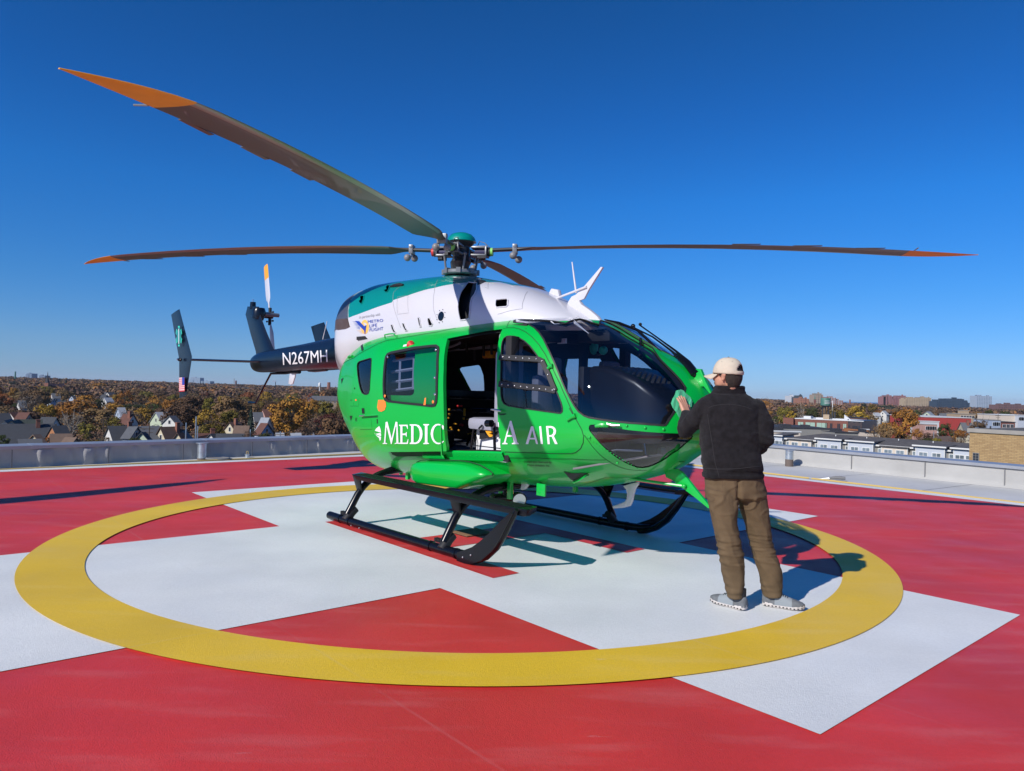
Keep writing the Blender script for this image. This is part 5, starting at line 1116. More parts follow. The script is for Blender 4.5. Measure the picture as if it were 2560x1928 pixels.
def fuse(b, name, m, voxel, disp=None, smooth=2, parent=man):
    """Union of overlapping closed pieces as one continuous surface, then shaped by disp(co, normal)."""
    o = b.build('tmp', m, fix=True); md = o.modifiers.new('r', 'REMESH'); md.mode = 'VOXEL'; md.voxel_size = voxel; md.use_smooth_shade = True
    if smooth: s = o.modifiers.new('s', 'SMOOTH'); s.iterations = smooth; s.factor = 0.5
    dg = bpy.context.evaluated_depsgraph_get(); dg.update(); me = bpy.data.meshes.new_from_object(o.evaluated_get(dg)); bpy.data.objects.remove(o)
    if disp:
        n = len(me.vertices); nr = [v.normal.copy() for v in me.vertices]; co = []
        for v, q in zip(me.vertices, nr): co += list(v.co+q*disp(v.co))
        me.vertices.foreach_set('co', co)
    me.polygons.foreach_set('use_smooth', [True]*len(me.polygons)); me.name = name; me.update()
    if not me.materials: me.materials.append(M[m])
    r = bpy.data.objects.new(name, me); C.objects.link(r)
    return put(r, parent) if parent else r
nz = lambda x, y, z: noise.noise(Vector((x, y, z)))
def crease(x):                                  # sharp-valley folds
    return 1-abs(x)*2
# --- jacket
b = MB()
rings(b, [(1757,1906,1194,5.23,.125),(1757,1907,1186,5.23,.13),(1760,1905,1172,5.23,.135),(1756,1901,1150,5.23,.14),(1755,1899,1120,5.24,.135),(1752,1898,1080,5.25,.135),(1749,1898,1050,5.26,.135),(1745,1899,1025,5.26,.13),(1741,1902,1010,5.26,.115),(1752,1890,1000,5.26,.10),(1766,1877,991,5.26,.085),(1780,1864,984,5.26,.07),(1785,1862,974,5.255,.078),(1789,1860,965,5.25,.076)], n=40, e=2.4)
Ls = dpt(1762, 1022, 5.26); Le = dpt(1713, 1072, 5.40); Lw = dpt(1717, 1037, 5.68)
b.tube([Ls+Vector((.05,0,-.0)), Ls, Ls+(Le-Ls)*.5+Vector((-.005,-.01,-.01)), Le+Vector((0,-.01,-.005)), Le+(Lw-Le)*.35+Vector((0,0,-.015)), Le+(Lw-Le)*.7, Lw], [.075,.078,.070,.062,.058,.050,.042], 20)
Rs = dpt(1888, 1022, 5.26); Re = dpt(1910, 1100, 5.20); Rw = dpt(1868, 1130, 5.44)
b.tube([Rs+Vector((-.05,0,0)), Rs, Rs+(Re-Rs)*.5+Vector((.02,-.01,0)), Re, Re+(Rw-Re)*.3+Vector((.0,.0,-.02)), Re+(Rw-Re)*.7, Rw], [.075,.078,.072,.066,.060,.050,.045], 20)
def dj(p):
    z = p.z; d = 0.0
    d += .019*max(0, nz(p.x*3+5, p.y*3, z*14+.8*p.x))**1.0*(1.0 if z < 1.16 else .25)      # slouch folds above the hem
    d += .013*max(0, crease(nz(p.x*4+2*z, p.y*4, z*9+2))-.55)*(1 if z < 1.25 else .5)
    if p.x < 1.42 or p.x > 1.76: d += .013*max(0, nz(p.x*14+z*10, p.y*10, z*10-p.x*8))                                # sleeve folds
    if p.y > 5.3 and p.x < 1.45: d += .006*nz(p.x*10, p.y*22, z*12)
    if .955 < z < .985: d -= .006                                                                                     # hem band
    if 1.545 < z < 1.565: d -= .004
    return d+.0015*nz(p.x*40, p.y*40, z*40)
jacket = fuse(b, 'fleece_jacket', 'fleece', .0075, dj)
dgb = bpy.context.evaluated_depsgraph_get()
def on_mesh(o, px, off=.002):
    bv = _bv.setdefault(o.name, BVHTree.FromPolygons([v.co for v in o.data.vertices], [tuple(p.vertices) for p in o.data.polygons]))
    d = Vector(pdir(*px)); h = bv.ray_cast(Vector((0, 0, CAMH)), d)
    return h[0]+h[1]*off if h[0] is not None else None
_bv = {}
kz = 360/1578
def seam(o, pts, r, name, m):
    P = [on_mesh(o, q, .0005) for q in smoothpoly(zm(1660, 860, kz, pts), 5, False)]; P = [p for p in P if p is not None]
    b = MB(); b.tube(P, r, 6); return put(b.build(name, m), man)
M['seamthread'] = mat('seam_thread', (0.026, 0.025, 0.028), .9)
seam(jacket, [(490,700),(560,675),(700,662),(850,680),(960,716)], .0022, 'yoke_seam', 'seamthread')
seam(jacket, [(478,770),(500,920),(530,1100),(560,1300),(590,1400),(605,1470)], .0018, 'back_seam', 'seamthread')
seam(jacket, [(440,1365),(600,1372),(800,1368),(960,1350),(1065,1340)], .0022, 'hem_seam', 'seamthread')
seam(jacket, [(545,545),(620,552),(750,560),(880,558)], .002, 'collar_seam', 'seamthread')
# --- trousers
b = MB()
rings(b, [(1762,1903,1178,5.24,.115),(1765,1907,1200,5.24,.12),(1767,1910,1225,5.24,.12),(1770,1913,1243,5.24,.11)], n=36, e=2.3)
rings(b, [(1766,1842,1215,5.23,.105),(1769,1842,1245,5.22,.105),(1774,1842,1272,5.21,.10),(1783,1842,1310,5.20,.09),(1792,1847,1345,5.19,.080),(1797,1853,1370,5.18,.077),(1800,1860,1400,5.18,.078),(1805,1861,1428,5.19,.076),(1812,1859,1460,5.19,.072),(1818,1857,1484,5.19,.070),(1819,1857,1493,5.19,.070)], n=26, e=2.1)
rings(b, [(1842,1910,1215,5.25,.105),(1845,1914,1245,5.26,.105),(1852,1918,1276,5.27,.10),(1864,1924,1310,5.28,.09),(1873,1928,1345,5.29,.082),(1879,1934,1370,5.29,.078),(1887,1946,1398,5.28,.078),(1896,1953,1424,5.27,.078),(1903,1954,1456,5.27,.074),(1908,1955,1480,5.27,.072),(1910,1953,1491,5.27,.070)], n=26, e=2.1)
def dt(p):
    z = p.z; d = 0
    kn = math.exp(-((z-.42)/.10)**2)
    d += .022*kn*max(0, nz(p.x*3.5, p.y*3.5, z*34+3*p.x))+.008*kn*nz(p.x*9, p.y*9, z*60)
    seat_ = math.exp(-((z-.78)/.10)**2); d += .024*seat_*max(0, crease(nz(p.x*5+z*9, p.y*4, z*10-p.x*7))-.6)
    cf = math.exp(-((z-.12)/.06)**2); d += .016*cf*nz(p.x*8, p.y*8, z*26)
    d += .006*nz(p.x*7+z*2, p.y*7, z*6)+.010*max(0, crease(nz(p.x*12+z*5, p.y*12, z*5+7))-.5)
    d -= .016*math.exp(-((p.x-1.615)/.012)**2)*(1 if z > .78 else 0)*(1 if p.y < 5.24 else 0)
    return d
trs = fuse(b, 'trousers', 'trousers', .0068, dt)
M['stitch'] = mat('trouser_seam', (0.085, 0.052, 0.03), .9)
kz8 = 400/1754
def seam8(pts, r, nm='pocket_seam'):
    P = [on_mesh(trs, q, .0002) for q in smoothpoly(zm(1660, 1180, kz8, pts), 4, False)]; P = [p for p in P if p is not None]
    if len(P) > 3: b = MB(); b.tube(P, r, 6); put(b.build(nm, 'stitch'), man)
seam8([(770,70),(778,150),(785,230),(792,300)], .002); seam8([(470,170),(560,200),(650,215)], .0016); seam8([(485,260),(545,285),(550,310),(500,330)], .0016); seam8([(1035,130),(1045,210),(1080,260)], .0016); seam8([(640,90),(640,180)], .0012)
seam8([(1062,250),(1070,420),(1100,600)], .0014, 'outer_seam'); seam8([(480,300),(520,520),(580,740)], .0014, 'outer_seam')
# --- body: one continuous surface under the clothes
b = MB(); Hc = dpt(1819, 934, 5.24); fw = Vector((-.72, .69, 0)).normalized(); sd2 = Vector((-fw.y, fw.x, 0)); Hm = Matrix((( fw.x, sd2.x, 0, Hc.x), (fw.y, sd2.y, 0, Hc.y), (0, 0, 1, Hc.z), (0, 0, 0, 1)))
def hs(c, r, n=20, m=14): bb_ = MB(); bb_.sphere(c, r, n, m); b.add([Hm @ Vector(v) for v in bb_.v], bb_.f)
hs((-.005,0,.015), (.092,.074,.092)); hs((.035,0,-.045), (.062,.060,.075)); hs((.055,0,-.085), (.038,.036,.030)); hs((.0,0,-.05), (.070,.062,.060)); hs((.094,0,-.025), (.017,.014,.026)); hs((.100,0,-.043), (.014,.017,.012)); hs((.082,0,.006), (.016,.052,.016))
for s_ in (-1, 1): hs((.066,.030*s_,-.035), (.022,.026,.026)); hs((-.008,.078*s_,-.022), (.017,.010,.030)); hs((-.014,.082*s_,-.010), (.017,.010,.020)); hs((-.004,.080*s_,-.045), (.010,.008,.012))
hs((.090,0,-.068), (.013,.022,.007)); hs((.088,0,-.079), (.012,.018,.006))
b.tube([Hm @ Vector((-.02,0,-.03)), Hm @ Vector((-.03,0,-.09)), dpt(1822, 985, 5.27)], [.055,.050,.052], 20)
b.tube([dpt(1824, 978, 5.27), dpt(1824, 1010, 5.27), dpt(1826, 1100, 5.25), dpt(1832, 1215, 5.25)], [.05,.10,.10,.09], 16)
b.tube([dpt(1800, 1005, 5.27), Ls, Le, Lw+Vector((0,.015,.01))], [.05,.05,.042,.028], 14); b.tube([dpt(1850, 1005, 5.27), Rs, Re, Rw+Vector((-.02,.05,.0))], [.05,.05,.042,.028], 14)
for lx in ((1806, 1215, 5.22, 1812, 1300, 5.20, 1824, 1385, 5.18, 1834, 1462, 5.19), (1876, 1215, 5.25, 1895, 1300, 5.27, 1912, 1385, 5.28, 1926, 1460, 5.27)):
    b.tube([dpt(*lx[0:3]), dpt(*lx[3:6]), dpt(*lx[6:9]), dpt(*lx[9:12])], [.075,.06,.045,.04], 12)
# left hand spread over the cloth: palm, four unequal fingers, thumb from the side of the palm
def hand(W, up, side, nrm, curl, thumb_side=1):
    """W wrist, up along the hand, side towards the thumb, nrm towards what the palm faces."""
    P = lambda u, s, n: W+up*u+side*s+nrm*n
    b.tube([P(-.02,0,0), P(.01,0,0), P(.045,.002,.002), P(.082,.0,.002)], [.027,.029,.038,.040], 14, flat=(1, .42)) if False else None
    for s_, w0 in ((-.026, .016), (-.010, .017), (.008, .017), (.025, .016)):
        b.tube([P(-.015, s_*.55, 0), P(.03, s_*.85, 0), P(.075, s_, .002), P(.088, s_*1.05, .002)], [.019, .0175, .015, .0115], 10)
    for s_, L, spread in ((.028, .072, .10), (.0095, .080, .02), (-.0095, .075, -.07), (-.027, .058, -.20)):
        k = [(.082, 0), (.082+L*.38, curl*.3), (.082+L*.72, curl*.9), (.082+L, curl*1.7)]
        b.tube([P(u, s_+spread*(u-.082), .002+n_) for u, n_ in k], [.0098, .0094, .0088, .0070], 10)
    b.tube([P(.012, .024, .006), P(.040, .046, .012), P(.064, .062, .014+curl*.3), P(.085, .068, .016+curl*.6)], [.0155, .0125, .0108, .0082], 10)
hu = (dpt(1701, 984, 5.76)-Lw).normalized(); hn = Vector((-.45, .89, 0)); hn = (hn-hu*hn.dot(hu)).normalized(); hsd = hu.cross(hn)
if hsd.x < 0: hsd = -hsd
hand(Lw+hu*.012, hu, hsd, hn, .006)
hu2 = Vector((-.85, .50, -.1)).normalized(); hn2 = Vector((-.5,-.8,0)); hn2 = (hn2-hu2*hn2.dot(hu2)).normalized(); hand(Rw+hu2*.02, hu2, Vector((0,0,1)), hn2, .02)
body_ = fuse(b, 'body', 'skin', .0042, None, 2)
b = MB()
for s_ in (-1, 1): b.sphere(Hm @ Vector((.086,.030*s_,-.012)), (.011,.011,.009), 12, 8)
put(b.build('eyes', 'letter'), man)
b = MB(); bb_ = MB(); bb_.sphere((-.012,0,-.018), (.098,.080,.112), 44, 32)
keep = [f for f in bb_.f if (lambda c: (c.z > -.122+max(0,(c.x+.045))*1.5+.004*math.sin(c.y*300) and not (c.x > .045 and c.z < .06) and not (abs(c.x+.008) < .022 and c.z < -.018)))(sum((Vector(bb_.v[i]) for i in f), Vector())/len(f))]
b.add([Hm @ (Vector(v)*(1+.012*nz(v[0]*90, v[1]*90, v[2]*60))) for v in bb_.v], keep); hr = put(b.build('hair', 'hair'), man)
# cap: crown with a back opening and strap, curved brim
b = MB(); n, m = 48, 16; vs = []
for j in range(m+1):
    el = math.pi/2*j/m
    for k in range(n):
        a = 2*math.pi*k/n; rr_ = math.cos(el)**.75; sq = 1+.01*math.cos(6*a)*math.sin(el*2); x = .112*rr_*math.cos(a)*sq; y = .093*rr_*math.sin(a)*sq; z = -.004+.120*math.sin(el)**1.0+.006*(math.cos(a) if j < 6 else 0)*(1-j/6 if j < 6 else 0)
        vs.append(Vector((x-.004, y, z+.0015*nz(x*60, y*60, z*60))))
fs = []
for j in range(m):
    for k in range(n):
        q = (j*n+k, j*n+(k+1) % n, (j+1)*n+(k+1) % n, (j+1)*n+k); c_ = sum((vs[i] for i in q), Vector())/4; da = math.atan2(c_.y, -c_.x)
        if c_.x < 0 and abs(da) < .50 and .012 < c_.z < .012+.048*math.sqrt(max(0, 1-(da/.50)**2)): continue
        fs.append(q)
b.add([Hm @ v for v in vs], fs); o = b.build('crown_tmp', 'cap', angle=180); o.name = 'cap_crown'; so_ = o.modifiers.new('t', 'SOLIDIFY'); so_.thickness = .003; put(o, man)
b = MB(); vs = []; nb = 17
for i in range(nb):
    a = -1.15+2.3*i/(nb-1)
    for j in range(6):
        t = j/5; L = .085*math.cos(a*.95)**.6 if abs(a) < 1.5 else 0; x = .100*math.cos(a)+L*t*(.9+.1*math.cos(a)); y = .084*math.sin(a)*(1-.10*t); vs.append(Hm @ Vector((x, y, .004-.02*t-.55*y*y/.09*(.35+.65*t))))
b.add(vs, [(i*6+j, (i+1)*6+j, (i+1)*6+j+1, i*6+j+1) for i in range(nb-1) for j in range(5)]); o = b.build('cap_brim', 'cap', angle=180); so_ = o.modifiers.new('t', 'SOLIDIFY'); so_.thickness = .004; put(o, man)
b = MB(); b.tube([Hm @ Vector((-.1125*math.cos(a)-.003, .092*math.sin(a), .006)) for a in np.linspace(-.62, .62, 12)], .0105, 8, flat=(.2, 1)); put(b.build('cap_strap', 'cap'), man)
b = MB(); b.sphere(Hm @ Vector((-.004,0,.117)), (.007,.007,.004), 8, 6)
for a in (.5, 1.4, 2.3, -2.3, -1.4, -.5): b.sphere(Hm @ Vector((.112*.75*math.cos(a)-.004, .093*.75*math.sin(a), .082)), .0028, 6, 5)
put(b.build('cap_button', 'seamthread'), man)
# shoes
def shoe(heel, toe, name='shoe', lift=0):
    root = tag(empty(name)); put(root, man); heel, toe = Vector(heel), Vector(toe); ax = (toe-heel); ax.z = 0; ax.normalize(); sx = Vector((-ax.y, ax.x, 0)); L = .290; H0 = (heel+toe)/2-ax*L/2
    W_ = lambda x, y, z: H0+ax*x*L+sx*y+Vector((0, 0, z))
    prof = [(0,.004),(.02,.026),(.08,.034),(.2,.036),(.38,.034),(.55,.039),(.7,.045),(.82,.044),(.91,.036),(.97,.022),(1,.004)]
    ol = [(x, w__) for x, w__ in prof]+[(x, -w__) for x, w__ in prof[::-1]]
    b = MB(); n_ = len(ol); lv = [(0,.93),(.005,1.0),(.014,1.03),(.022,1.01),(.027,.95)]; vs = []
    for z, s_ in lv:
        for x, y in ol: up_ = .012*max(0, x-.75)**1/.25+.008*max(0, .12-x)/.12; vs.append(W_(.5+(x-.5)*(s_*.02+.98), y*s_, z+up_+(.006*(1-x) if z > .02 else 0)))
    b.add(vs, [(i*n_+k, i*n_+(k+1) % n_, (i+1)*n_+(k+1) % n_, (i+1)*n_+k) for i in range(len(lv)-1) for k in range(n_)]+[tuple(reversed(range(n_))), tuple((len(lv)-1)*n_+k for k in range(n_))])
    b.build('sole', 'sole', angle=60).parent = root
    b = MB()
    for k in range(11):
        for s_ in (-1, 1): x = .08+.085*k; w__ = np.interp(x, [p[0] for p in prof], [p[1] for p in prof]); b.sphere(W_(x, s_*(w__*1.04), .010+.010*max(0, x-.75)/.25), (.007,.006,.004), 8, 5)
    b.build('sole_pod', 'gloss_black').parent = root
    b = MB(); vs = []; st = [(0.0,.022,.080,.024),(.05,.033,.100,.022),(.16,.036,.106,.020),(.30,.036,.104,.020),(.42,.037,.096,.020),(.55,.041,.086,.020),(.70,.046,.072,.022),(.84,.044,.062,.026),(.94,.032,.052,.030),(.995,.010,.042,.034)]
    for x, w__, zt, zb in st:
        for k in range(18):
            a = math.pi*k/17; vs.append(W_(x, w__*math.cos(a)*(1 if 1 else 0), zb+(zt-zb)*math.sin(a)**.75))
    b.add(vs, [(i*18+k, i*18+k+1, (i+1)*18+k+1, (i+1)*18+k) for i in range(len(st)-1) for k in range(17)]+[tuple(range(18)), tuple(len(st)*18-18+k for k in reversed(range(18)))])
    for i, f in enumerate(b.f[:(len(st)-1)*17]): b.m[i] = 1 if 3 <= i//17 <= 5 else 0
    b.build('upper', ['shoe', 'shoe_lt'], angle=70).parent = root
    b = MB(); c_ = W_(.17, 0, .085); b.tube([c_, c_+Vector((0,0,.06))], .040, 14); b.build('sock', 'sock').parent = root
    b = MB()
    for k in range(4): x = .44+.05*k; zt = np.interp(x, [s[0] for s in st], [s[2] for s in st])+.003; b.tube([W_(x, -.022, zt-.009), W_(x+.01, 0, zt), W_(x, .022, zt-.009)], .0025, 6)
    b.build('lace', 'gloss_black').parent = root
shoe((1.690, 5.140, 0), (1.505, 5.350, 0)); shoe((1.868, 5.290, 0), (2.115, 5.180, 0))
# the green cloth pinned under his hand against the nose
rag = [(180,500),(215,512),(240,545),(290,585),(310,630),(300,690),(255,700),(225,690),(205,720),(200,790),(185,825),(160,800),(130,745),(95,700),(75,650),(95,600),(118,560),(130,515)]
Vr, Fr = fill([densify(zm(1660, 860, kz, rag), 3)], [], [p for p in [(x, y) for x in np.arange(1676, 1732, 1.6) for y in np.arange(972, 1050, 1.6)] if inside(p, zm(1660, 860, kz, rag))])
def ragD(x, y):
    h, _ = pod.hit((x, y)); wv = HO.y+h.x*HX.y+h.y*HY.y; return wv
b = MB(); D0 = [ragD(*p) for p in ((1700, 1000), (1706, 1030))]
vs = []
for v in Vr:
    D = min(5.84, ragD(v[0], v[1])-.012); q = .010*max(0, nz(v[0]*.11, v[1]*.035, 3)+.2)+.014*abs(nz(v[0]*.16+v[1]*.05, v[1]*.02, 8)); vs.append(dpt(v[0], v[1], D-q*1.1))
b.add(vs, Fr); rg = b.build('cleaning_cloth', 'rag', angle=180, fix=False); so_ = rg.modifiers.new('t', 'SOLIDIFY'); so_.thickness = .002; tag(rg, 'crumpled green cleaning cloth held against the windscreen corner', 'cloth')
print('cloth depth of nose', D0)
# ================================================================== the town below
def hor(px): return PH/2+PITCH*FPX+ROLL*(px-PW/2)
def zat(px, py, D): return dpt(px, py, D).z
L1 = lambda x, y: (x*460/2212, 880+y*460/2212)
L2 = lambda x, y: (440+x*460/2212, 880+y*460/2212)
R3 = lambda x, y: (1880+x*340/2212, 940+y*340/2212)
R4 = lambda x, y: (2200+x*360/2142, 940+y*360/2142)
def terrain(x, y):
    D = math.hypot(x, y); az = math.degrees(math.atan2(x, max(y, 1e-3)))
    s = min(1, max(0, (D-500)/2200)); s = s*s*(3-2*s)
    A = float(np.interp(az, [-40, -35, -24, -13, 0, 18, 24, 30, 40], [16, 14, 10, 6.5, 6, 6, -1, -3, -3]))
    z = GZ+s*A+1.2*nz(x*.004, y*.004, 1)*min(1, D/600)
    if az > 20 and D > 4200: z -= min(1, (D-4200)/600)*14*min(1, (az-20)/3)
    return z
b = MB(); azs_ = np.radians(np.linspace(-62, 62, 63)); Ds = [30, 60, 100, 150, 200, 260, 330, 420, 520, 650, 800, 1000, 1250, 1550, 1900, 2300, 2700, 3300, 4200, 4800, 6500, 10000, 14000]
b.add([(D*math.sin(a), D*math.cos(a), terrain(D*math.sin(a), D*math.cos(a)) if D < 20000 else -28) for D in Ds for a in azs_], [(i*63+k, i*63+k+1, (i+1)*63+k+1, (i+1)*63+k) for i in range(len(Ds)-1) for k in range(62)])
M['terrain'] = mat('town_ground', (0.085, 0.065, 0.04), 0.95, col2=(0.06, 0.065, 0.03), vscale=.01, detail=8)
b.build('ground', 'terrain', angle=180)['kind'] = 'structure'
M['lake'] = mat('lake_water', (0.03, 0.11, 0.22), 0.25)
b = MB(); b.add([(1200, 4300, -22), (14000, 4300, -22), (14000, 14500, -22), (1200, 14500, -22)], [(0, 1, 2, 3)]); b.build('lake', 'lake', smooth=False)['kind'] = 'structure'

# ---- foliage
def foliage_mat(name, c1, c2):
    m = bpy.data.materials.new(name); m.use_nodes = True; n = m.node_tree; p = n.nodes['Principled BSDF']; L = n.links.new
    at = n.nodes.new('ShaderNodeAttribute'); at.attribute_name = 'tone'
    oi = n.nodes.new('ShaderNodeObjectInfo'); mx = n.nodes.new('ShaderNodeMix'); mx.data_type = 'RGBA'; mx.inputs[6].default_value = (*c1, 1); mx.inputs[7].default_value = (*c2, 1)
    L(at.outputs['Fac'], mx.inputs[0]); hs_ = n.nodes.new('ShaderNodeHueSaturation'); mr = n.nodes.new('ShaderNodeMapRange'); mr.inputs[3].default_value = .485; mr.inputs[4].default_value = .515
    mv = n.nodes.new('ShaderNodeMapRange'); mv.inputs[3].default_value = .75; mv.inputs[4].default_value = 1.25
    L(oi.outputs['Random'], mr.inputs[0]); L(oi.outputs['Random'], mv.inputs[0]); L(mr.outputs[0], hs_.inputs['Hue']); L(mv.outputs[0], hs_.inputs['Value']); L(mx.outputs[2], hs_.inputs['Color']); L(hs_.outputs[0], p.inputs['Base Color'])
    p.inputs['Roughness'].default_value = .85; p.inputs['Specular IOR Level'].default_value = .15
    return m
LEAF = {'orange': ((0.20,0.082,0.020),(0.34,0.155,0.030)), 'gold': ((0.24,0.145,0.022),(0.40,0.26,0.040)), 'olive': ((0.10,0.082,0.018),(0.20,0.155,0.030)), 'tan': ((0.14,0.088,0.042),(0.24,0.150,0.066)), 'brown': ((0.082,0.050,0.030),(0.145,0.088,0.048)),
        'green': ((0.026,0.036,0.013),(0.075,0.085,0.024)), 'maroon': ((0.055,0.018,0.013),(0.10,0.036,0.024)), 'russet': ((0.20,0.062,0.026),(0.30,0.11,0.04)), 'spruce': ((0.016,0.026,0.018),(0.050,0.064,0.046)), 'grey': ((0.10,0.078,0.062),(0.16,0.125,0.10))}
for k, (a, c_) in LEAF.items(): M['leaf_'+k] = foliage_mat('foliage_'+k, a, c_)
M['bark'] = mat('bark', (0.085, 0.062, 0.045), .95, var=.3, vscale=3); M['palebark'] = mat('pale_bark', (0.38, 0.34, 0.29), .9, var=.3, vscale=4)
def quads_mesh(name, cen, siz, tone, rg, out=None):
    n = len(cen); a = rg.normal(size=(n, 3));
    if out is not None: nn_ = out+rg.normal(size=(n, 3))*.42; a = np.cross(nn_, a)
    a /= np.linalg.norm(a, axis=1, keepdims=True); c_ = rg.normal(size=(n, 3)); bq = np.cross(a, c_ if out is None else nn_); bq /= np.linalg.norm(bq, axis=1, keepdims=True)
    s = siz[:, None]; v = np.stack([cen-a*s-bq*s*.6, cen+a*s-bq*s*.6, cen+a*s*.7+bq*s*.6, cen-a*s*.8+bq*s*.7], 1).reshape(-1, 3)
    me = bpy.data.meshes.new(name); me.vertices.add(4*n); me.vertices.foreach_set('co', v.ravel()); me.loops.add(4*n); me.loops.foreach_set('vertex_index', np.arange(4*n)); me.polygons.add(n); me.polygons.foreach_set('loop_start', np.arange(n)*4); me.update(calc_edges=True)
    at = me.attributes.new('tone', 'FLOAT', 'FACE'); at.data.foreach_set('value', np.clip(tone, 0, 1).astype(np.float32)); return me
def crown_mesh(seed, kind):
    """Unit crown: radius 1, height about 2, base at z=0."""
    rg = np.random.default_rng(seed); cen = []; tone = []; siz = []; outs = []
    if kind == 'cone':
        for i in range(1500):
            h = rg.random()**.8; r = (1-h)*.46*(.35+.65*rg.random()**.5); a = rg.random()*6.283; r *= 1+.25*math.sin(a*7+h*30)
            cen.append((r*math.cos(a), r*math.sin(a), .08+h*2.0-r*.35)); tone.append(rg.random()); siz.append(.035+.02*rg.random()); outs.append((math.cos(a), math.sin(a), .5))
        return quads_mesh('crown', np.array(cen), np.array(siz), np.array(tone), rg, np.array(outs))
    nc = {'round': 26, 'wide': 30, 'thin': 22, 'bare': 20}[kind]; per = {'round': 85, 'wide': 75, 'thin': 55, 'bare': 42}[kind]
    for i in range(nc):
        u = rg.normal(size=3); u /= np.linalg.norm(u); q = u*(.45+.45*rg.random()**.6); z = 1.05+q[2]*(.88 if kind != 'wide' else .62); 
        if kind != 'wide' and z < .5: q[:2] *= .7
        c0 = np.array([q[0]*(1 if kind != 'wide' else 1.15), q[1], z]); r = .20+.20*rg.random(); t0 = rg.random()
        for k in range(per):
            w_ = rg.normal(size=3); w_ /= np.linalg.norm(w_); rr_ = r*(.35+.65*rg.random()**.4); cen.append(c0+w_*rr_*(1, 1, .8)); tone.append(t0*.55+.45*rg.random()); siz.append((.040 if kind != 'bare' else .026)+.028*rg.random()); outs.append(w_*.75+(c0-np.array([0, 0, .9]))*.45+np.array([0, 0, .15]))
    return quads_mesh('crown', np.array(cen), np.array(siz), np.array(tone), rg, np.array(outs))
def trunk_mesh(seed, kind):
    rg = random.Random(seed); b = MB(); top = 1.0 if kind != 'cone' else 1.9
    b.tube([(0,0,-.25), (.01,.0,.35), (.03,.01,top)], [.050,.036,.010], 7)
    if kind != 'cone':
        for i in range(13 if kind != 'bare' else 24):
            a = rg.random()*6.28; h = .3+.6*rg.random(); L = .5+.45*rg.random(); e = .5+.6*rg.random()
            p0 = Vector((.02,0,h)); p1 = p0+Vector((math.cos(a)*L*.5, math.sin(a)*L*.5, e*.45)); p2 = p0+Vector((math.cos(a+.3)*L*.95, math.sin(a+.3)*L*.95, e*.95)); b.tube([p0, p1, p2], [.020,.012,.004], 5)
            if kind == 'bare':
                for j in range(3): a2 = a+rg.uniform(-1, 1); b.tube([p1, p1+Vector((math.cos(a2)*.3, math.sin(a2)*.3, .35))], [.007,.002], 4)
    me_o = b.build('trunk_tmp', 'bark'); me = me_o.data; bpy.data.objects.remove(me_o); return me
CROWNS = {}; 
for kind, cnt in (('round', 4), ('wide', 3), ('thin', 3), ('bare', 2), ('cone', 1)):
    CROWNS[kind] = [(crown_mesh(100+i*7+len(kind), kind), trunk_mesh(300+i, kind)) for i in range(cnt)]
TREES = []
def tree(px, pytop, D, width, colour, kind='round', label=None, group='autumn trees in the valley', bark='bark', base=None):
    """A tree whose top shows at (px, pytop); D metres off, crown width in metres."""
    p = dpt(px, pytop, D); g = terrain(p.x, p.y) if base is None else base; h = max(5.0, p.z-g)
    cm, tm = random.choice(CROWNS[kind])
    root = tag(empty('tree', (p.x, p.y, g), random.random()*6.28), label, 'tree', group)
    ch = min(h*.86, width*1.15) if kind != 'cone' else h*.98
    c = bpy.data.objects.new('crown', cm); C.objects.link(c); c.parent = root
    if not cm.materials: cm.materials.append(M['leaf_tan'])
    c.material_slots[0].link = 'OBJECT'; c.material_slots[0].material = M['leaf_'+colour]
    sx = width/2*random.uniform(.92, 1.08); 
    if kind == 'cone': c.scale = (width*1.15, width*1.15, h/2.06)
    else: c.scale = (sx, sx*random.uniform(.9, 1.1), ch/2.0); c.location = (0, 0, h-ch*1.0)
    t = bpy.data.objects.new('trunk', tm); C.objects.link(t); t.parent = root; s_ = h/2.0 if kind == 'cone' else h*.62
    t.scale = (width*.45, width*.45, s_/1.0 if kind != 'cone' else s_); t.material_slots[0].link = 'OBJECT'; t.material_slots[0].material = M[bark]
    TREES.append((px, pytop, D, width*FPX/D)); return root

# ---- houses
def hmat(n, c, r=.8): 
    k = 'h_'+n
    if k not in M: M[k] = mat(n, c, r, var=.08, vscale=1.5)
    return k
WALL = {'white': (0.55,0.54,0.51), 'cream': (0.50,0.44,0.31), 'paleblue': (0.30,0.36,0.46), 'grey': (0.26,0.26,0.26), 'brick': (0.22,0.085,0.055), 'palegreen': (0.40,0.46,0.34), 'tan': (0.36,0.27,0.18), 'pink': (0.44,0.26,0.22), 'orange': (0.34,0.14,0.055)}
ROOF = {'charcoal': (0.050,0.054,0.062), 'grey': (0.10,0.105,0.115), 'brown': (0.085,0.050,0.038), 'redbrown': (0.12,0.052,0.038), 'pale': (0.30,0.32,0.35), 'green': (0.040,0.052,0.044), 'tan': (0.16,0.105,0.075)}
for k, v in WALL.items(): hmat('wall_'+k, v)
for k, v in ROOF.items(): hmat('roof_'+k, v, .9)
M['pane'] = mat('house_window', (0.03, 0.035, 0.045), .15); M['trim'] = mat('white_trim', (0.62, 0.62, 0.60), .6)
HOUSES = []
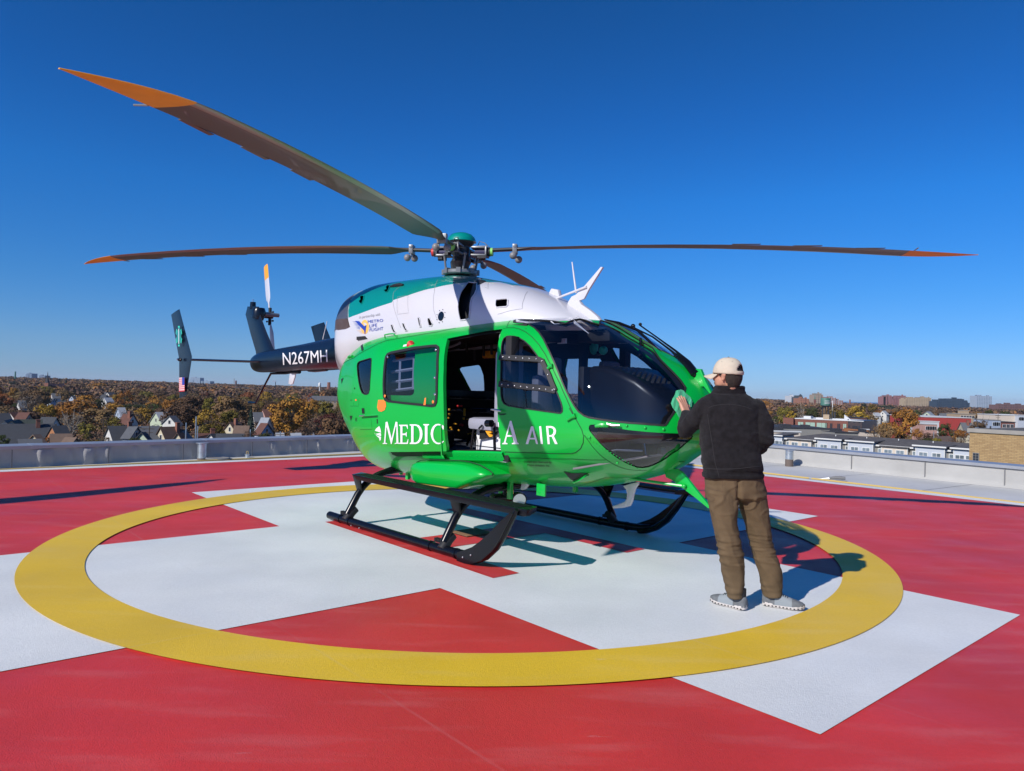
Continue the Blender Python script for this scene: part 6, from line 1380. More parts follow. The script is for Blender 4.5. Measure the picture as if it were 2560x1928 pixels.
def house(px, pyridge, wpx, wall, roof, label, ang=0, rise=.42, ridge_h=8.5, depth=9.0, chimney=None, D=None, gcol=None, name='house'):
    """ang 0: ridge across the view; 90: gable end faces the camera; wpx is the width seen."""
    D = D or (CAMH-(GZ+ridge_h))*FPX/(pyridge-hor(px)); p = dpt(px, pyridge, D); g = min(terrain(p.x, p.y), p.z-4); W = wpx*D/FPX; va = math.atan2(p.x, p.y)
    a = R(ang); c_, s_ = abs(math.cos(a)), abs(math.sin(a))
    if c_ > .9: L, dp = W, depth
    elif s_ > .9: dp, L = W, depth
    else: L = W*.70; dp = max(5.5, W*.52)
    t = tag(empty(name, (p.x, p.y, g), -va+a), label, 'house', 'houses of the neighbourhood')
    H_ = p.z-g; eave = H_-dp/2*rise*1.9 if rise < .5 else H_-dp/2*rise*1.5; eave = max(eave, H_*.45)
    hl, hd = L/2, dp/2
    b = MB(); b.add([(-hl,-hd,-1),(hl,-hd,-1),(hl,hd,-1),(-hl,hd,-1),(-hl,-hd,eave),(hl,-hd,eave),(hl,hd,eave),(-hl,hd,eave),(-hl,0,H_-.05),(hl,0,H_-.05)], [(0,1,5,4),(2,3,7,6),(1,2,6,9,5),(3,0,4,8,7)]); b.build('wall', 'h_wall_'+wall, t, smooth=False)
    sl_ = (H_-eave)/hd; o = .35; b = MB()
    for sg in (-1, 1): b.prism([(-hl-o, 0, H_), (hl+o, 0, H_), (hl+o, sg*(hd+o), eave-o*sl_), (-hl-o, sg*(hd+o), eave-o*sl_)], (0, 0, .16))
    rf = b.build('roof', 'h_roof_'+roof, t, smooth=False)
    if chimney: cx = chimney*hl*.9; b = MB(); b.box((cx-.4,-.9-.35,eave), (cx+.4,-.9+.45,H_+1.0)); b.box((cx-.48,-1.33,H_+1.0),(cx+.48,-.37,H_+1.15)); b.build('chimney', 'h_wall_brick', rf, smooth=False)
    if gcol: 
        b = MB()
        for sg in (-1, 1): b.prism([(sg*(hl+.02),-hd+.2,eave),(sg*(hl+.02),hd-.2,eave),(sg*(hl+.02),0,H_-.3)], (sg*.04,0,0))
        b.build('gable_siding', 'h_wall_'+gcol, t, smooth=False)
    def win(x, y, z, w_, h_, face):
        f = MB(); pn = MB()
        if face == 'l': f.box((x-.06,y-w_/2-.12,z-h_/2-.12),(x+.02,y+w_/2+.12,z+h_/2+.12)); pn.box((x-.09,y-w_/2,z-h_/2),(x-.02,y+w_/2,z+h_/2))
        elif face == 'r': f.box((x-.02,y-w_/2-.12,z-h_/2-.12),(x+.06,y+w_/2+.12,z+h_/2+.12)); pn.box((x+.02,y-w_/2,z-h_/2),(x+.09,y+w_/2,z+h_/2))
        else: f.box((x-w_/2-.12,y-.06,z-h_/2-.12),(x+w_/2+.12,y+.02,z+h_/2+.12)); pn.box((x-w_/2,y-.09,z-h_/2),(x+w_/2,y-.02,z+h_/2))
        fo = f.build('window', 'trim', t, smooth=False); pn.build('pane', 'pane', fo, smooth=False)
    if H_-eave > 2.2:
        win(-hl-.0, 0, eave+(H_-eave)*.25, .8, 1.1, 'l'); win(hl+.0, 0, eave+(H_-eave)*.25, .8, 1.1, 'r')
    for sx_ in ((-.28, .28) if hd > 3 else (0,)):
        for z_ in (eave-1.6, eave-4.3):
            if z_ > 1: win(-hl, sx_*dp, z_, .8, 1.2, 'l'); win(hl, sx_*dp, z_, .8, 1.2, 'r')
    nw = max(1, int(L/3.2))
    for i in range(nw):
        if eave > 3: win(-hl+L*(i+.5)/nw, -hd, eave-1.5, .9, 1.3, 'f')
    HOUSES.append((px, pyridge, D, wpx)); return t
hh = []
def Hh(zf, x0, x1, y, *a, **k): q0 = zf(x0, y); q1 = zf(x1, y); return house((q0[0]+q1[0])/2, q0[1], q1[0]-q0[0], *a, **k)
Hh(L1, -120, 570, 872, 'paleblue', 'charcoal', 'long low pale blue house with a charcoal roof and red chimney at the far left', ang=3, chimney=.62, depth=12)
Hh(L1, 610, 810, 893, 'white', 'charcoal', 'small white house with orange brown gable and charcoal roof', ang=28, gcol='orange', rise=.7)
Hh(L1, 480, 705, 790, 'white', 'charcoal', 'white house with tall pointed gable and charcoal roof behind the yellow green tree', ang=-32, rise=.7)
Hh(L1, 100, 250, 728, 'white', 'redbrown', 'white gabled house with red brown roof at the far left', ang=38, rise=.6); Hh(L1, 215, 370, 733, 'tan', 'redbrown', 'tan house with red brown roof and roof mast beside the far left white gable', ang=-30, rise=.6)
Hh(L1, 60, 130, 822, 'white', 'grey', 'small white gabled house behind the long charcoal roof', ang=80, rise=.6); Hh(L1, 160, 215, 828, 'white', 'green', 'tiny white gable beside the long dark green roof', ang=80, rise=.6); Hh(L1, 215, 470, 818, 'grey', 'green', 'house with a long dark green roof behind the long charcoal roof', ang=2)
Hh(L1, 640, 830, 992, 'cream', 'tan', 'low house with tan brown roof behind the orange shrub', ang=4); Hh(L1, 780, 925, 1036, 'tan', 'tan', 'small tan gabled roof rising just over the left parapet', ang=-34); Hh(L1, 265, 460, 1056, 'grey', 'grey', 'low grey green roof just over the left parapet', ang=5)
Hh(L1, 400, 480, 1000, 'cream', 'tan', 'small cream gable beside the red chimney', ang=40, rise=.55); Hh(L1, -60, 90, 742, 'grey', 'charcoal', 'dark grey house cut by the left edge of the view', ang=20)
Hh(L1, 1330, 1640, 896, 'white', 'charcoal', 'white house with brick porch gable and long charcoal roof', ang=18, chimney=.4, rise=.6); Hh(L1, 1540, 1660, 905, 'grey', 'grey', 'grey sided gable joined to the long charcoal roofs', ang=-30, rise=.55); Hh(L1, 1640, 1890, 898, 'palegreen', 'grey', 'pale green house with grey roof and pointed side gable', ang=12, rise=.5); Hh(L1, 1685, 1765, 972, 'palegreen', 'charcoal', 'small pale green gable in front of the grey roof', ang=60, rise=.7)
Hh(L1, 1880, 2235, 905, 'cream', 'brown', 'cream house with high pointed gable and dark brown roof', ang=30, chimney=.5, rise=.75); Hh(L1, 2120, 2215, 978, 'cream', 'brown', 'small cream gable in front of the dark brown roof', ang=50, rise=.8)
Hh(L1, 1465, 1625, 752, 'white', 'redbrown', 'white gabled house with dark red brown roof beside the yellow tree', ang=-35, chimney=.7, rise=.7); Hh(L1, 1880, 2005, 727, 'palegreen', 'pale', 'pale green house with light grey roof in front of the orange tree', ang=25); Hh(L1, 2010, 2135, 772, 'white', 'grey', 'white gabled house below the orange tree', ang=48, rise=.6)
for x0, x1, y, wl, rf, an, lb in ((630,710,500,'white','grey',10,'small white house far off below the church spire'), (595,650,560,'paleblue','grey',-30,'small pale house with grey roof left of the bare grey trees'), (850,925,530,'paleblue','charcoal',35,'pale blue house far off left of the big orange tree'), (1060,1130,468,'paleblue','grey',5,'small pale blue roofed house above the big orange tree'),
    (1175,1270,482,'white','grey',-20,'white house with grey roof high in the trees'), (1265,1395,488,'white','charcoal',40,'white gable high in the trees beside a long dark roof'), (1215,1300,515,'grey','charcoal',-30,'grey house with dark roof high in the trees'), (1235,1355,552,'white','pale',30,'white house right of the big orange tree'), (900,930,465,'white','grey',80,'tiny white gable far up in the trees'), (1425,1490,672,'paleblue','pale',15,'pale blue roof among the dark green trees'), (230,300,585,'white','grey',10,'tiny white house deep in the trees at the far left')):
    Hh(L1, x0, x1, y, wl, rf, lb, ang=an, rise=.55, ridge_h=8)
Hh(L2, 5, 170, 960, 'white', 'grey', 'white house with wide pointed gable just left of the two tall grey poles', ang=85, rise=.75); Hh(L2, 612, 800, 848, 'cream', 'brown', 'cream house with brown roof and paired gable windows', ang=38, chimney=-.2, rise=.6); Hh(L2, 720, 865, 893, 'cream', 'tan', 'lower wing with tan brown roof beside the cream house', ang=-8)
Hh(L2, 1005, 1120, 862, 'paleblue', 'redbrown', 'pale blue gabled house with red brown roof right of the spruce', ang=-40, rise=.65); Hh(L2, 280, 440, 985, 'brick', 'redbrown', 'red brown roofed house just over the parapet right of the tall poles', ang=10, chimney=.9); Hh(L2, 400, 480, 990, 'white', 'charcoal', 'small white gable between the red brown and dark roofs', ang=50, rise=.6); Hh(L2, 510, 805, 990, 'grey', 'charcoal', 'long low charcoal roof just over the parapet in front of the spruce', ang=2)
Hh(L2, 1210, 1285, 978, 'white', 'pale', 'small white shed below the big orange brown tree', ang=5, ridge_h=4); Hh(L2, 1390, 1490, 978, 'tan', 'pale', 'small tan and white outbuilding over the parapet', ang=5, ridge_h=4); Hh(L2, 1572, 1645, 978, 'white', 'pale', 'small white garage beside the pale yellow brown tree', ang=5, ridge_h=4)
Hh(L2, 935, 1030, 730, 'white', 'grey', 'white house half hidden behind the spruce', ang=10); Hh(L2, 1045, 1115, 692, 'pink', 'redbrown', 'pink sided house left of the big orange brown tree', ang=20); Hh(L2, 1035, 1115, 795, 'white', 'pale', 'white roofed shed left of the big orange brown tree', ang=-20)
Hh(L2, 1590, 1640, 545, 'brick', 'pale', 'brick stair tower with white top beside the long grey roof', ang=85, ridge_h=9, D=560)
Hh(L2, 1640, 1930, 532, 'tan', 'grey', 'long low school with grey roof behind the helicopter tail', ang=2, ridge_h=8, D=620); Hh(L2, 720, 870, 425, 'brick', 'charcoal', 'dark slate roofed mansion high in the far trees', ang=4, ridge_h=12, D=1300, chimney=-.5); Hh(L2, 660, 725, 428, 'orange', 'redbrown', 'brick wing beside the dark slate roof in the far trees', ang=60, ridge_h=10, D=1300); Hh(L2, 1110, 1190, 470, 'grey', 'charcoal', 'house with dark cross gables right of the tail bumper', ang=-35, D=900)

# ---- trees one can tell apart
T = tree
def TT(zf, x, y, w, D, col, kind, lab, **k): q = zf(x, y); s = (460 if zf in (L1, L2) else 340 if zf is R3 else 360)/(2212 if zf is not R4 else 2142); return T(q[0], q[1], D, w*s*D/FPX, col, kind, lab, **k)
TT(L1, 1060, 510, 340, 400, 'orange', 'round', 'big bright orange tree standing over the roofs at the left')
TT(L1, 1190, 560, 150, 395, 'green', 'round', 'dark green tree tucked against the big orange tree')
TT(L1, 550, 622, 270, 290, 'gold', 'round', 'yellow green tree between two white gables at the left')
TT(L1, 1750, 655, 270, 290, 'gold', 'round', 'rounded yellow tree beside the red brown roof')
TT(L1, 2060, 560, 250, 380, 'orange', 'round', 'golden orange tree left of the tail end plate')
TT(L1, 1770, 392, 260, 1000, 'maroon', 'wide', 'dark maroon beech on the far slope')
TT(L1, 150, 350, 120, 900, 'spruce', 'round', 'almost black tree on the far slope at the far left')
TT(L1, 795, 330, 60, 1300, 'spruce', 'cone', 'dark conifer right of the church spire'); TT(L1, 727, 330, 30, 1300, 'spruce', 'cone', 'thin dark conifer right beside the church spire')
TT(L1, 590, 985, 270, 150, 'orange', 'wide', 'rounded orange shrub just over the left parapet')
TT(L1, 1110, 985, 330, 160, 'olive', 'wide', 'olive yellow shrub over the parapet left of the white house')
TT(L1, 860, 725, 330, 210, 'grey', 'bare', 'bare tree with pale forked limbs in front of the roofs', bark='palebark')
TT(L1, 1040, 835, 220, 190, 'olive', 'thin', 'yellow olive tree beside the bare pale tree')
TT(L1, 30, 990, 160, 150, 'green', 'round', 'dark green tree over the parapet at the left edge')
TT(L1, 1630, 1000, 150, 150, 'green', 'wide', 'dark green shrub in front of the grey roofs')
TT(L1, 1250, 1000, 160, 160, 'brown', 'bare', 'bare brown bushy tree left of the white house')
TT(L1, 1340, 765, 300, 230, 'olive', 'thin', 'olive brown tree behind the white house with the long roof')
TT(L1, 250, 600, 300, 420, 'green', 'wide', 'broad dark green tree behind the red brown roofs')
TT(L1, 1570, 610, 330, 420, 'green', 'wide', 'broad dark green tree left of the yellow tree')
TT(L1, 40, 505, 80, 600, 'russet', 'round', 'rust red tree at the far left edge')
TT(L1, 1400, 505, 120, 560, 'gold', 'round', 'small bright gold tree beside the high white gables'); TT(L1, 1180, 350, 190, 1000, 'orange', 'wide', 'orange brown tree on the far slope above the white gables'); TT(L1, 970, 355, 180, 1000, 'tan', 'wide', 'tan tree on the far slope right of the spire')
TT(L1, 460, 385, 70, 1100, 'gold', 'round', 'small gold tree below the far church'); TT(L1, 300, 460, 110, 800, 'gold', 'round', 'yellow tree on the slope at the far left'); TT(L1, 1700, 500, 200, 520, 'tan', 'thin', 'pale tan tree below the maroon beech'); TT(L1, 1900, 505, 200, 520, 'orange', 'thin', 'brown orange tree right of the maroon beech')
TT(L2, 1390, 540, 580, 240, 'orange', 'round', 'biggest orange brown tree behind the tail boom')
TT(L2, 690, 500, 480, 280, 'tan', 'round', 'broad tan tree left of the spruce')
TT(L2, 180, 520, 330, 300, 'brown', 'round', 'orange brown tree right of the tail end plate')
TT(L2, 400, 545, 170, 290, 'olive', 'round', 'yellow green tree between the brown and the tan trees')
TT(L2, 905, 655, 165, 215, 'spruce', 'cone', 'single blue grey spruce over the roofs')
TT(L2, 1840, 765, 500, 190, 'tan', 'round', 'pale yellow brown tree beside the helicopter hull')
TT(L2, 1800, 570, 330, 330, 'olive', 'round', 'olive tan tree behind the pale yellow brown tree')
TT(L2, 430, 815, 290, 200, 'olive', 'wide', 'low yellow green tree right of the tall poles')
TT(L2, 1085, 475, 170, 600, 'gold', 'round', 'yellow tree under the tail bumper'); TT(L2, 870, 455, 170, 650, 'russet', 'wide', 'rust orange tree left of the tail bumper'); TT(L2, 340, 415, 150, 900, 'orange', 'round', 'orange tree on the slope below the far hospital')
TT(L2, 1020, 600, 200, 380, 'olive', 'round', 'yellow green tree right of the spruce'); TT(L2, 880, 925, 200, 150, 'brown', 'bare', 'bare brown tree in front of the spruce'); TT(L2, 1100, 935, 220, 150, 'green', 'wide', 'green bush over the parapet right of the spruce'); TT(L2, 1600, 800, 220, 210, 'brown', 'bare', 'bare dark tree between the two biggest tan trees')
TT(L2, 1650, 560, 180, 300, 'orange', 'round', 'orange tree touching the right side of the biggest tree'); TT(L2, 1870, 415, 170, 900, 'brown', 'wide', 'brown tree beside the helicopter hull on the skyline')
# right-hand side
TT(R3, 520, 480, 280, 330, 'olive', 'thin', 'olive tan tree behind the man\'s right elbow'); TT(R3, 640, 560, 150, 320, 'gold', 'round', 'small golden tree left of the brick factory'); TT(R3, 800, 450, 200, 420, 'brown', 'bare', 'tall bare tree behind the left end of the brick factory', bark='palebark')
TT(R3, 980, 500, 230, 420, 'green', 'wide', 'dark olive green tree left of the green water tank'); TT(R3, 1400, 530, 330, 330, 'olive', 'round', 'olive gold tree right of the green water tank'); TT(R3, 1690, 470, 380, 400, 'gold', 'round', 'large yellow green tree behind the brick factory')
TT(R3, 380, 650, 130, 300, 'green', 'round', 'dark green tree beside the man\'s right elbow'); TT(R3, 2060, 780, 330, 190, 'tan', 'bare', 'tan brown bare tree over the row house roof'); TT(R3, 1960, 450, 160, 700, 'olive', 'round', 'olive tree on the skyline right of the yellow green tree'); TT(R3, 2080, 520, 200, 600, 'orange', 'wide', 'orange brown tree far right of the brick factory')
TT(R3, 1820, 440, 120, 800, 'spruce', 'round', 'dark round tree on the skyline near the lake'); TT(R3, 210, 350, 190, 900, 'orange', 'wide', 'orange brown tree on the skyline above the man\'s right shoulder')
TT(R4, 330, 455, 480, 230, 'orange', 'round', 'tall dark orange tree rising behind the row house roof'); TT(R4, 100, 700, 300, 200, 'tan', 'thin', 'pinkish tan tree behind the row house roof'); TT(R4, 560, 760, 190, 200, 'orange', 'thin', 'orange brown tree at the foot of the tall dark orange tree')
TT(R4, 980, 695, 220, 260, 'green', 'round', 'green tree in front of the long red store'); TT(R4, 1200, 770, 170, 230, 'orange', 'wide', 'orange bush below the yellow house'); TT(R4, 1130, 880, 260, 170, 'brown', 'bare', 'reddish bare tree left of the beige brick building'); TT(R4, 680, 880, 200, 180, 'green', 'wide', 'green bush behind the row house roof')
TT(R4, 830, 890, 130, 180, 'olive', 'wide', 'small olive bush behind the row house roof'); TT(R4, 1290, 880, 110, 170, 'grey', 'bare', 'pale bare bush touching the beige brick building', bark='palebark'); TT(R4, 1500, 650, 290, 240, 'brown', 'round', 'olive brown tree right of the tan block building'); TT(R4, 1620, 500, 170, 420, 'green', 'round', 'dark green tree below the glass tower'); TT(R4, 90, 400, 260, 900, 'spruce', 'wide', 'dark evergreen belt tree under the pink hospital')
TT(R4, 1880, 490, 200, 500, 'green', 'wide', 'green tree left of the brown mill building'); TT(R4, 700, 415, 250, 700, 'grey', 'bare', 'grey bare trees under the beige hospital'); TT(R4, 930, 430, 250, 650, 'brown', 'bare', 'brown bare tree under the dark glass building'); TT(R4, 1430, 490, 170, 500, 'tan', 'wide', 'tan tree right of the tan block building'); TT(R4, 610, 570, 90, 420, 'green', 'round', 'green tree beside the green gabled house')
# ---- the rest of the wood, tree by tree out to about 900 m
rt = random.Random(11); n_fill = 0
GROUPS = {'brown': 'brown leaved tree in the wood below the skyline', 'tan': 'tan leaved tree in the wood below the skyline', 'olive': 'olive leaved tree in the wood below the skyline', 'orange': 'orange leaved tree in the wood below the skyline', 'green': 'dark green tree in the wood below the skyline', 'grey': 'bare grey tree in the wood below the skyline', 'gold': 'gold leaved tree in the wood below the skyline', 'russet': 'rust red tree in the wood below the skyline', 'maroon': 'dark maroon tree in the wood below the skyline'}
tries = 0
while n_fill < 225 and tries < 9000:
    tries += 1; D = 230*(3.9**rt.random()); left = rt.random() < .62
    px = rt.uniform(-40, 930) if left else rt.uniform(1660, 2480)
    wd = rt.uniform(8, 14); th = rt.uniform(8, 13.5)
    g = dpt(px, hor(px), D); gz = terrain(g.x, g.y); pt = hor(px)-(gz+th-CAMH)*FPX/D; wpx = wd*FPX/D
    if not left and D < 420 and px > 1930: th = rt.uniform(5, 8.5); wd = rt.uniform(6, 9); pt = hor(px)-(gz+th-CAMH)*FPX/D; wpx = wd*FPX/D
    bad = False
    for hx, hy, hD, hw_ in HOUSES:
        if hD > D and abs(hx-px) < hw_*.4+wpx*.33 and pt < hy+hw_*.25 and hD < D*1.7: bad = True; break
        if abs(hD-D) < 9 and abs(hx-px) < hw_*.5+wpx*.35: bad = True; break
    if bad: continue
    if any(abs(tx-px) < (tw+wpx)*.20 and abs(tD-D) < .10*D for tx, ty, tD, tw in TREES): continue
    if any(tD > D and abs(tx-px) < tw*.4 and ty > pt-6 and tw > 30 for tx, ty, tD, tw in TREES[:75]): continue
    col = rt.choices(['brown', 'tan', 'olive', 'orange', 'green', 'grey', 'gold', 'russet', 'maroon'], [28, 24, 13, 13, 7, 9, 6, 2, 1])[0]
    kind = 'bare' if col == 'grey' else rt.choice(['round', 'round', 'wide', 'thin', 'thin'])
    T(px, pt, D, wd, col, kind, GROUPS[col]); n_fill += 1
print('filled', n_fill)
def wood(name, lab, D, az, hmin, hmax, rmin, rmax, per, szk, seed, ramp, fixh=None):
    rg = np.random.default_rng(seed); X = D*np.sin(az); Y = D*np.cos(az); N = len(D)
    Z = np.array([terrain(x, y) for x, y in zip(X, Y)]); tone0 = rg.random(N)
    cen = np.repeat(np.stack([X, Y, Z], 1), per, 0); r_ = np.repeat(rg.uniform(rmin, rmax, N)*(1+D/4000), per); u = rg.normal(size=(N*per, 3)); u /= np.linalg.norm(u, axis=1, keepdims=True); u[:, 2] = np.abs(u[:, 2])
    u0 = u.copy(); u = u*(rg.random(N*per)**.25)[:, None]
    hgt = np.repeat(rg.uniform(hmin, hmax, N), per); cen = cen+u*np.stack([r_, r_, r_*.7], 1); cen[:, 2] += hgt-r_*.7
    siz = np.repeat(szk[0]+D*szk[1], per)*rg.uniform(.6, 1.2, N*per); tn = np.repeat(tone0, per)*.85+.15*rg.random(N*per)
    fm = bpy.data.materials.new(name); fm.use_nodes = True; n_ = fm.node_tree; p_ = n_.nodes['Principled BSDF']; p_.inputs['Roughness'].default_value = .9; p_.inputs['Specular IOR Level'].default_value = .1
    at = n_.nodes.new('ShaderNodeAttribute'); at.attribute_name = 'tone'; cr = n_.nodes.new('ShaderNodeValToRGB'); n_.links.new(at.outputs['Fac'], cr.inputs[0]); n_.links.new(cr.outputs[0], p_.inputs['Base Color'])
    e = cr.color_ramp.elements; e[0].color = (*ramp[0][1], 1); e[0].position = 0; e[1].position = 1; e[1].color = (*ramp[-1][1], 1)
    for ps, c_ in ramp[1:-1]: x_ = e.new(ps); x_.color = (*c_, 1)
    me = quads_mesh(name, cen, siz, tn, rg, u0+np.array([0, 0, .25])); me.materials.append(fm); o = bpy.data.objects.new(name, me); C.objects.link(o); tag(o, lab, 'wood', kind='stuff')
RAMP = [(0, (0.050,0.050,0.036)), (.15, (0.105,0.064,0.050)), (.4, (0.145,0.088,0.064)), (.6, (0.185,0.108,0.066)), (.74, (0.15,0.108,0.054)), (.86, (0.25,0.120,0.050)), (1, (0.33,0.150,0.045))]
rg = np.random.default_rng(5); N = 11000; D = 820*(5.6**rg.random(N)); az = np.radians(rg.uniform(-39, 39, N)); ok = ~((np.degrees(az) > 21) & (D > 4000)); D, az = D[ok], az[ok]
wood('distant_woods', 'autumn wood fading to the skyline beyond the town', D, az, 7.0, 12.5, 4.5, 8.0, 34, (.95, 1/1600), 5, RAMP)
N = 5200; D = 120*(7.2**rg.random(N)); az = np.radians(rg.uniform(-38, 38, N)); keep = []
for d_, a_ in zip(D, az):
    px = PW/2+FPX*math.tan(a_)
    ok_ = not (1250 < px < 1640 and d_ < 300) and not (px > 1900 and d_ < 185)
    if ok_ and any(hD > d_-6 and hD-d_ < 25 and abs(hx-px) < hw_*.5+2.0*FPX/d_ for hx, hy, hD, hw_ in HOUSES): ok_ = False
    keep.append(ok_)
keep = np.array(keep); D, az = D[keep], az[keep]
wood('garden_scrub', 'low brown and olive scrub and hedges between the houses', D, az, 2.2, 5.5, 2.2, 4.2, 40, (.22, 1/1500), 9, RAMP)
# ================================================================== larger buildings
def block(name, label, px0, px1, pytop, D, depth, m, base=None, cat='building', group=None, D1=None, py1=None):
    """Box whose front face runs between two picture columns."""
    a = dpt(px0, pytop, D); c_ = dpt(px1, py1 or pytop, D1 or D); z = (a.z+c_.z)/2; g = terrain(a.x, a.y)-1 if base is None else base
    t = tag(empty(name, (a.x, a.y, g)), label, cat, group); d = Vector((c_.x-a.x, c_.y-a.y, 0)); L = d.length; ang = math.atan2(d.y, d.x); t.rotation_euler = (0, 0, ang)
    b = MB(); b.box((0, 0, 0), (L, depth, z-g)); b.build('wall', m, t, smooth=False); return t, L, z-g
def wins(t, L, Hh_, rows, cols, w_, h_, ztop, dz, m='pane', frame='trim', x0=None, x1=None, y=0):
    x0 = .5 if x0 is None else x0; x1 = L-.5 if x1 is None else x1
    for r in range(rows):
        for k in range(cols):
            x = x0+(x1-x0)*(k+.5)/cols; z = Hh_-ztop-r*dz; f = MB(); f.box((x-w_/2-.1, y-.08, z-h_/2-.1), (x+w_/2+.1, y-.01, z+h_/2+.1)); fo = f.build('window', frame, t, smooth=False)
            p = MB(); p.box((x-w_/2, y-.12, z-h_/2), (x-.04, y-.05, z+h_/2)); p.box((x+.04, y-.12, z-h_/2), (x+w_/2, y-.05, z+h_/2)); p.build('pane', m, fo, smooth=False)
def brick(name, c1, c2, mortar, bw=.24, bh=.075, rough=.85, var=0):
    m = mat(name, c1, rough); n = m.node_tree; p = n.nodes['Principled BSDF']; tx = n.nodes.new('ShaderNodeTexBrick'); tc = n.nodes.new('ShaderNodeTexCoord'); mp = n.nodes.new('ShaderNodeMapping'); mp.inputs['Rotation'].default_value = (R(90), 0, 0)
    n.links.new(tc.outputs['Object'], mp.inputs[0]); n.links.new(mp.outputs[0], tx.inputs['Vector']); tx.inputs['Color1'].default_value = (*c1, 1); tx.inputs['Color2'].default_value = (*c2, 1); tx.inputs['Mortar'].default_value = (*mortar, 1)
    tx.inputs['Scale'].default_value = 1; tx.inputs['Brick Width'].default_value = bw; tx.inputs['Row Height'].default_value = bh; tx.inputs['Mortar Size'].default_value = bh*.10; tx.inputs['Bias'].default_value = -.1; n.links.new(tx.outputs[0], p.inputs['Base Color']); return m
M['buff_brick'] = brick('buff_brick', (0.40,0.27,0.125), (0.30,0.19,0.085), (0.22,0.15,0.08), .42, .14)
M['red_brick'] = brick('red_brick', (0.20,0.065,0.045), (0.15,0.050,0.036), (0.16,0.09,0.07), .5, .16)
def gridmat(name, wall, glass, cw, ch, fr=.25, rough=.4):
    """Facade whose rows of small windows are pattern, for blocks a few pixels high."""
    m = brick(name, glass, tuple(v*.8 for v in glass), wall, cw, ch, rough); m.node_tree.nodes['Brick Texture'].inputs['Mortar Size'].default_value = ch*fr; m.node_tree.nodes['Brick Texture'].offset = 0; return m
M['concrete'] = mat('concrete', (0.30, 0.28, 0.25), .8, var=.1, vscale=1); M['tar'] = mat('tar_roof', (0.030, 0.032, 0.040), .8, var=.2, vscale=.3); M['white_roof'] = mat('pale_roof_edge', (0.55, 0.56, 0.56), .7)
M['paleglass'] = mat('pale_green_glass', (0.30, 0.42, 0.34), .3); M['shingle'] = mat('grey_shingle', (0.075, 0.070, 0.072), .95, var=.2, vscale=1.2); M['siding_blue'] = mat('pale_blue_siding', (0.44, 0.475, 0.53), .7); M['siding_cream'] = mat('cream_siding', (0.58, 0.50, 0.41), .7); M['siding_grey'] = mat('grey_siding', (0.22, 0.215, 0.20), .8)
# beige brick wing at the right edge
t, L, Hh_ = block('brick_building', 'beige brick building with flat roof filling the right edge of the view', 2424, 2640, 1079.5, 65, 16, 'buff_brick', D1=59.5, py1=1092.5)
b = MB(); b.box((-.15, -.12, Hh_-.02), (L+.2, .35, Hh_+.32)); b.box((-.15, .35, Hh_-.02), (.35, 16, Hh_+.32)); b.build('coping', 'concrete', t, smooth=False)
b = MB(); b.box((.35, .35, Hh_-.02), (L, 15.8, Hh_+.02)); b.box((6, 9, Hh_), (L+4, 14, Hh_+1.5)); b.box((4, 6, Hh_), (5, 7, Hh_+.6)); b.build('roof', 'tar', t, smooth=False)
b = MB(); b.box((5.8, 8.8, Hh_+1.5), (L+4, 14.2, Hh_+1.75)); b.build('penthouse_coping', 'concrete', t, smooth=False)
w0 = R4(1397, 1145); w1 = R4(1487, 1300); x0 = 1.0
f = MB(); f.box((.42+.35, -.04, Hh_-3.0), (1.45, -.005, Hh_-2.0+.0)); 
k_ = L/(2640-2424); xa, xb = (w0[0]-2424)*k_*1.03, (w1[0]-2424)*k_*1.03; za = Hh_-(w0[1]-1080.5)*64.6/FPX; zb = Hh_-(w1[1]-1081.5)*64.6/FPX
f = MB(); f.box((xa-.03, -.05, zb-.03), (xb+.03, -.003, za+.03)); fo = f.build('window', 'siding_grey', t, smooth=False); p = MB()
for r in range(4):
    for c_ in range(2): p.box((xa+(xb-xa)*c_/2+.02, -.08, zb+(za-zb)*r/4+.02), (xa+(xb-xa)*(c_+1)/2-.02, -.045, zb+(za-zb)*(r+1)/4-.02))
p.build('pane', 'pane', fo, smooth=False)
b = MB(); b.tube([(.6,.2,Hh_+.3),(.5,.2,Hh_+1.0),(.2,.2,Hh_+1.4)], .03, 6); b.tube([(1.6,.2,Hh_+.3),(1.6,.2,Hh_+.6)], .06, 6); b.tube([(7.5,.2,Hh_+.3),(7.5,.2,Hh_+.7)], .04, 6); b.build('roof_vent', 'tar', t)
M['dull_red'] = mat('dull_red_wall', (0.36, 0.045, 0.038), .7)
# row houses
TA, TB = dpt(2046, hor(2046), 160), dpt(2386, hor(2386), 138); TA.z = TB.z = 0
tu = (TB-TA).normalized(); tn_ = Vector((tu.y, -tu.x, 0)); tang = math.atan2(tu.y, tu.x)
if tn_.y > 0: tn_ = -tn_
def tpos(px):
    d = pdir(px, hor(px)); q = np.array([d[0], d[1]]); A_ = np.array([[q[0], -tu.x], [q[1], -tu.y]]); s_ = np.linalg.solve(A_, np.array([TA.x, TA.y])); return float(s_[1])
row = tag(empty('row_house', (TA.x, TA.y, GZ-1), tang), 'long row of pale blue and cream row houses under one dark shingle roof', 'row house')
ys = -1 if tn_.dot(Vector((-math.sin(tang), math.cos(tang), 0))) < 0 else 1   # which local side faces us
t0_, t1_ = tpos(1960), tpos(2560); zE = -7.5-(GZ-1); zR = -6.2-(GZ-1); zB = -7.0-(GZ-1); dep = 12.0
b = MB(); yb_ = -ys*dep; b.box((t0_, min(.9*ys*-1, yb_), 0), (t1_, max(-.9*ys, yb_), zE)); b.build('wall', 'siding_grey', row, smooth=False)
b = MB(); yf = -.45*ys; ym = -6.2*ys; yk = -12.5*ys
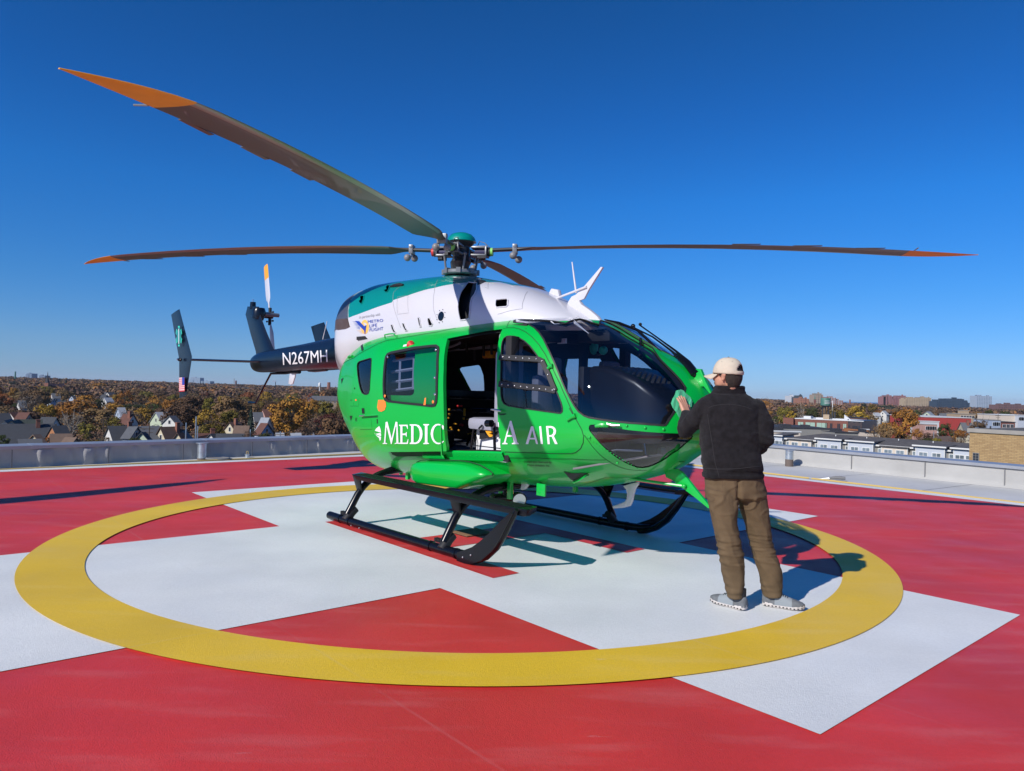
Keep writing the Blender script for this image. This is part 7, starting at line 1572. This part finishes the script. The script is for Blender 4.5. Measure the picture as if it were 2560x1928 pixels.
b.add([(t0_-.4, yf, zE), (t1_, yf, zE), (t1_, ym, zR), (t0_+6, ym, zR), (t0_-.4, yk, zE), (t1_, yk, zE), (t0_-.4, yf, zE-.2), (t1_, yf, zE-.2)], [(0,1,2,3), (3,2,5,4), (0,3,4), (0,6,7,1)]); rf = b.build('roof', 'shingle', row, smooth=False)
b = MB(); b.box((t0_-.4, min(yf, yf+.12*ys), zE-.28), (t1_, max(yf, yf+.12*ys), zE+.04)); b.build('gutter', 'trim', row, smooth=False)
def rwin(parent, x, y, z, w_=1.35, h_=1.35, double=True):
    f = MB(); f.box((x-w_/2-.14, min(y, y+.07*ys), z-h_/2-.14), (x+w_/2+.14, max(y, y+.07*ys), z+h_/2+.14)); fo = f.build('window', 'trim', parent, smooth=False); p = MB(); y2 = y+.06*ys; y3 = y+.10*ys
    for a, c_ in (((x-w_/2, x-.05), (x+.05, x+w_/2)) if double else ((x-w_/2, x+w_/2),)): p.box((a, min(y2, y3), z+.03), (c_, max(y2, y3), z+h_/2)); p.box((a, min(y2, y3), z-h_/2), (c_, max(y2, y3), z-.04))
    p.build('pane', 'winglass', fo, smooth=False)
M['winglass'] = mat('row_window_glass', (0.16, 0.20, 0.23), .12, var=.5, vscale=.35)
for a, c_, kind in ((1934,1957,'b'), (1975,2030,'c'), (2047,2104,'b'), (2123,2185,'b'), (2206,2271,'c'), (2292,2364,'b'), (2387,2445,'b'), (2465,2540,'c')):
    xa, xb = tpos(a), tpos(c_); zt = zB if kind == 'b' else zE-.25; bay = empty('bay'); bay.parent = row; mm_ = 'siding_blue' if kind == 'b' else 'siding_cream'
    b = MB(); y0, y1 = .0, -5.0*ys; b.box((xa, min(y0, y1 if kind == 'b' else -.95*ys), 0), (xb, max(y0, y1 if kind == 'b' else -.95*ys), zt)); b.build('bay_wall', mm_, bay, smooth=False)
    if kind == 'b': b = MB(); b.add([(xa-.5, .5*ys, zt+.12), (xb+.5, .5*ys, zt+.12), (xb+.5, -6*ys, zt+.5), (xa-.5, -6*ys, zt+.5), (xa-.5, .5*ys, zt-.12), (xb+.5, .5*ys, zt-.12), (xb+.5, -6*ys, zt+.2), (xa-.5, -6*ys, zt+.2)], [(0,1,2,3),(4,5,6,7),(0,1,5,4),(1,2,6,5),(2,3,7,6),(3,0,4,7)]); b.build('bay_roof', 'shingle', bay, smooth=False); b = MB(); b.box((xa-.5, min(.5*ys, .58*ys), zt-.14), (xb+.5, max(.5*ys, .58*ys), zt+.14)); b.build('fascia', 'trim', bay, smooth=False)
    else: b = MB(); b.box((xa-.3, min(.35*ys, -.9*ys), zt), (xb+.3, max(.35*ys, -.9*ys), zt+.22)); b.build('bay_roof', 'shingle', bay, smooth=False)
    b = MB()
    for xx in (xa, xb): b.box((xx-.07, min(0, .05*ys), 0), (xx+.07, max(0, .05*ys), zt)); 
    b.build('corner_board', 'trim', bay, smooth=False)
    for f_ in (.27, .73): rwin(bay, xa+(xb-xa)*f_, 0, (zB-1.95), 1.45, 1.3)
for px in (1969, 2041.5, 2117, 2199, 2285.5, 2378): rwin(row, tpos(px), -.9*ys, zB-2.0, .85, 1.35, False)
for px in (2067, 2145, 2225, 2312, 2407): x_ = tpos(px); b = MB(); b.tube([(x_, ym*.65, zE+1.0), (x_, ym*.65, zE+1.35)], .09, 6); b.build('roof_vent', 'trim', row)
# flat roofed blocks behind the row
for nm, lb, a, c_, y, D, dp, m in (('store_building', 'low building with tar black roof in front of the brick factory', 1938, 2092, 1072, 215, 26, 'siding_grey'), ('store_building', 'low cream building with white cornice behind the leftmost row house', 1933, 2001, 1080.5, 185, 18, 'siding_cream'), ('store_building', 'low building with grey vaulted roof unit behind the row house roof', 2090, 2146, 1083, 205, 14, 'siding_grey'), ('brick_building', 'small orange brick building right of the factory', 2152, 2172, 1075, 235, 12, 'h_wall_orange'), ('store_building', 'small building with white awning at the end of the factory', 2165, 2200, 1083, 225, 12, 'siding_cream')):
    t, L, Hh_ = block(nm, lb, a, c_, y, D, dp, m, group='flat roofed blocks behind the row houses'); b = MB(); b.box((-.2, -.2, Hh_), (L+.2, .5, Hh_+.35)); b.build('cornice', 'white_roof' if 'cream' in lb or 'orange' in lb else 'tar', t, smooth=False); b = MB(); b.box((0, .5, Hh_), (L, dp, Hh_+.12)); b.box((L*.2, 4, Hh_), (L*.35, 7, Hh_+1.0)); b.box((L*.6, 6, Hh_), (L*.7, 9, Hh_+.9)); b.build('roof', 'tar', t, smooth=False)
# brick factory with penthouse and tank
t, L, Hh_ = block('brick_factory', 'long two storey red brick factory with pale green glazed windows', 1974, 2120, 1048, 262, 26, 'red_brick', D1=250, py1=1051.5)
M['dark_brick'] = gridmat('dark_end_wall', (0.05,0.035,0.035), (0.02,0.025,0.035), 1.6, 2.0)  # end wing in a darker colour with a window grid
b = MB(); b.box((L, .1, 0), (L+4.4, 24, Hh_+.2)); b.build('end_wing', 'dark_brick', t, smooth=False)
b = MB(); b.box((-1.8, -1.6, 0), (1.8, .2, Hh_+.3)); b.build('stair_bay', 'h_wall_orange' if 0 else 'red_brick', t, smooth=False)
b = MB(); b.box((-.2, -.15, Hh_), (L+5, .5, Hh_+.3)); b.box((-.2, .5, Hh_), (L+4.4, 26, Hh_+.15)); b.box((4,3,Hh_),(6.5,6,Hh_+1.1)); b.box((8,4,Hh_),(11,6,Hh_+.7)); b.box((14,2,Hh_),(19,4,Hh_+.6)); b.prism([(16.5,8,Hh_),(19,8,Hh_),(16.5,8,Hh_+2.0)],(0,1,0)); b.build('roof', 'white_roof', t, smooth=False)
for x0_, w_, gm in ((3.0,1.8,'paleglass'),(5.6,3.2,'paleglass'),(9.4,3.3,'paleglass'),(12.2,.7,'pane'),(13.8,.8,'pane'),(16.2,.9,'pane'),(18.1,1.0,'paleglass'),(19.7,1.1,'paleglass')):
    if x0_+w_ < L+.5: wins(t, L, Hh_, 1, 1, w_, 1.7, 1.9, 0, gm, 'red_brick', x0_-.0, x0_+w_)
wins(t, L, Hh_, 1, 1, 1.2, 1.4, 5.2, 0, 'paleglass', 'red_brick', 17.9, 19.1); wins(t, L, Hh_, 1, 1, 1.2, 1.4, 5.2, 0, 'paleglass', 'red_brick', 19.6, 20.8)
b = MB(); xc = (R3(1178, 0)[0]-1974)/146*L; b.box((xc-1.0, 3, Hh_), (xc+1.0, 5, Hh_+1.9)); b.build('penthouse', 'h_wall_tan', t, smooth=False); b = MB(); b.tube([(xc+1.6,5,Hh_),(xc+1.6,5,Hh_+3.1)], .33, 10); b.tube([(xc+2.4,5,Hh_),(xc+2.4,5,Hh_+3.0)], .30, 10); b.build('flue', 'tar', t)
q = dpt(R3(1198, 360)[0], R3(0, 360)[1], 262); qb = dpt(R3(1198, 485)[0], R3(0, 485)[1], 262); wt = tag(empty('water_tank', (q.x, q.y, qb.z-(Hh_ and 0))), 'green water tank on tall legs above the brick factory roof', 'water tank'); rr_ = 77*340/2212*262/FPX; hh_ = q.z-qb.z
M['tankgreen'] = mat('tank_green', (0.055, 0.16, 0.125), .6, var=.15, vscale=1); M['tankpale'] = mat('tank_pale_panel', (0.22, 0.36, 0.30), .6)
b = MB(); b.lathe([(rr_*.93,0),(rr_,.1),(rr_,hh_-.1),(rr_*.96,hh_)], n=24); tk = b.build('tank', 'tankgreen', wt)
b = MB(); b.lathe([(rr_*.5,-.4),(rr_*1.02,0),(rr_*1.02,.12)], n=24); b.build('tank_base', 'tar', wt)
gb = terrain(q.x, q.y); b = MB()
for k in range(4): a = k*math.pi/2+.5; b.tube([(rr_*.75*math.cos(a), rr_*.75*math.sin(a), -.1), (rr_*.78*math.cos(a), rr_*.78*math.sin(a), -6.5)], .11, 6)
b.tube([(0,0,0),(0,0,-6.5)], .16, 8); b.build('legs', 'tar', wt)
b = MB()
for z_ in (.62, .45, .28): b.box((-.9, -rr_*1.015, hh_*z_), (.9, -rr_*.80, hh_*z_+.16)) if 0 else b.tube([(rr_*1.01*math.sin(a), -rr_*1.01*math.cos(a), hh_*z_) for a in np.linspace(-.6, .5, 10)], .10, 6)
b.build('tank_marking', 'white_roof', tk)
# further shops and houses on the right
def simple(nm, lb, zf, x0, x1, y, D, m, dp=14, top='white_roof', nwin=0, cat='building', rows=1, wz=1.5):
    a, c_ = zf(x0, y), zf(x1, y); t, L, Hh_ = block(nm, lb, a[0], c_[0], a[1], D, dp, m, cat=cat)
    b = MB(); b.box((-.2, -.2, Hh_), (L+.2, dp, Hh_+.3)); b.build('roof', top, t, smooth=False)
    if nwin: wins(t, L, Hh_, rows, nwin, 1.2, 1.3, wz, 3.2)
    return t, L, Hh_
simple('store_building', 'long low store with bright red wall', R4, 662, 1355, 622, 330, 'dull_red', 30, 'white_roof'); simple('store_building', 'low white annex in front of the red store', R4, 560, 880, 682, 320, 'white_roof', 6, 'white_roof', 4)
simple('block_building', 'tan block building with small stair tower above the red store', R4, 1185, 1420, 570, 400, 'h_wall_tan', 12, 'concrete', 5); simple('stair_tower', 'tan stair tower on the tan block building', R4, 1240, 1325, 518, 402, 'h_wall_tan', 5, 'concrete')
simple('store_building', 'cream commercial block near the right edge', R4, 1785, 2050, 588, 330, 'siding_cream', 16, 'white_roof'); simple('store_building', 'white fronted block with small windows at the right edge', R4, 2052, 2190, 590, 328, 'siding_blue', 14, 'white_roof', 4); simple('brick_building', 'low red brick building under the cream block', R4, 1800, 2010, 692, 300, 'red_brick', 14, 'tar', 3); simple('store_building', 'blue grey block with gold trim left of the cream block', R4, 1665, 1795, 662, 300, 'h_wall_paleblue', 12, 'concrete', 3)
simple('brick_building', 'red brick building beyond the end of the factory', R3, 1760, 1870, 690, 300, 'red_brick', 12, 'tar', 2); simple('store_building', 'grey flat roofed shop right of the factory', R3, 1880, 2050, 735, 290, 'siding_grey', 10, 'white_roof', 3); simple('brick_building', 'row of small brick shops below the red store', R4, 665, 850, 722, 290, 'h_wall_pink', 9, 'white_roof', 4)
q = R4(722, 535); house(q[0], q[1], 24, 'palegreen', 'pale', 'green and white gabled house above the red store', ang=80, rise=.6, D=380); q = R4(970, 560); house(q[0], q[1], 24, 'paleblue', 'grey', 'blue grey gabled house above the red store', ang=15, D=430); q = R4(1280, 700); house(q[0], q[1], 22, 'cream', 'grey', 'pale yellow house with a pointed grey dormer', ang=20, rise=.6, D=280, chimney=.2)
q = R4(935, 905); house(q[0], q[1], 17, 'pink', 'tan', 'small pinkish gable behind the row house roof', ang=70, rise=.8, D=190, ridge_h=6); q = R3(2020, 600); house(q[0], q[1], 18, 'white', 'pale', 'white gabled house among the orange trees at the right', ang=30, D=520); q = R4(60, 520); house(q[0], q[1], 16, 'white', 'pale', 'small white house left of the tall dark orange tree', ang=60, rise=.6, D=520); q = R4(530, 600); house(q[0], q[1], 16, 'cream', 'grey', 'low cream house right of the tall dark orange tree', ang=10, D=420)
# skyline
SK = [('hospital_tower', 'pink brick hospital with stepped towers on the right skyline', R4, [(50,110,310),(110,175,288),(175,205,335),(205,240,305),(240,255,330),(255,315,318),(315,385,292)], 2400, (0.30,0.13,0.12), (0.16,0.09,0.10)),
      ('hospital_block', 'beige hospital block on the right skyline', R4, [(375,400,345),(400,610,326),(610,725,318),(725,762,325)], 2300, (0.42,0.32,0.20), (0.20,0.15,0.11)),
      ('glass_building', 'dark blue glass office building on the right skyline', R4, [(845,890,375),(890,1080,352),(1080,1225,336),(1225,1300,362),(1300,1335,400)], 1900, (0.035,0.055,0.085), (0.02,0.035,0.06)),
      ('glass_tower', 'tall pale glass tower on the right skyline', R4, [(1440,1600,295),(1600,1665,302)], 2300, (0.34,0.40,0.48), (0.12,0.17,0.24)),
      ('mill_building', 'long brown brick mill on the skyline at the right edge', R4, [(1765,1870,428),(1870,2030,418),(2030,2200,430)], 1700, (0.16,0.085,0.075), (0.09,0.06,0.06)),
      ('apartment_tower', 'beige apartment tower beside the green spire', R3, [(1035,1080,305),(1080,1125,285),(1125,1158,305)], 1700, (0.36,0.28,0.21), (0.20,0.16,0.13)),
      ('hall_building', 'low red brick hall with white roof on the skyline', R3, [(1240,1270,345),(1270,1370,352),(1370,1480,395)], 1600, (0.26,0.13,0.11), (0.45,0.45,0.45)),
      ('white_building', 'white block with lattice masts on the skyline right of the man', R3, [(628,720,325),(720,745,350)], 1700, (0.55,0.56,0.58), (0.3,0.32,0.35)),
      ('church', 'dark domed church behind an orange brick wing on the skyline', R3, [(745,785,345),(785,800,330),(795,812,318),(812,832,335)], 1600, (0.06,0.075,0.085), (0.05,0.06,0.07)),
      ('school_building', 'orange brick school on the skyline right of the domed church', R3, [(780,870,362),(870,930,372)], 1500, (0.34,0.15,0.09), (0.2,0.1,0.07)),
      ('apartment_tower', 'brown apartment tower rising just left of the far right hospital', R3, [(2140,2175,340),(2175,2212,330)], 2400, (0.24,0.12,0.10), (0.14,0.08,0.07)),
      ('hospital_cluster', 'pale blue hospital towers on the left skyline behind the tail', L2, [(165,205,330),(175,290,308),(205,250,338),(250,320,345),(330,410,350)], 2900, (0.26,0.34,0.44), (0.12,0.17,0.25)),
      ('office_block', 'blue grey block on the skyline at the far left', L1, [(308,345,268),(335,380,258)], 2900, (0.16,0.22,0.32), (0.10,0.14,0.2)), ('office_block', 'low blue block on the skyline left of the spire', L1, [(470,540,282)], 2900, (0.14,0.19,0.28), (0.09,0.12,0.18))]
for nm, lb, zf, parts_, D, cw, cg in SK:
    q = zf(parts_[0][0], parts_[0][2]); a = dpt(q[0], q[1], D); g = min(terrain(a.x, a.y), -5)-4; t = tag(empty(nm, (a.x, a.y, g)), lb, 'building', 'buildings on the skyline')
    ky = nm+lb[:9]; M[ky] = gridmat(ky, cw, cg, 5.5, 4.2, .27, .5 if 'glass' not in nm else .25)
    for i, (x0_, x1_, y_) in enumerate(parts_):
        p0, p1 = dpt(*zf(x0_, y_), D+i*1.5), dpt(*zf(x1_, y_), D+i*1.5); b = MB(); b.box((p0.x-a.x, i*1.5, 0), (p1.x-a.x, 35+i*3, p0.z-g)); b.build('tower_block', ky, t, smooth=False)
        b = MB(); b.box((p0.x-a.x+2, 3+i*1.5, p0.z-g), ((p0.x+p1.x)/2-a.x, 12, p0.z-g+3)); b.build('roof_plant', ky, t, smooth=False)
def spire(nm, lb, zf, x, ytop, ybase, wb, D, m, ybody=None, mb_=None, wbody=0):
    p, q = dpt(*zf(x, ytop), D), dpt(*zf(x, ybase), D); t = tag(empty(nm, (p.x, p.y, q.z-20)), lb, 'church' if 'church' in lb else 'tower'); s = (460 if zf in (L1, L2) else 340)/2212*D/FPX; h = p.z-q.z
    b = MB(); b.lathe([(wb*s/2*1.15,20),(wb*s/2*.75,20+h*.18),(wb*s/2*.28,20+h*.55),(wb*s/2*.05,20+h)], n=8); b.build('spire', m, t)
    b = MB(); b.box((-wb*s/2,-wb*s/2,0),(wb*s/2,wb*s/2,20)); b.build('tower', mb_ or m, t, smooth=False)
    if wbody: b = MB(); W_ = wbody*s; b.prism([(-W_*.6,4,8),(W_*.5,4,8),(W_*.5,4,15),(0,4,15+W_*.35),(-W_*.6,4,15)],(0,25,0)); b.prism([(-W_*.65,3.6,14.6),(-.1,3.6,15+W_*.38),(W_*.55,3.6,14.6),(W_*.55,3.6,15.4),(-.1,3.6,16.2+W_*.38),(-W_*.65,3.6,15.4)],(0,26,0)); b.build('nave', mb_ or m, t, smooth=False)
spire('church', 'dark church with slender spire on the left slope', L1, 575, 235, 372, 46, 800, 'tar', mb_='h_wall_brick', wbody=90)
spire('church_spire', 'slim green spire beside the beige apartment tower', R3, 1025, 262, 380, 26, 1650, 'tankgreen', mb_='red_brick')
def mast(nm, lb, zf, x, yt, yb, D, r, m, cat='tower'):
    p, q = dpt(*zf(x, yt), D), dpt(*zf(x, yb), D); b = MB(); b.tube([(0,0,0),(0,0,p.z-q.z+6)], [r*1.2, r], 8); o = b.build(nm, m, loc=(p.x, p.y, q.z-6)); tag(o, lb, cat); return o
mast('smokestack', 'brick smokestack on the skyline beside the hull', L2, 1838, 365, 440, 1500, 3.2, 'h_wall_brick'); mast('smokestack', 'dark smokestack on the skyline left of the tail bumper', L2, 722, 345, 385, 2000, 2.2, 'h_roof_redbrown'); mast('radio_mast', 'thin radio mast beside the dark smokestack', L2, 700, 318, 385, 2000, .7, 'siding_grey'); mast('radio_mast', 'thin dark mast on the skyline at the far left', L1, 185, 235, 295, 1800, 1.6, 'tankgreen'); mast('smokestack', 'thin smokestack on the skyline near the lake', R3, 1594, 385, 430, 1800, 1.8, 'h_wall_brick'); mast('radio_mast', 'pale pole on the right skyline beside the water tank', R3, 1312, 400, 520, 500, .25, 'trim')
q = dpt(*L2(1728, 368), 1300); qb = dpt(*L2(1725, 490), 1300); wt = tag(empty('water_tower', (q.x, q.y, qb.z)), 'white water tower on the skyline left of the brick smokestack', 'water tower'); s = 460/2212*1300/FPX; b = MB(); hh_ = q.z-qb.z; b.lathe([(2,hh_-50*s),(16*s,hh_-42*s),(16*s,hh_-12*s),(9*s,hh_-3*s),(1,hh_)], n=20); b.build('tank', 'trim', wt); b = MB(); b.tube([(0,0,0),(0,0,hh_-45*s)], .9, 8); b.build('stem', 'trim', wt)
q = dpt(*L2(1183, 345), 1100); s = 460/2212*1100/FPX; bt = tag(empty('billboard', (q.x, q.y, q.z-8)), 'dark billboard on a post on the skyline under the tail boom', 'billboard'); b = MB(); b.box((-20*s,-.5,8-15*s),(20*s,.5,8)); b.build('board', 'h_wall_paleblue', bt, smooth=False); b = MB(); b.tube([(14*s,0,-8),(14*s,0,8-15*s)], .5, 6); b.build('post', 'tar', bt)
# utility poles
def pole(zf, x, yt, D, lab, arm=True, pale=False):
    p = dpt(*zf(x, yt), D); g = terrain(p.x, p.y); t = tag(empty('utility_pole', (p.x, p.y, g), random.uniform(-.5, .5)), lab, 'utility pole', 'utility poles among the roofs'); b = MB(); h = p.z-g; b.tube([(0,0,0),(0,0,h)], [.16,.11], 6); b.build('mast', 'galv' if pale else 'bark', t)
    if arm: b = MB(); b.box((-1.1,-.06,h-.7),(1.1,.06,h-.55)); b.box((-.8,-.05,h-1.5),(.8,.05,h-1.38)); b.build('crossarm', 'bark', t, smooth=False)
pole(L1, 52, 700, 250, 'wooden utility pole left of the far left red brown roof'); pole(L1, 740, 785, 230, 'wooden utility pole between the two white gables'); pole(L1, 1245, 790, 210, 'wooden utility pole rising from the olive shrub'); pole(L1, 1667, 890, 170, 'wooden utility pole before the grey sided gable'); pole(L1, 1797, 892, 165, 'utility pole with transformer before the pale green house'); pole(L1, 372, 740, 240, 'short utility pole beside the tan house', False)
pole(L2, 122, 850, 150, 'grey steel post left of the tallest pole', False, True); pole(L2, 243, 775, 150, 'tallest grey steel pole over the left parapet', False, True); pole(L2, 262, 890, 150, 'short grey post right of the tallest pole', False, True); pole(L2, 895, 930, 150, 'utility pole in front of the spruce', True, True); pole(L2, 1098, 960, 150, 'utility pole before the green bush'); pole(L2, 1255, 955, 150, 'utility pole below the biggest orange brown tree', True, True); pole(L2, 1365, 935, 150, 'utility pole by the tan outbuilding')
pole(R4, 1100, 780, 200, 'utility pole before the orange bush at the right'); pole(R3, 535, 770, 240, 'utility pole left of the brick factory', True, True); pole(R3, 345, 780, 240, 'utility pole just right of the man\'s elbow'); pole(R4, 800, 830, 200, 'pale utility pole behind the row house roof', True, True); pole(R4, 1757, 570, 320, 'utility pole left of the cream block')
# a few thin low clouds far out over the lake
M['cloud'] = bpy.data.materials.new('thin_cloud'); M['cloud'].use_nodes = True; _n = M['cloud'].node_tree; _n.nodes.clear(); _o = _n.nodes.new('ShaderNodeOutputMaterial'); _v = _n.nodes.new('ShaderNodeVolumePrincipled'); _v.inputs['Color'].default_value = (.5, .55, .65, 1); _v.inputs['Density'].default_value = .00022; _n.links.new(_v.outputs[0], _o.inputs['Volume'])
for x, y, w_, zf in ((1035,317,90,None), (890,188,200,R3), (1240,165,150,R3), (1500,232,220,R3), (620,232,290,R4), (1060,238,200,R4), (2090,272,160,R4), (1860,18,180,R4), (2120,252,60,R3)):
    q = zf(x, y) if zf else (1660+x*kz, 860+y*kz); D = 21000; p = dpt(q[0], q[1], D); s = (360/2142 if zf is R4 else 340/2212)*D/FPX; b = MB(); b.sphere((0,0,0), (w_*s*.5, 500, 9*s*.5), 20, 10); b.sphere((w_*s*.3, 60, 2*s), (w_*s*.25, 300, 6*s*.5), 14, 8); o = b.build('cloud', 'cloud', loc=tuple(p)); tag(o, 'thin grey streak of cloud low over the right horizon', 'cloud', 'thin cloud streaks')

# the autumn air itself: far things pale a little towards the blue
hz = bpy.data.materials.new('haze_air'); hz.use_nodes = True; _n = hz.node_tree; _n.nodes.clear(); _o = _n.nodes.new('ShaderNodeOutputMaterial'); _v = _n.nodes.new('ShaderNodeVolumePrincipled')
_v.inputs['Color'].default_value = (.72, .84, 1.0, 1); _v.inputs['Density'].default_value = .00004; _v.inputs['Anisotropy'].default_value = .0; _n.links.new(_v.outputs[0], _o.inputs['Volume']); M['haze'] = hz
b = MB(); b.box((-16000, -16000, -45), (16000, 16000, 95)); o = b.build('haze', 'haze', smooth=False); o['kind'] = 'stuff'; o['label'] = 'thin autumn haze over the town'; o['category'] = 'haze'
